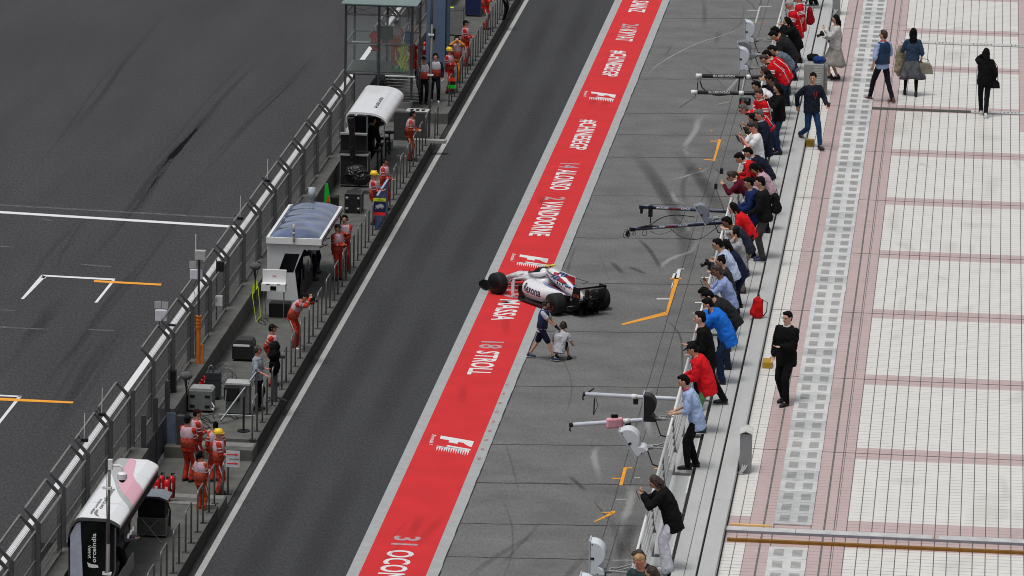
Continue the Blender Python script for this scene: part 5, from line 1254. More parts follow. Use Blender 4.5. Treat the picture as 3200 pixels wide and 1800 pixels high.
b_.inputs['Base Color'].default_value = (.72, .86, .82, 1); b_.inputs['Roughness'].default_value = .03; b_.inputs['Alpha'].default_value = .07; b_.inputs['Specular IOR Level'].default_value = .5
g = G(); g.b2(TX0+.06, TX1-.06, TY0-.012, TY0-.004, FZ+.08, FZ+2.1); g.build('front_glass', m, r)
g = G(); g.b2(TX1+.03, TX1+.038, TY0+.06, TY1-.06, FZ+.08, FZ+2.1); g.build('side_glass', m, r)
m2 = bpy.data.materials.new('roof_glass'); m2.use_nodes = True; b_ = m2.node_tree.nodes['Principled BSDF']
b_.inputs['Base Color'].default_value = (*lin((112, 140, 134)), 1); b_.inputs['Roughness'].default_value = .12; b_.inputs['Alpha'].default_value = .8
G().b2(TX0-.15, TX1+.2, TY0-.25, TY1+.2, RZ, RZ+.03).build('glass_roof', m2, r)
G().b2(TX0, TX1, TY0, TY1, FZ-.06, FZ).build('floor', mat('deck_dark', (66, 68, 66), rough=.7, n=.3, sc=6), r)
g = G()
for k in range(9):
    z = FZ-.02-k*.155; y = TY0-.2+k*.22; g.b2(-21.15, -20.05, y, y+.12, z-.03, z)
g.build('tread', mat('tread_pale', (214, 216, 216), rough=.5, metal=.2, n=.15), r)
g = G()
for x in (-21.2, -20.0): g.prism([(TY0-.3, FZ), (TY0-.3, FZ-.18), (TY0+1.8, .3), (TY0+2.0, .4)], x-.02, x+.02, lambda y, z, xx: (xx, y, z))
g.build('stringer', DARKST, r)
g = G()
for k in range(4): g.loft([(-19.98, TY0-.2+.5*k, FZ-.4*k), (-19.98, TY0-.2+.5*k, FZ+.95-.35*k)], .014, n=5)
g.loft([(-19.98, TY0-.2, FZ+.95), (-19.98, TY0+1.4, FZ-.1)], .02, n=6)
g.build('stair_rail', STEEL, r)
G().b2(TX0+.15, -21.5, TY0+.25, TY0+.7, FZ+1.0, FZ+1.05).build('desk', mat('desk_pale', (190, 200, 196), rough=.4), r)
o = empty('monitor', (-21.25, TY0+.5, FZ+1.06), 0, 'large dark monitor on the desk inside the glass tower', 'monitor')
G().b2(-.30, .30, -.02, .03, .12, .62).build('screen', GLS, o); G().b2(-.1, .1, -.08, .08, 0, .12).build('stand', BLK, o)
for px_, cc, lb in ((1250, (176, 182, 40), 'yellow flag propped upright inside the glass tower'), (1264, (26, 52, 120), 'blue flag rolled against the glass tower post'), (1158, (206, 30, 30), 'red flag hanging inside the left half of the glass tower'), (1238, (24, 140, 92), 'green flag lying at the floor of the glass tower'), (1278, (190, 30, 34), 'dark red flag behind the yellow flag in the tower')):
    x = P(px_, 200, FZ+.5).x; k = {1250: (0, .05, 1.1), 1264: (.1, 1.0, .55), 1158: (.05, .75, .75), 1238: (0, .03, .16), 1278: (.3, .1, 1.0)}[px_]
    o = empty('flag', (x, TY0+.35+k[0], FZ+k[1]), 0, lb, 'flag')
    g = G(); n = 10; h = k[2]; wd = .34 if h > .2 else .55
    vs = [(wd*(i/n-.5)+.06*math.sin(j*1.3), .05*math.sin(i*1.9+j), h*j/n*(1-.35*abs(i/n-.4))) for j in range(n+1) for i in range(n+1)]
    g.add(vs, [(j*(n+1)+i, j*(n+1)+i+1, (j+1)*(n+1)+i+1, (j+1)*(n+1)+i) for j in range(n) for i in range(n)])
    q_ = g.build('cloth', fab(cc), o, smooth=True); q_.modifiers.new('t', 'SOLIDIFY').thickness = .01
    G().loft([(-wd*.3, .03, 0), (wd*.1, .03, h+.3)], .012, n=5).build('stick', WHT, o)
# counter box by the stairs
r = empty('counter', (0, 0, 0), 0, 'dark grey steel counter with a slotted pale top below the staircase', 'counter')
G().b2(-20.15, -18.98, 171.0, 171.1, .42, 1.42).build('front', mat('counter_dark', (64, 64, 64), rough=.6, n=.15), r)
G().b2(-21.0, -18.95, 171.1, 171.75, 1.38, 1.44).build('top', mat('counter_top', (96, 98, 98), rough=.5), r)
g = G(); g.b2(-19.75, -18.96, 171.12, 171.72, 1.441, 1.447); g.build('pale_plate', mat('plate_pale', (176, 176, 172), rough=.5), r)
g = G()
for k in range(3): g.b2(-19.62+k*.2, -19.50+k*.2, 171.25, 171.6, 1.448, 1.451)
g.build('slot', IN_, r)
o = empty('siren_drum', (-19.85, 171.9, 1.45), 0, 'grey round drum lamp on the slotted counter', 'lamp')
G().loft([(0, 0, 0), (0, 0, .2)], .25, n=20).build('drum', mat('drum_dark', (108, 110, 110), rough=.5), o); G().loft([(0, 0, .2), (0, 0, .205)], .2, n=20).build('face', IN_, o)
# blue column and poles
p = P(1366, 210, I)
r = empty('column', (p.x, 185.6, .42), 0, 'thick blue grey steel column rising out of the top edge', 'column')
bevel(G().b2(-.42, .30, -.3, .3, 0, 7).build('shaft', mat('column_blue', (92, 110, 134), rough=.45, n=.05, sc=2), r), .01, 1)
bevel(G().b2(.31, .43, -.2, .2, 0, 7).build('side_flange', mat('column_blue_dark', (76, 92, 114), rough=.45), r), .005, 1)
G().box((-.15, -.31, 1.3), (.14, .02, .42)).build('plate', BLK, r)
for loc, h, lb in ((Vector((-19.11, 173.3, .1)), 6.6, 'tall grey pole with clamps in front of the blue column'), (Vector((-19.0, 107.3, .42)), 5.15, 'tall grey pole with a domed security camera at the bottom left')):
    r = empty('pole', loc, 0, lb, 'pole')
    g = G(); g.loft([(-.05, 0, 0), (0, 0, h*.62)], .048, n=10); g.loft([(0, 0, h*.62), (.03, 0, h)], .034, n=10); g.build('shaft', mat('pole_grey', (112, 110, 107), rough=.6, n=.08), r, smooth=True)
    G().b2(-.14, .06, -.1, .1, 0, .02).build('base_plate', STEEL, r)
    g = G()
    for z in ((h*.34, h*.56, h*.78) if h > 6 else (h*.22, h*.48, h*.87)): G().b2(-.07, .08, -.07, .05, z, z+.05).b2(-.12, -.07, -.06, -.02, z, z+.07).build('clamp', WHT, r)
    G().loft([(-.06, -.03, .3), (-.055, -.05, h*.5), (-.02, -.04, h*.95)], .008, n=4).build('cable', CABLE, r)
    if h < 6:
        g = G(); g.b2(.0, .10, -.04, .04, h-.22, h+.02); g.loft([(.08, 0, h-.12), (.26, 0, h-.12), (.32, 0, h-.16), (.32, 0, h-.26)], .026, n=8); g.loft([(.32, 0, h-.26), (.32, 0, h-.30), (.32, 0, h-.42)], [.06, .115, .115], n=16); g.build('camera_housing', WHT, r)
        G().ball((.32, 0, h-.42), (.085, .085, .09)).build('camera_dome', GLS, r, smooth=True)

# ================================================================ EQUIPMENT
def at_(px_, py_, z=I): q_ = P(px_, py_, z); return Vector((q_.x, q_.y, z))
def case(px_, py_, w_, d_, h_, col, label, cat='case', name='flight_case', z=I, rz=0, edge=(120, 122, 122), wheels=True, lid=True):
    r = empty(name, at_(px_, py_, z), rz, label, cat)
    k = .06 if wheels else 0
    bevel(G().b2(-w_/2, w_/2, 0, d_, k, h_).build('shell', mat('case_%d_%d_%d' % col, col, rough=.5, n=.12), r), .015, 2)
    if edge:
        g = G()
        for x in (-w_/2, w_/2):
            for y in (0, d_): g.b2(x-.012, x+.012, y-.012, y+.012, k, h_+.004)
        for z_ in (k+.006, h_):
            for y in (0, d_): g.b2(-w_/2, w_/2, y-.011, y+.011, z_-.01, z_+.01)
            for x in (-w_/2, w_/2): g.b2(x-.011, x+.011, 0, d_, z_-.009, z_+.009)
        g.build('edge_trim', mat('trim_%d' % edge[0], edge, rough=.35, metal=.5), r)
    if wheels:
        for x in (-w_/2+.07, w_/2-.07):
            for y in (.07, d_-.07): G().loft([(x-.02, y, .035), (x+.02, y, .035)], .035, n=10).build('caster', RUB, r)
    if lid: G().b2(-w_/2-.003, w_/2+.003, -.004, d_+.003, h_*.72, h_*.735).build('lid_seam', IN_, r)
    return r
r = case(1102, 668, .54, .6, .66, (30, 31, 30), 'black flight case lying on its side with wheels facing the camera', wheels=False)
parts('caster', STEEL, r, [G().loft([(x-.03, -.03, z_), (x+.03, -.03, z_)], .045, n=10).b2(x-.05, x+.05, -.01, .0, z_-.05, z_+.05) for x in (-.19, .19) for z_ in (.17, .52)])
# black wrapped cabinet with foil
r = case(1105, 585, .92, .7, 1.08, (34, 34, 34), 'tall dark rack cabinet with silver foil edges by the white shelter', name='rack_cabinet', cat='cabinet', edge=(150, 152, 152), lid=False)
G().b2(-.48, .48, -.06, .10, 1.08, 1.14).build('foil_shelf', mat('foil', (205, 207, 208), rough=.3, metal=.6, n=.3, sc=14, bump=.6), r)
g = G(); g.b2(-.5, .38, .3, .6, 1.1, 1.75); g.b2(-.5, .38, .0, .3, 1.1, 1.2); g.build('monitor_hood', BLK, r); G().b2(-.5, .4, .2, .32, 1.74, 1.80).build('foil_edge', mat('foil', (205, 207, 208)), r)
o = G(); o.loft([(0, 0, 0), (.02, 0, .5), (0, 0, 1.0), (-.03, 0, 1.5), (-.07, 0, 2.0)], [.12, .10, .11, .10, .12], n=10); o = remesh(o.build('wrapped_boom', mat('black_plastic_wrap', (18, 18, 19), rough=.3, n=.3, sc=20, bump=.9), loc=at_(1102, 590)+Vector((0, -.15, .45))), .02, 1, .05); tag(o, 'upright post wrapped in black plastic in front of the rack cabinet', 'post')
g = G(); g.ball((0, 0, .32), (.40, .30, .34)); g.ball((.1, -.05, .2), (.38, .28, .24)); o = remesh(g.build('wrapped_bundle', mat('black_plastic_wrap', (18, 18, 19)), loc=at_(1115, 600)+Vector((0, -.1, .3))), .025, 1, .10); tag(o, 'bulky bundle wrapped in shiny black plastic above the upturned flight case', 'bundle')
r = case(1036, 655, .4, .4, .42, (28, 29, 30), 'low black box with a leaning rod beside the upturned case', name='box', edge=None, wheels=False, cat='box')
r = case(1210, 472, .30, .5, .32, (96, 104, 104), 'small grey green lidded crate behind the foot board', name='crate', cat='crate', edge=None, wheels=False)
o = G(); o.b2(-.12, .25, 0, .3, 0, .012); o.b2(-.05, 1.3, 2.6, 2.9, 0, .1); r_ = o.build('metal_step', mat('step_pale', (150, 151, 148), rough=.5, n=.15), loc=at_(1250, 490)); tag(r_, 'pale metal step plates behind the leaning marshal', 'step')
# white lidded box on a stand
r = empty('control_box', at_(853, 1000), 0, 'white lidded box with a small flag badge on thin legs beside the blue roofed shelter', 'box')
bevel(G().b2(-.36, .36, 0, .3, .86, 1.10).build('body', WHT, r), .012, 2); bevel(G().b2(-.36, .36, .24, .30, 1.10, 1.48).build('lid', WHT, r), .012, 2)
g = G()
for x in (-.16, .16): g.b2(x-.05, x+.05, -.004, 0, 1.07, 1.095)
g.build('latch', BLK, r); bevel(G().b2(-.09, .09, -.006, 0, .9, 1.03).build('port', GLS, r), .01)
g = G(); g.b2(-.05, -.03, .235, .24, 1.25, 1.31); g.b2(.03, .05, .235, .24, 1.25, 1.31); g.b2(-.012, .012, .235, .24, 1.265, 1.295); g.build('flag_badge', mat('badge_red', (190, 30, 40)), r)
g = G()
for x0, x1 in ((-.30, -.33), (.30, .33)): g.loft([(x0, .05, .86), (x1, -.08, 0)], .010, n=6); g.loft([(x0, .25, .86), (x1*.8, .35, 0)], .010, n=6)
g.build('leg', STEEL, r)
r = case(872, 992, .62, .45, .42, (30, 30, 32), 'black padded bag on the floor behind the white lidded box', name='padded_bag', cat='bag', edge=None, wheels=False, lid=False)
# yellow green sign frame leaning on the wall
r = empty('sign_frame', at_(800, 1005), 0, 'bright yellow green board frame leaning by the concrete wall', 'sign frame')
FL = mat('fluo_green', (190, 216, 40), rough=.5); g = G()
for a, b in (((0, 0, 0), (-.16, .3, .75)), ((0, 0, 0), (.10, .25, .1)), ((.10, .25, .1), (-.02, .5, .95)), ((-.16, .3, .75), (-.02, .5, .95))): g.loft([a, b], .010, n=5)
g.add([(-.16, .3, .72), (-.02, .5, .92), (-.05, .52, 1.15), (-.18, .34, .98)], [(0, 1, 2, 3)]); g.build('frame', FL, r)
# pit board with arrows, boards on hoops
def board(loc, w_, h_, label, cols, stripes):
    r = empty('signal_board', loc, 0, label, 'board')
    G().b2(0, w_, 0, .02, 0, h_).build('panel', mat('board_%d_%d_%d' % cols, cols, rough=.5), r)
    for nm, a, b, c, d, cc in stripes: G().b2(a*w_, b*w_, -.004, 0, c*h_, d*h_).build(nm, mat('board_%d_%d_%d' % cc, cc, rough=.5), r)
    return r
r = board(Vector((-18.86, 123.95, 1.02)), .36, .44, 'pale board with two red arrows fixed to a hoop in the lower bay', (196, 198, 202), [])
g = G()
for z_ in (.10, .34): g.b2(.02, .26, -.005, 0, z_-.012, z_+.012); g.add([(.24, -.006, z_-.035), (.345, -.006, z_), (.24, -.006, z_+.035), (.265, -.006, z_)], [(0, 1, 2, 3)])
g.build('arrow', mat('arrow_red', (232, 40, 30), rough=.5), r)
g = G(); text(g, 'WILLIAMS', lambda u, v: (.08+.27*u, -.006, .20+.04*v)); g.build('lettering', mat('letter_black', (34, 34, 36)), r)
z_ = 1.05
p0 = P(1166, 672, 1.05)
r = board(Vector((p0.x, p0.y, 1.05)), .40, .56, 'board with a charging bull between a yellow and a red stripe', (28, 38, 70), [('yellow_stripe', 0, 1, .82, 1, (206, 220, 30)), ('red_stripe', 0, 1, 0, .17, (232, 36, 30))])
bull = [(.16, .58), (.13, .66), (.17, .72), (.13, .66), (.20, .56), (.30, .66), (.45, .70), (.60, .78), (.72, .74), (.84, .60), (.90, .48), (.84, .44), (.78, .50), (.72, .40), (.78, .30), (.70, .30), (.64, .42), (.50, .44), (.44, .32), (.34, .28), (.38, .40), (.30, .44), (.24, .30), (.16, .26), (.22, .40)]
G().add([(a*.40, -.006, .10+b*.36) for a, b in bull], [tuple(range(len(bull)))]).build('bull', mat('bull_grey', (176, 180, 186), rough=.5), r)
g = G(); g.b2(.16, .24, -.006, -.004, .525, .54); g.b2(.12, .33, -.006, -.004, .492, .508); g.build('lettering', mat('letter_black', (34, 34, 36)), r)
q_ = P(1400, 276, 1.0)
board(Vector((q_.x, q_.y, 1.0)), .27, .40, 'small red black and green signal board held by the marshal', (20, 20, 22), [('red_stripe', 0, 1, .66, 1, (240, 60, 30)), ('green_stripe', 0, 1, 0, .33, (30, 200, 40))])
pa, pb = P(1179, 719, I), P(1212, 667, I)
r = empty('blue_board', (pa.x, pa.y, I), math.atan2(pb.y-pa.y, pb.x-pa.x), 'tall blue board standing lengthwise at the hoops beside the yellow helmet marshal', 'board')
L_ = math.hypot(pb.x-pa.x, pb.y-pa.y)
G().b2(0, L_, 0, .03, .03, 1.12).build('panel', mat('board_blue', (58, 98, 168), rough=.4, n=.05), r); G().b2(0, L_, -.02, .045, 1.12, 1.16).build('top_edge', mat('edge_pale', (150, 172, 206), rough=.4), r)
g = G(); g.add([(L_*.3, -.005, .62), (L_*.62, -.005, .92), (L_*.58, -.005, .58)], [(0, 1, 2)]); g.add([(L_*.15, -.005, .2), (L_*.4, -.005, .36), (L_*.3, -.005, .14)], [(0, 1, 2)]); g.build('emblem', mat('edge_pale', (150, 172, 206)), r)
# black case with sloped cover, wheels, waste case, coolers
r = case(758, 1130, .62, .55, .50, (32, 32, 34), 'black box with a sloping cover and a white strip by the concrete wall', name='generator', cat='generator', edge=None, lid=False)
G().prism([(-.31, .5), (.31, .5), (.25, .62), (-.2, .62)], .05, .55, lambda x, z, y: (x, y, z)).build('cover', mat('case_46', (50, 50, 52), rough=.8, n=.2), r); G().b2(-.28, .20, -.004, .02, .44, .50).build('white_strip', WHT, r)
for k, (px_, py_, lb) in enumerate(((698, 1200, 'wheel with thin spokes leaning by the concrete wall, the farther pair member'), (710, 1215, 'wheel with thin spokes leaning by the black case, the nearer pair member'))):
    c = at_(px_, py_); r = empty('spoked_ring', c, R(70), lb, 'ring')
    g = G(); pts = [(0, .30*math.cos(t), .31+.30*math.sin(t)) for t in [2*PI*i/24 for i in range(25)]]; g.loft(pts, .012, n=6, cap=False); pts = [(.03, .24*math.cos(t), .31+.24*math.sin(t)) for t in [2*PI*i/24 for i in range(25)]]; g.loft(pts, .007, n=5, cap=False); g.build('rim', STEEL, r, smooth=True)
    g = G()
    for i in range(10): t = 2*PI*i/10; g.loft([(0, 0, .31), (0, .30*math.cos(t), .31+.30*math.sin(t))], .004, n=4)
    g.build('spoke', STEEL, r)
r = case(664, 1250, .40, .34, .78, (48, 52, 54), 'tall dark grey transport case with a looped handle beside the spoked wheels', edge=None, name='transport_case')
G().loft([(-.12, .1, .5), (-.12, .06, .92), (-.05, .06, .98), (0, .06, .92), (.0, .1, .78)], .022, n=8).build('handle', STEEL, r, smooth=True)
for k, (px_, py_) in enumerate(((628, 1230), (636, 1215), (641, 1203), (622, 1238))):
    pass
def extinguisher(loc, label, s=1.0, g_='fire extinguishers on the pit island'):
    r = empty('fire_extinguisher', loc, 0, label, 'fire extinguisher', g_)
    RD = mat('extinguisher_red', (196, 24, 30), rough=.3, n=.05, coat=.3)
    g = G(); g.loft([(0, 0, 0), (0, 0, .02), (0, 0, .48), (0, 0, .54), (0, 0, .58)], [.08, .092, .092, .07, .03], n=14); q = g.build('cylinder', RD, r, smooth=True)
    g = G(); g.loft([(0, 0, .58), (0, 0, .64)], .02, n=8); g.b2(-.01, .09, -.01, .01, .63, .655); g.build('valve', BLK, r)
    G().loft([(.03, -.02, .62), (.10, -.05, .58), (.10, -.07, .3), (.08, -.08, .02)], .012, n=6).build('hose', CABLE, r, smooth=True)
    G().b2(-.04, .03, -.096, -.09, .25, .40).build('label_sheet', mat('label_white', (214, 214, 214)), r)
    r.scale = (s, s, s); return r
for (px_, py_), lb in zip(((490, 1563), (504, 1553), (522, 1566), (536, 1554)), ('leftmost red fire extinguisher of the four beside the pink and white shelter', 'second red fire extinguisher from the left of the four, set back', 'third red fire extinguisher from the left with a black hose in front', 'rightmost red fire extinguisher of the four beside the pink and white shelter')):
    extinguisher(at_(px_, py_), lb)
for (px_, py_), lb in zip(((630, 1232), (638, 1222), (624, 1243)), ('small red extinguisher lying nearest the tall dark transport case', 'small red extinguisher lying in the middle behind the grey crate', 'small red extinguisher lying closest to the grey crate')):
    extinguisher(at_(px_, py_)+Vector((0, 0, .1)), lb, .6)
extinguisher(at_(1327, 172, .6), 'red fire extinguisher hanging by the blue column', .9)
r = case(625, 1290, .68, .55, .62, (112, 116, 116), 'large grey moulded equipment crate with four black handles', edge=None, lid=False, wheels=True, name='equipment_crate', cat='crate')
g = G()
for x in (-.22, .2):
    for z_ in (.18, .46): g.b2(x-.07, x+.07, -.006, 0, z_-.04, z_+.04)
g.build('handle', BLK, r); G().prism([(-.34, .62), (.34, .62), (.28, .68), (-.26, .68)], .02, .53, lambda x, z, y: (x, y, z)).build('lid', mat('crate_lid', (150, 153, 152), rough=.5), r)
g = G(); g.loft([(.33, -.01, .3), (.40, -.05, .2), (.38, -.05, .1), (.33, -.01, .14)], .018, n=7); g.build('cable_loop', WHT, r)
# cameraman's cabinet, light barrier
r = case(742, 1300, .64, .42, .88, (104, 107, 108), 'light grey topped cabinet beside the cameraman', name='cabinet', cat='cabinet', edge=None, lid=False)
G().b2(-.34, .34, -.03, .45, .88, .93).build('top', mat('top_pale', (170, 172, 172), rough=.4), r); g = G(); g.loft([(-.35, -.1, .1), (-.3, -.1, .75)], .02, n=6); g.loft([(-.5, -.15, .06), (.5, -.15, .06)], .022, n=6); g.build('silver_tube', mat('silver_tube', (190, 192, 194), rough=.25, metal=.6), r)
bevel(G().b2(-.38, .05, -.06, .3, .42, .82).build('black_cover', BLK, r), .03, 2)
r = empty('barrier_post', at_(761, 1348), 0, 'black belt barrier post on a round base', 'barrier post')
G().loft([(0, 0, .02), (0, 0, .98)], .03, n=10).build('post', BLK, r); G().loft([(0, 0, 0), (0, 0, .03)], .17, n=20).build('base', BLK, r)
a = at_(690, 1325)+Vector((0, 0, .1)); b = at_(800, 1290)+Vector((0, 0, 1.15))
r = empty('slanting_barrier', a, 0, 'slanting grey steel barrier arm beside the barrier post', 'barrier')
G().loft([(0, 0, 0), tuple(b-a)], .032, n=8).build('arm', STEEL, r); G().b2(b.x-a.x-.03, b.x-a.x+.03, b.y-a.y-.03, b.y-a.y+.03, -.1, b.z-a.z+.1).build('upright', STEEL, r)
# television camera wrapped in black
r = empty('television_camera', at_(856, 1255), 0, 'television camera wrapped in a black cloth on a pedestal', 'camera')
g = G(); g.ball((0, 0, 1.35), (.17, .30, .22)); g.ball((.02, -.1, 1.05), (.16, .18, .28)); g.ball((0, .05, 1.55), (.15, .25, .16)); remesh(g.build('cloth_cover', fab((16, 16, 18)), r), .02, 2, .06)
g = G(); g.loft([(0, 0, 0), (0, 0, .9)], .09, n=12); g.build('pedestal', mat('ped_grey', (84, 86, 88), rough=.4), r)
for i in range(3): t = 2*PI*i/3; G().loft([(0, 0, .15), (.35*math.cos(t), .35*math.sin(t), .03)], .03, n=7).build('leg', DARKST, r)
g = G(); g.loft([(-.1, -.2, 1.2), (-.3, -.28, 1.1)], .014, n=6); g.build('pan_handle', STEEL, r); G().b2(.14, .3, -.04, .04, 1.25, 1.33).build('zoom_control', DARKST, r)
# barbecue like console by the near shelter
r = case(474, 1680, .72, .7, .50, (88, 90, 88), 'grey flight case on casters under a curved chrome hood beside the pink and white shelter', edge=(140, 142, 142))
G().b2(-.36, .32, .05, .65, .52, .98).build('monitor_rack', IN_, r)
g = G(); g.prism([(-.40, .98), (-.40, 1.03), (-.1, 1.10), (.2, 1.10), (.42, 1.02), (.42, .96), (.2, 1.04), (-.1, 1.04)], -.12, .62, lambda x, z, y: (x, y, z)); g.build('chrome_hood', mat('chrome', (170, 176, 184), rough=.12, metal=.9), r)
g = G(); g.loft([(-.2, -.3, .55), (.35, -.5, .0)], .012, n=5); g.loft([(.2, -.3, .55), (-.3, -.5, .0)], .012, n=5); g.build('trestle_leg', STEEL, r)
G().loft([(.38, .1, .9), (.45, .1, .7), (.42, .1, .3)], .02, n=6).build('hose', CABLE, r, smooth=True)
o = G().box((0, 0, .05), (.3, .14, .08), rz=.5).build('toolbox', mat('tool_blue', (44, 60, 84), rough=.5, n=.2), loc=at_(466, 1568)); bevel(o, .02); tag(o, 'small dark blue tool bag on the ground by the fire extinguishers', 'tool bag')
# top of island
r = case(1416, 112, .70, .7, 1.05, (126, 126, 128), 'tall trolley under a grey cloth with a black lid beside the blue column', name='covered_trolley', cat='trolley', edge=(172, 174, 176), lid=False)
G().b2(-.36, .36, 0, .7, 1.055, 1.08).build('lid', mat('lid_dark', (50, 50, 54), rough=.5), r); G().b2(-.30, -.02, .1, .4, 1.081, 1.085).build('yellow_label', FL, r)
r = case(1478, 52, .62, 1.2, 1.3, (26, 38, 84), 'dark navy cabinet beyond the covered trolley at the top edge', name='navy_cabinet', cat='cabinet', edge=(90, 92, 96), lid=False)

# ================================================================ MASTS, ANTENNAS ON THE FENCE
r = empty('telescopic_mast', (-21.28, 134.6, 1.1), 0, 'orange telescopic mast carrying pale antenna boxes behind the fence', 'mast')
ORM = mat('mast_orange', (214, 118, 32), rough=.4, n=.08)
g = G(); g.loft([(0, 0, 0), (0, 0, 1.35)], .062, n=12)
for z_ in (1.05, 1.15, 1.25, 1.35): g.loft([(0, 0, z_), (0, 0, z_+.03)], .085, n=12)
g.loft([(.12, 0, 0), (.12, 0, .55)], .03, n=8); g.build('lower_tube', ORM, r)
G().loft([(0, 0, 1.35), (0, 0, 3.0)], .032, n=8).build('upper_tube', DARKST, r)
bevel(G().b2(-.10, .20, -.12, .06, 3.0, 3.26).build('cabinet', mat('ant_grey', (170, 172, 172), rough=.4), r), .01)
bevel(G().b2(-.26, .10, .02, .10, 2.40, 2.70).build('antenna_panel', mat('ant_white', (206, 210, 218), rough=.4), r), .03, 2)
g = G(); g.b2(-.28, -.08, .06, .09, 2.72, 2.92); g.b2(-.06, .14, .06, .09, 2.72, 2.92); g.build('patch_antenna', mat('ant_grey', (170, 172, 172)), r)
G().loft([(-.09, 0, 3.2), (-.09, 0, 3.72)], .012, n=6).build('whip', WHT, r)
G().loft([(-.05, -.03, 2.4), (-.16, -.05, 2.2), (-.1, -.05, 2.0), (-.07, -.07, .3)], .008, n=4).build('cable', CABLE, r)
p = P(504, 985, 2.85)
r = empty('wireless_antenna', (p.x, p.y, 2.85), 0, 'pale square antenna with two flat panels clamped on the bent fence top', 'antenna')
bevel(G().b2(-.17, .17, -.04, .05, -.18, .16).build('housing', mat('ant_white', (206, 210, 218)), r), .03, 2)
for x in (-.10, .10): G().b2(x-.09, x+.09, .0, .03, .19, .38).build('flat_panel', mat('ant_grey', (170, 172, 172)), r)
g = G()
for x, z_ in ((-.03, 0), (.03, 0), (0, .03), (0, -.03)): g.ball((x, -.042, z_), .008, nu=6, nv=4)
g.build('screw', BLK, r); g = G(); g.loft([(-.05, 0, -.18), (-.05, 0, -.28), (.05, 0, -.32), (.2, 0, -.22)], .008, n=4); g.b2(.15, .4, -.03, .03, -.3, -.24); g.build('bracket', BLK, r)
for (px_, py_), lb in zip(((318, 1290), (263, 1370), (750, 678), (835, 560)), ('thin whip antenna on the bent fence top, second above the pink and white shelter', 'thin whip antenna on the bent fence top, nearest the pink and white shelter', 'thin whip antenna on the bent fence top where the white start line ends', 'farthest thin whip antenna on the bent fence top')):
    p = P(px_, py_, 2.95); r = empty('whip_antenna', (p.x, p.y, 2.95), 0, lb, 'antenna')
    G().loft([(0, 0, 0), (.015, 0, .65)], .010, n=5).build('whip', WHT, r); g = G(); g.b2(-.08, .1, -.05, .05, -.08, 0); g.loft([(-.1, 0, 0), (-.16, 0, .05)], .015, n=5); g.build('clamp', BLK, r)
def lamp_post(px_, py_, z, h, label, box=True):
    p = P(px_, py_, z); r = empty('microphone_stand', (p.x, p.y, z), 0, label, 'microphone stand')
    G().loft([(0, 0, 0), (0, 0, h)], .018, n=6).build('pole', BLK, r)
    if box:
        bevel(G().b2(.02, .22, -.08, .08, h-.35, h-.05).build('speaker', BLK, r), .02); bevel(G().b2(-.02, .18, -.10, .02, h*.28, h*.28+.30).build('control_box', WHT, r), .01)
    else:
        g = G(); g.ball((0, 0, h), (.17, .13, .12)); g.build('windshield', mat('fur_grey', (92, 94, 96), rough=1, n=.3, sc=20, bump=1), r, smooth=True)
        g = G()
        for t in (0, 2.1, 4.2): g.loft([(0, 0, h-.45), (.09*math.cos(t), .09*math.sin(t), h-.08)], .008, n=4)
        g.build('cradle', BLK, r)
lamp_post(676, 1010, 1.1, 1.9, 'thin black stand with speakers and a white box behind the fence')
lamp_post(797, 940, 1.1, 1.05, 'microphone with a grey fur windshield beside the blue roofed shelter', False)
lamp_post(582, 1275, 1.1, .9, 'microphone with a grey fur windshield by the grey crate', False)
o = G().b2(-.10, .10, -.1, .1, 0, .62).build('loudspeaker', BLK, loc=at_(539, 1225, 1.1)); bevel(o, .01); tag(o, 'tall narrow black loudspeaker box on the concrete wall top', 'loudspeaker')
o = case(143, 1762, .36, .5, .55, (36, 36, 38), 'dark ventilated box seen through the nearest fence panels', name='vented_box', cat='box', z=0, edge=None, wheels=False, lid=False)
# coloured fins behind the blue roof
p = at_(1012, 660); r = empty('shark_fin_sign', p, 0, 'green and orange shark fin panel behind the blue roofed shelter', 'panel')
G().prism([(.0, .3), (.22, .3), (.12, .92), (.03, .94)], 0, .03, lambda x, z, y: (x, y, z)).build('green_panel', mat('fin_green', (30, 190, 60), rough=.4), r); G().prism([(.08, .3), (.20, .3), (.12, .6)], -.01, .0, lambda x, z, y: (x, y, z)).build('orange_panel', mat('fin_orange', (232, 76, 30), rough=.4), r)
# cables on the floor
g = G(); rnd = random.Random(4)
for (px_, py_) in ((640, 1325), (648, 1310), (725, 1295), (768, 1205), (820, 1005), (905, 880)):
    c = at_(px_, py_); pts = [c+Vector((.22*math.cos(t*1.1)*rnd.uniform(.6, 1.2), .5*math.sin(t*.9)*rnd.uniform(.6, 1.2), .012)) for t in [i*.6 for i in range(14)]]
    g.loft(dense(pts, 3), .010, n=4)
o = g.build('floor_cable', CABLE); tag(o, 'loose black cables coiled over the island floor', 'cable', kind='stuff')

# ================================================================ BOOMS AND LAMPS ALONG THE BUILDING
BZ = 2.8
def boom(p0, p1, rad, cols, label, txt=None, tcol=None, trange=(.3, .6), extra=None, z=BZ):
    a = P(p0[0], p0[1], z); b = P(p1[0], p1[1], z); d = (b-a); d *= ((-5.6-a.x)/d.x)
    ang = math.atan2(d.y, d.x); L_ = d.length; f = (b-a).length
    r = empty('pit_boom', a, ang, label, 'boom')
    G().loft([(0, 0, 0), (L_, 0, 0)], rad, n=16).build('tube', mat('boom_%d_%d_%d' % cols, cols, rough=.35, n=.06), r, smooth=True)
    if txt:
        g = G()
        for s_, u0, u1, cc in txt:
            gg = G(); text(gg, s_, lambda u, v: (f*(u0+(u1-u0)*u), -rad*math.cos(-.5+1.5*v)-.003, rad*math.sin(-.5+1.5*v)+.002), bold=.035)
            gg.build('lettering', mat('boomtext_%d_%d_%d' % cc, cc, rough=.5), r)
    return r, f, L_
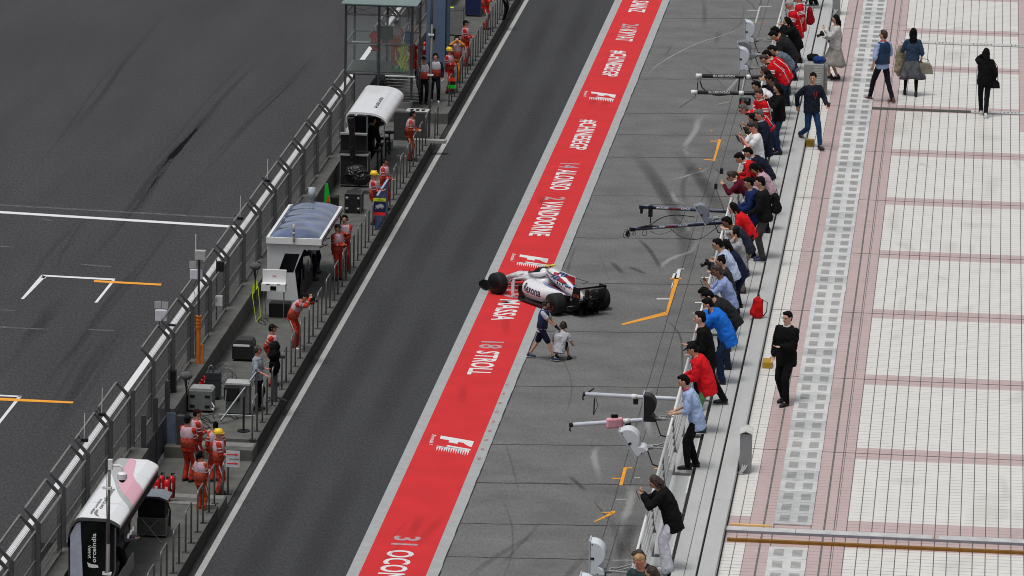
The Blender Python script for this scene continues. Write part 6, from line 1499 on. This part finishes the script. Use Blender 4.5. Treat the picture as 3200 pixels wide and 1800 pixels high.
SIL = mat('silver', (196, 198, 202), rough=.3, metal=.3)
for (p0, p1, lb, t) in (((2178, 237), (2371, 241), 'farther black pit boom with white collars and lettering', 'McLAREN HONDA'), ((2163, 288), (2360, 292), 'nearer black pit boom with white collars, cable hanging from the farther one', 'McLAREN HONDA')):
    r, f, L_ = boom(p0, p1, .072, (36, 37, 40), lb, [(t, .26, .62 if 'farther b' in lb else .60, (190, 192, 196))])
    G().loft([(-.04, 0, 0), (.18, 0, 0)], .082, n=16).build('collar', WHT, r, smooth=True); g = G(); x2 = f*.80 if 'farther' in lb[:8] else f*.74
    g.loft([(x2, 0, 0), (x2+.17, 0, 0)], .082, n=16); g.build('collar', WHT, r, smooth=True)
    g = G(); g.loft([(.10, 0, -.05), (.12, 0, -.2)], .03, n=8); g.b2(.02, .10, -.03, .03, -.22, -.12); g.build('tip_fitting', SIL, r)
    if lb.startswith('farther'):
        g = G(); g.loft(dense([Vector(q) for q in ((.12, 0, -.18), (.22, -.1, -.42), (.6, -.25, -.62), (1.1, -.25, -.6), (1.5, -.1, -.5), (1.9, -.3, -.55), (2.2, -.9, -.8), (2.4, -1.6, -1.0))], 5), .022, n=6); g.loft([(1.5, 0, .02), (1.47, -.05, -.5)], .025, n=6); g.loft([(.04, 0, -.05), (.02, 0, -.5)], .016, n=5); g.build('hose', CABLE, r, smooth=True)
    else:
        G().loft([(.08, 0, -.2), (-.42, -.15, -.52)], .012, n=6).build('rod', mat('rod_dark', (70, 72, 74)), r)
        g = G(); g.loft([(x2+.1, 0, .05), (x2+.25, 1.6, .25)], .02, n=6); g.build('strut', SIL, r)
        bevel(G().b2(x2+.02, x2+.42, -.1, .0, -.42, -.14).build('signal_light', BLK, r), .05, 3)
        G().loft([(x2+.13, -.115, -.33), (x2+.13, -.10, -.33)], .062, n=14).build('red_lens', mat('lens_red', (238, 70, 60), rough=.4), r)
        g = G(); g.b2(x2+.10, x2+.20, -.104, -.1, -.26, -.18); g.b2(x2+.24, x2+.34, -.104, -.1, -.26, -.18); g.build('lens', mat('lens_grey', (110, 122, 130), rough=.2), r)
NB = (34, 40, 62)
for (p0, p1, lb, t) in (((2001, 647), (2262, 661), 'farther navy pit boom with white and red lettering and a hanging grab', ((.19, .34, .49, .60))), ((1972, 717), (2262, 696), 'nearer navy pit boom with looped cables at its tip', (.22, .36, .50, .60))):
    r, f, L_ = boom(p0, p1, .048, NB, lb, [('WILLIAMS', t[0], t[1], (190, 194, 204)), ('MARTINI', t[1]+.005, t[2]-.005, (130, 32, 44)), ('RACING', t[2], t[3], (190, 194, 204))])
    G().loft([(0, 0, .05), (L_, 0, .05)], .010, n=5).build('stripe', mat('stripe_pale', (150, 160, 190)), r)
    G().b2(-.03, .10, -.055, .055, -.055, .055).build('end_cap', BLK, r)
    g = G()
    if lb.startswith('farther'):
        g.b2(.26, .38, -.07, .07, -.28, .06); g.loft([(.32, 0, -.28), (.33, 0, -.5)], .015, n=6); g.loft([Vector((.33+.07*math.cos(t), 0, -.6+.08*math.sin(t))) for t in [i*.5 for i in range(14)]], .008, n=4); g.b2(.0, .08, -.03, .03, -.2, -.05)
        g.loft(dense([Vector(q) for q in ((.3, 0, .1), (1.1, 0, .14), (1.4, 0, .05), (1.2, -.2, -.5), (.7, -.3, -.75), (.35, -.2, -.7))], 6), .007, n=4)
    else:
        for c_, rr in ((-.15, .14), (-.1, .10), (.45, .10), (.1, .06)): g.loft([Vector((c_+rr*math.cos(t)*.7, .04*math.sin(t*2), -.12+rr*math.sin(t))) for t in [i*.5 for i in range(14)]], .009, n=4)
        g.ball((-.12, 0, -.12), (.05, .04, .10)); g.loft([(.1, 0, 0), (.5, 0, .06), (.9, 0, .02)], .04, n=7)
        g.loft(dense([Vector(q) for q in ((.6, 0, .06), (1.2, .4, .2), (1.8, .6, .2), (2.4, .6, .1))], 6), .014, n=5)
        g.loft(dense([Vector(q) for q in ((1.3, 0, -.05), (1.6, -.2, -.3), (2.1, -.3, -.38), (2.6, -.2, -.2), (3.0, 0, 0))], 6), .010, n=5)
    g.build('cable_loop', CABLE, r)
for (p0, p1, lb, k) in (((1826, 1231), (2122, 1247), 'farther white pit boom with a black hook at its tip', 0), ((1785, 1328), (2110, 1305), 'nearer white pit boom with a pink cased light beneath', 1)):
    r, f, L_ = boom(p0, p1, .056, (196, 202, 214), lb)
    G().loft([(f*.5, 0, 0), (f*.56, 0, 0)], .07, n=14).build('collar', WHT, r, smooth=True)
    g = G(); g.loft([(-.04, 0, 0), (.03, 0, 0)], .062, n=10); g.loft([(-.02, 0, -.03), (-.04, 0, -.14), (.0, 0, -.16)], .02, n=6); g.b2(f*.52, f*.57, -.04, .04, -.2, -.05)
    if k == 0: g.loft([(.1, 0, .05), (.25, 0, .16)], .02, n=6); g.loft([(.27, 0, -.1), (.26, 0, -.55)], .018, n=6); g.loft([(.3, 0, -.05), (.36, 0, -.3), (.28, 0, -.5)], .007, n=4)
    g.build('hook', BLK, r)
    g = G(); g.loft([(L_*.6, 0, -.05), (L_*.6, 0, -1.1)], .018, n=6); g.build('drop_rod', SIL, r)
    if k:
        q = G().b2(f*.33, f*.49, -.1, .06, -.16, .12).build('pink_case', mat('case_pink', (232, 166, 178), rough=.3), r); bevel(q, .06, 3)
        G().b2(f*.38, f*.44, -.06, .02, .12, .2).build('case_clip', BLK, r)
def lamp(px_, py_, z, label, col=(206, 212, 220), tilt=0, h=.56, body='white', arm=True, k=1.0):
    p = P(px_, py_, z); r = empty('floodlight', p, 0, label, 'floodlight')
    cm = mat('lamp_%d_%d_%d' % col, col, rough=.35, n=.03)
    M_ = Matrix.Rotation(tilt, 3, 'Y')
    def f(x, z_, y): v = M_ @ Vector((x*k, y*k, z_*k)); return (v.x, v.y, v.z)
    pr = [(-.14, -.30), (-.14, .30)]
    for i in range(13): t = PI/2-i/12*PI*.83; pr.append((-.10+.22*math.cos(t)*1.0, .06+.23*math.sin(t)) )
    pr += [(.09, -.19), (.12, -.30)]
    bevel(G().prism(pr, -.17, .17, f).build('housing', cm, r), .02, 2)
    g = G(); g.prism([(-.165, -.31), (-.165, .31), (-.14, .31), (-.14, -.31)], -.18, .18, f); g.build('front_glass', mat('lamp_face', (176, 184, 192), rough=.15), r)
    g = G(); g.prism([(-.13, -.02), (-.07, -.02), (-.07, .02), (-.13, .02)], -.178, -.17, f); g.prism([(-.12, .24), (-.10, .24), (-.10, .26), (-.12, .26)], -.178, -.17, f); g.prism([(-.02, -.28), (0, -.28), (0, -.26), (-.02, -.26)], -.178, -.17, f); g.build('latch', BLK, r)
    if arm:
        x2 = RX-p.x; z2 = T-.25-z
        e = M_ @ Vector((.10, 0, -.26))*k
        g = G(); g.loft([tuple(e), (e.x+.12, 0, e.z+.02)], .05, n=8)
        for y in (-.09, .09): g.loft([(e.x+.08, y, e.z+.03), (x2-.08, y*1.3, e.z-.0)], .018, n=6); g.loft([(e.x+.2, y, e.z+.03), (x2-.05, y, z2-.35)], .014, n=6)
        g.build('arm', mat('arm_pale', (150, 152, 152), rough=.4, metal=.3), r)
        G().loft([(e.x, -.05, e.z), (e.x+.12, -.1, e.z-.3), (x2, -.1, e.z-.5)], .014, n=5).build('cable', CABLE, r, smooth=True)
    return r
lamp(2346, 97, 11.2, 'pale domed floodlight, farthest along the railing')
lamp(2336, 152, 11.2, 'grey domed floodlight half behind a white one', col=(120, 124, 130), tilt=-.5, k=.95)
lamp(2328, 182, 11.2, 'white domed floodlight in front of the grey one')
lamp(2204, 662, 10.9, 'tilted grey floodlight above the navy pit booms', col=(128, 134, 146), tilt=-.55, k=.85)
lamp(2034, 1271, 10.9, 'black floodlight housing above the white pit booms', col=(34, 34, 36), k=.9)
lamp(1984, 1371, 11.0, 'tilted white floodlight below the white pit booms', col=(210, 214, 220), tilt=-.6, k=1.0)
lamp(1872, 1738, 11.1, 'large white domed floodlight near the bottom edge', col=(216, 224, 230), k=1.0)
lamp(1842, 1850, 11.1, 'white floodlight cut by the bottom edge', col=(216, 224, 230), k=1.0)
# thin rods at the railing
for (a, b, z, lb) in (((2237, 588), (2264, 660), 11.6, 'thin grey rod with a small black camera rising over the rail'), ((2255, 540), (2238, 530), 12.6, 'compact camera on a handgrip held out over the rail')):
    p = P(b[0], b[1], z); q = P(a[0], a[1], z+.35)
    r = empty('camera_rod', p, 0, lb, 'camera')
    G().loft([(0, 0, 0), (q.x-p.x, q.y-p.y, q.z-p.z)], .012, n=6).build('rod', DARKST, r); G().box((q.x-p.x, q.y-p.y, q.z-p.z+.04), (.07, .07, .12)).build('camera_body', BLK, r)

# ================================================================ RACING CAR
CARW = mat('car_white', (222, 224, 228), rough=.28, n=.02, coat=.6)
CARB = mat('car_carbon', (17, 17, 18), rough=.4, n=.15, sc=8)
NVY = mat('car_navy', (30, 42, 84), rough=.3, coat=.5); LBL = mat('car_blue', (84, 150, 214), rough=.3, coat=.5); CRD = mat('car_red', (170, 26, 40), rough=.3, coat=.5)
LW = 3.22
car = empty('racing_car', (-11.67, 147.56, 0), R(38.4), 'white open wheel racing car crossing the red band with its nose to the lane', 'racing car')
def cb(g, nm, m, smooth=True, sub=0, bv=0):
    o = g.build(nm, m, car, smooth=smooth)
    if sub: q = o.modifiers.new('sub', 'SUBSURF'); q.levels = sub; q.render_levels = sub
    if bv: bevel(o, bv)
    return o
X_ = (1, 0, 0)
# monocoque and nose
g = G(); g.loft([(0, LW+.95, .22), (0, LW+.80, .26), (0, LW+.45, .38), (0, LW+.0, .50), (0, LW-.45, .54), (0, LW-.9, .54), (0, LW-1.3, .54), (0, LW-1.7, .54)],
    [(.04, .03), (.08, .06), (.12, .09), (.17, .14), (.22, .17), (.27, .19), (.31, .21), (.33, .24)], lat=X_, n=18); cb(g, 'nose', CARW)
g = G(); g.loft([(0, LW-.78, .735), (0, LW-1.12, .765), (0, LW-1.50, .80)], [(.12, .012), (.19, .02), (.15, .04)], lat=X_, n=16); cb(g, 'cockpit_opening', CARB)
g = G()
for sg in (-1, 1): g.loft([(sg*.22, LW-.82, .72), (sg*.25, LW-1.15, .78), (sg*.22, LW-1.45, .84), (sg*.13, LW-1.68, .92)], [(.03, .04), (.05, .06), (.06, .08), (.07, .09)], lat=X_, n=10)
cb(g, 'headrest', CARW)
g = G(); g.loft([(0, LW-.55, .72), (0, LW-.80, .755)], [(.10, .02), (.15, .03)], lat=X_, n=10); cb(g, 'windscreen', CARB)
# engine cover
g = G(); g.loft([(0, LW-1.56, .97), (0, LW-1.62, .95), (0, LW-1.9, .90), (0, LW-2.3, .79), (0, .45, .64), (0, .0, .52), (0, -.35, .44)],
    [(.09, .09), (.13, .135), (.17, .18), (.20, .22), (.19, .23), (.13, .17), (.07, .09)], lat=X_, n=20); cb(g, 'engine_cover', CARW)
g = G(); g.loft([(0, LW-1.555, .975), (0, LW-1.55, .975)], [(.065, .06), (.065, .06)], lat=X_, n=14); cb(g, 'air_intake', CARB)
F_ = [(LW-1.80, 1.00), (LW-1.85, 1.085), (LW-2.3, 1.08), (.14, 1.05), (.10, .62), (.5, .70), (LW-2.2, .9)]
g = G(); g.prism(F_, -.012, .012, lambda y, z, x: (x, y, z)); cb(g, 'engine_fin', CARW, smooth=False)
def es(sg, y, z, off=.0):
    'point on the outer side of the fin and engine cover at length y and height z'
    st = [(LW-1.62, .95, .13, .135), (LW-1.9, .90, .17, .18), (LW-2.3, .79, .20, .22), (.45, .64, .19, .23), (0, .52, .13, .17), (-.35, .44, .07, .09)]
    for a, b in zip(st, st[1:]):
        if y >= b[0]:
            t = (a[0]-y)/(a[0]-b[0]); zc, rx, rz_ = [a[i]+(b[i]-a[i])*t for i in (1, 2, 3)]; break
    else: zc, rx, rz_ = st[-1][1:]
    q_ = (z-zc)/rz_
    x = rx*math.sqrt(max(0, 1-q_*q_)) if q_ < 1 else 0
    return (sg*(max(x, .013)+off+.004), y, z)
def side_patch(sg, poly, m, nm, off, n=8):
    'bilinear patch over four (y, z) corners laid on the body side'
    g = G(); (a, b, c, d) = poly
    f = lambda u, v: es(sg, (a[0]*(1-u)+b[0]*u)*(1-v)+(d[0]*(1-u)+c[0]*u)*v, (a[1]*(1-u)+b[1]*u)*(1-v)+(d[1]*(1-u)+c[1]*u)*v, off)
    for i in range(n):
        for j in range(n): g.quad(f(i/n, j/n), f((i+1)/n, j/n), f((i+1)/n, (j+1)/n), f(i/n, (j+1)/n))
    cb(g, nm, m, smooth=False); return f
def pod_pt(sg, u, v, off=0.0):
    'u 0..1 from the intake to the tail, v 0..1 from the floor over the shoulder'
    y = LW-1.14-(LW-1.14-.15)*u
    w0 = .34+.24*math.sin(PI*min(1, u*1.15+.25))**.7; w0 -= .30*max(0, u-.45)**1.2*1.6
    w0 = max(w0, .10); h = .66-.17*u**1.6
    a = v*PI*.60
    x = .18+w0*(math.cos(max(0, a-.35))*(.82+.18*math.sin(min(a*1.6, PI/2))) if a > .35 else .72+.20*a/.35)
    z = .13+(h-.13)*(math.sin(min(a, PI/2)) if a < PI/2 else 1-.02*(a-PI/2))
    return Vector((sg*(x+off), y, z+off*.8))
for sg in (-1, 1):
    side_patch(sg, [(LW-2.05, 1.02), (.15, 1.04), (.11, .66), (.95, .80)], CRD, 'fin_red_panel', .004)
    for o_, m in ((0, NVY), (.10, LBL), (.17, NVY), (.27, LBL), (.33, NVY)):
        side_patch(sg, [(.95-o_, 1.055), (.87-o_, 1.055), (1.17-o_, .84), (1.25-o_, .84)] , m, 'fin_stripe', .008, 4)
    for z_, m in ((.71, NVY), (.75, LBL), (.785, NVY)):
        side_patch(sg, [(.75, z_+.03), (.12, z_+.035), (.12, z_), (.75, z_)], m, 'fin_lower_stripe', .008, 5)
    f_ = side_patch(sg, [(LW-1.95, .90), (.45, .775), (.42, .63), (LW-2.0, .765)], mat('car_black_panel', (22, 22, 26), rough=.35), 'script_panel', .012)
    g = G(); text(g, 'MARTINI', lambda u, v: es(sg, (LW-1.97)*(1-(u if sg < 0 else 1-u))+.46*(u if sg < 0 else 1-u)-.02, .775+.115*v-.13*(u if sg < 0 else 1-u), .018), bold=.04); cb(g, 'lettering', CARW, smooth=False)
    g = G(); text(g, 'randstad', lambda u, v: es(sg, LW-1.68-.42*(u if sg < 0 else 1-u), .965-.05*(u if sg < 0 else 1-u)+.065*v, .006), bold=.02); cb(g, 'lettering', mat('car_letter', (30, 34, 70), rough=.4), smooth=False)
    g = G(); nu, nv = 26, 16
    vs = [pod_pt(sg, i/nu, j/nv) for i in range(nu+1) for j in range(nv+1)]
    fs = [(i*(nv+1)+j, (i+1)*(nv+1)+j, (i+1)*(nv+1)+j+1, i*(nv+1)+j+1) for i in range(nu) for j in range(nv)]
    g.add(vs, fs); cb(g, 'side_pod', CARW)
    g = G(); e = [pod_pt(sg, 0, j/nv) for j in range(nv+1)]; c = Vector((sg*.22, LW-1.12, .35)); g.add([c]+[v+Vector((0, .004, 0)) for v in e], [(0, j+1, j+2) for j in range(nv)]); cb(g, 'intake', CARB, smooth=False)
    g = G(); text(g, 'Rexona', lambda u, v: tuple(pod_pt(sg, .08+.42*(u if sg < 0 else 1-u), .22+.34*v-.05*u, .008)), bold=.02); cb(g, 'lettering', mat('car_letter', (30, 34, 70)), smooth=False)
    for v0, v1, m in ((.80, .84, NVY), (.85, .90, LBL), (.91, .94, NVY), (.945, 1.0, CRD)):
        g = G(); n = 18; pts = []
        for i in range(n+1):
            u = .16+.80*i/n; k_ = .22*max(0, 1-i/9)**1.6
            pts.append((pod_pt(sg, u, min(1.0, v0+k_), .005), pod_pt(sg, u, min(1.02, v1+k_), .005)))
        for (a, b), (c, d) in zip(pts, pts[1:]): g.quad(a, b, d, c)
        cb(g, 'side_stripe', m, smooth=False)
    g = G(); g.ball((sg*.52, LW-.85, .76), (.09, .03, .04)); g.loft([(sg*.28, LW-.9, .70), (sg*.5, LW-.86, .75)], .012, n=5); cb(g, 'mirror', CARW)
    g = G(); g.prism([(LW-.62, .12), (LW-.62, .46), (LW-.72, .62), (LW-.80, .62), (LW-.76, .12)], sg*.72-.012, sg*.72+.012, lambda y, z, x: (x, y, z)); g.b2(sg*.36, sg*.735, LW-.80, LW-.70, .605, .625); cb(g, 'deflector', CARW, smooth=False)
    g = G()
    for k_ in range(4): g.prism([(LW-.42-.14*k_, .08), (LW-.42-.14*k_, .30), (LW-.7-.12*k_, .36), (LW-.8-.12*k_, .08)], sg*(.34+.08*k_)-.006, sg*(.34+.08*k_)+.006, lambda y, z, x: (x, y, z))
    cb(g, 'barge_board', CARB, smooth=False)
# floor
g = G(); g.prism([(-.30, LW-.55), (-.62, LW-.85), (-.80, LW-1.10), (-.79, .55), (-.60, .42), (-.42, .38), (-.42, -.45), (.42, -.45), (.42, .38), (.60, .42), (.79, .55), (.80, LW-1.10), (.62, LW-.85), (.30, LW-.55)], .05, .085); cb(g, 'floor', CARB, smooth=False)
g = G()
for x in (-.3, -.1, .1, .3): g.b2(x-.006, x+.006, -.70, -.2, .06, .26)
g.add([(-.42, -.2, .09), (.42, -.2, .09), (.42, -.7, .26), (-.42, -.7, .26)], [(0, 1, 2, 3)]); cb(g, 'diffuser', CARB, smooth=False)
g = G(); g.b2(-.20, .20, -.40, .2, .12, .38); g.loft([(0, -.3, .50), (0, -.62, .50)], .055, n=12); g.loft([(-.1, -.3, .44), (-.1, -.55, .44)], .03, n=10); g.loft([(.1, -.3, .44), (.1, -.55, .44)], .03, n=10); g.b2(-.05, .05, -.66, -.5, .28, .42); cb(g, 'gearbox', mat('gear_dark', (40, 38, 36), rough=.4, metal=.4, n=.4, sc=9), smooth=False)
# rear wing
for sg in (-1, 1):
    g = G(); g.prism([(-.42, .36), (-.40, .66), (-.46, .93), (-.82, .95), (-.83, .68), (-.68, .36)], sg*.475-.01, sg*.475+.01, lambda y, z, x: (x, y, z))
    cb(g, 'rear_wing_endplate', CARB, smooth=False)
g = G()
for y, z, c, tlt in ((-.60, .86, .24, .2), (-.77, .915, .12, .6)):
    n = 10; pr = [(y+c/2*math.cos(t), z+.018*math.sin(t)-math.cos(t)*c/2*math.tan(tlt)) for t in [2*PI*i/n for i in range(n)]]
    g.prism(pr, -.465, .465, lambda yy, zz, x: (x, yy, zz))
cb(g, 'rear_wing_plane', CARB, smooth=False)
g = G(); g.b2(-.40, .46, -.735, -.725, .845, .865); cb(g, 'wing_white_strip', CARW, smooth=False)
g = G(); g.b2(-.46, .46, -.5, -.4, .44, .47); g.b2(-.02, .02, -.6, -.4, .40, .84); g.b2(-.62, -.50, -.32, -.1, .30, .62); g.b2(.50, .60, -.35, -.1, .30, .62); cb(g, 'lower_beam', CARB, smooth=False)
g = G(); text(g, 'JCB', lambda u, v: (-.49, -.46-.32*u, .60+.12*v), bold=.03); cb(g, 'lettering', mat('jcb_orange', (176, 70, 30), rough=.5), smooth=False)
# front wing
g = G()
for k_, (y, z, hw) in enumerate(((LW+.95, .10, .86), (LW+.80, .14, .84), (LW+.68, .19, .80), (LW+.58, .24, .74))):
    for sg in (-1, 1): g.prism([(sg*.14, y+.06), (sg*hw, y-.08), (sg*hw, y-.20), (sg*.14, y-.06)], z-.008, z+.008)
g.b2(-.14, .14, LW+.82, LW+1.02, .09, .11); cb(g, 'front_wing', CARB, smooth=False)
g = G()
for sg in (-1, 1): g.prism([(LW+.98, .05), (LW+1.0, .18), (LW+.72, .32), (LW+.46, .33), (LW+.44, .05)], sg*.88-.01, sg*.88+.01, lambda y, z, x: (x, y, z)); g.b2(sg*.80, sg*.96, LW+.5, LW+.8, .05, .06); g.b2(sg*.08-.01, sg*.08+.01, LW+.74, LW+.95, .11, .26)
cb(g, 'front_wing_endplate', CARB, smooth=False)
# roll hoop camera and antenna
g = G(); g.loft([(0, LW-1.66, 1.05), (0, LW-1.66, 1.13)], .03, n=8); cb(g, 'camera_stalk', CARB)
g = G(); g.b2(-.17, -.05, LW-1.74, LW-1.60, 1.12, 1.16); g.b2(.05, .17, LW-1.74, LW-1.60, 1.12, 1.16); g.b2(-.05, .05, LW-1.70, LW-1.62, 1.12, 1.15); cb(g, 'roll_hoop_camera', mat('tcam_yellow', (206, 216, 90), rough=.4), smooth=False, bv=.01)
g = G(); g.loft([(0, .14, 1.02), (0, -.2, 1.03), (.03, -.55, 1.04)], .009, n=5); g.loft([(.03, -.5, 1.04), (-.05, -.35, .94)], .009, n=5); g.loft([(0, LW-.2, .62), (0, LW-.2, .74)], .009, n=5); g.loft([(0, LW-.5, .70), (0, LW-.5, .79)], .009, n=5); cb(g, 'antenna', CARB)
# wheels
def wheel(x, y, wd, rad, lab, steer=0):
    r = bpy.data.objects.new('wheel', None); C.objects.link(r); r.parent = car; r.location = (x, y, rad); r.rotation_euler = (0, 0, steer)
    h = wd/2; g = G(); g.loft([(-h, 0, 0), (-h, 0, 0), (-h*.92, 0, 0), (-h*.6, 0, 0), (h*.6, 0, 0), (h*.92, 0, 0), (h, 0, 0), (h, 0, 0)], [.17, rad*.86, rad*.96, rad, rad, rad*.96, rad*.86, .17], n=40, lat=(0, 1, 0)); g.build('tyre', RUB, r, smooth=True)
    g = G()
    for sg in (-1, 1): g.loft([(sg*(h+.003), 0, 0), (sg*(h+.005), 0, 0)], rad*.66, n=32)
    g.build('red_sidewall_ring', mat('tyre_red_mark', (120, 24, 32), rough=.6, n=.2), r)
    g = G()
    for sg in (-1, 1):
        g.loft([(sg*(h+.006), 0, 0), (sg*(h+.008), 0, 0)], rad*.57, n=28); g.loft([(sg*(h+.008), 0, 0), (sg*(h+.03), 0, 0)], .035, n=12)
        for i in range(8): t = 2*PI*i/8; g.box((sg*(h+.012), .09*math.cos(t), .09*math.sin(t)), (.012, .022, .13), rot=Matrix.Rotation(t+PI/2, 3, 'X'))
    g.build('rim', mat('rim_dark', (46, 46, 50), rough=.35, metal=.5), r)
wheel(-.83, LW, .305, .335, 'front', R(6)); wheel(.83, LW, .305, .335, 'front', R(6)); wheel(-.80, 0, .405, .335, 'rear'); wheel(.80, 0, .405, .335, 'rear')
g = G()
for sg in (-1, 1):
    for z_ in (.24, .44): g.loft([(sg*.18, LW+.25, z_+.03), (sg*.68, LW, z_)], .014, n=6); g.loft([(sg*.20, LW-.38, z_+.03), (sg*.68, LW, z_)], .014, n=6)
    g.loft([(sg*.2, LW-.1, .48), (sg*.66, LW, .28)], .012, n=6)
    for z_ in (.22, .42): g.loft([(sg*.15, .35, z_), (sg*.6, 0, z_)], .014, n=6); g.loft([(sg*.15, -.15, z_), (sg*.6, 0, z_)], .014, n=6)
cb(g, 'suspension_arm', mat('arm_white_grey', (150, 152, 156), rough=.4), smooth=False)
# driver
Mx = Matrix.Translation(car.location) @ Matrix.Rotation(R(38.4), 4, 'Z')
dr = empty('person', Mx @ Vector((0, LW-1.32, .36)), R(38.4), 'driver in a white racing suit and white helmet seated in the racing car', 'person')
g = G(); g.loft([(0, .25, .0), (0, 0, .05), (0, -.08, .30), (0, -.07, .38)], [(.16, .1), (.20, .12), (.20, .10), (.07, .07)], lat=X_, n=14)
for sg in (-1, 1): g.cap((sg*.19, -.06, .30), (sg*.20, .20, .22), .055, .045); g.cap((sg*.20, .20, .22), (sg*.10, .42, .30), .042, .032); g.cap((sg*.10, .42, .30), (sg*.08, .48, .31), .04, .03)
g.cap((-.1, .2, 0), (-.1, .75, .05), .08, .06); g.cap((.1, .2, 0), (.1, .75, .05), .08, .06)
remesh(g.build('body', mat('race_suit', (210, 212, 216), rough=.8, n=.1), dr), .015, 3)
G().ball((0, 0, .50), (.12, .145, .125), nu=18, nv=12).build('helmet', mat('helmet_white', (216, 218, 222), rough=.2, n=.04, coat=.5), dr, smooth=True)
g = G(); g.ball((0, .03, .505), (.113, .122, .05), nu=18, nv=10); g.build('visor', GLS, dr, smooth=True)
G().loft([(-.11, 0, .44), (0, .1, .43), (.11, 0, .44)], .012, n=6).build('chin_stripe', CRD, dr)
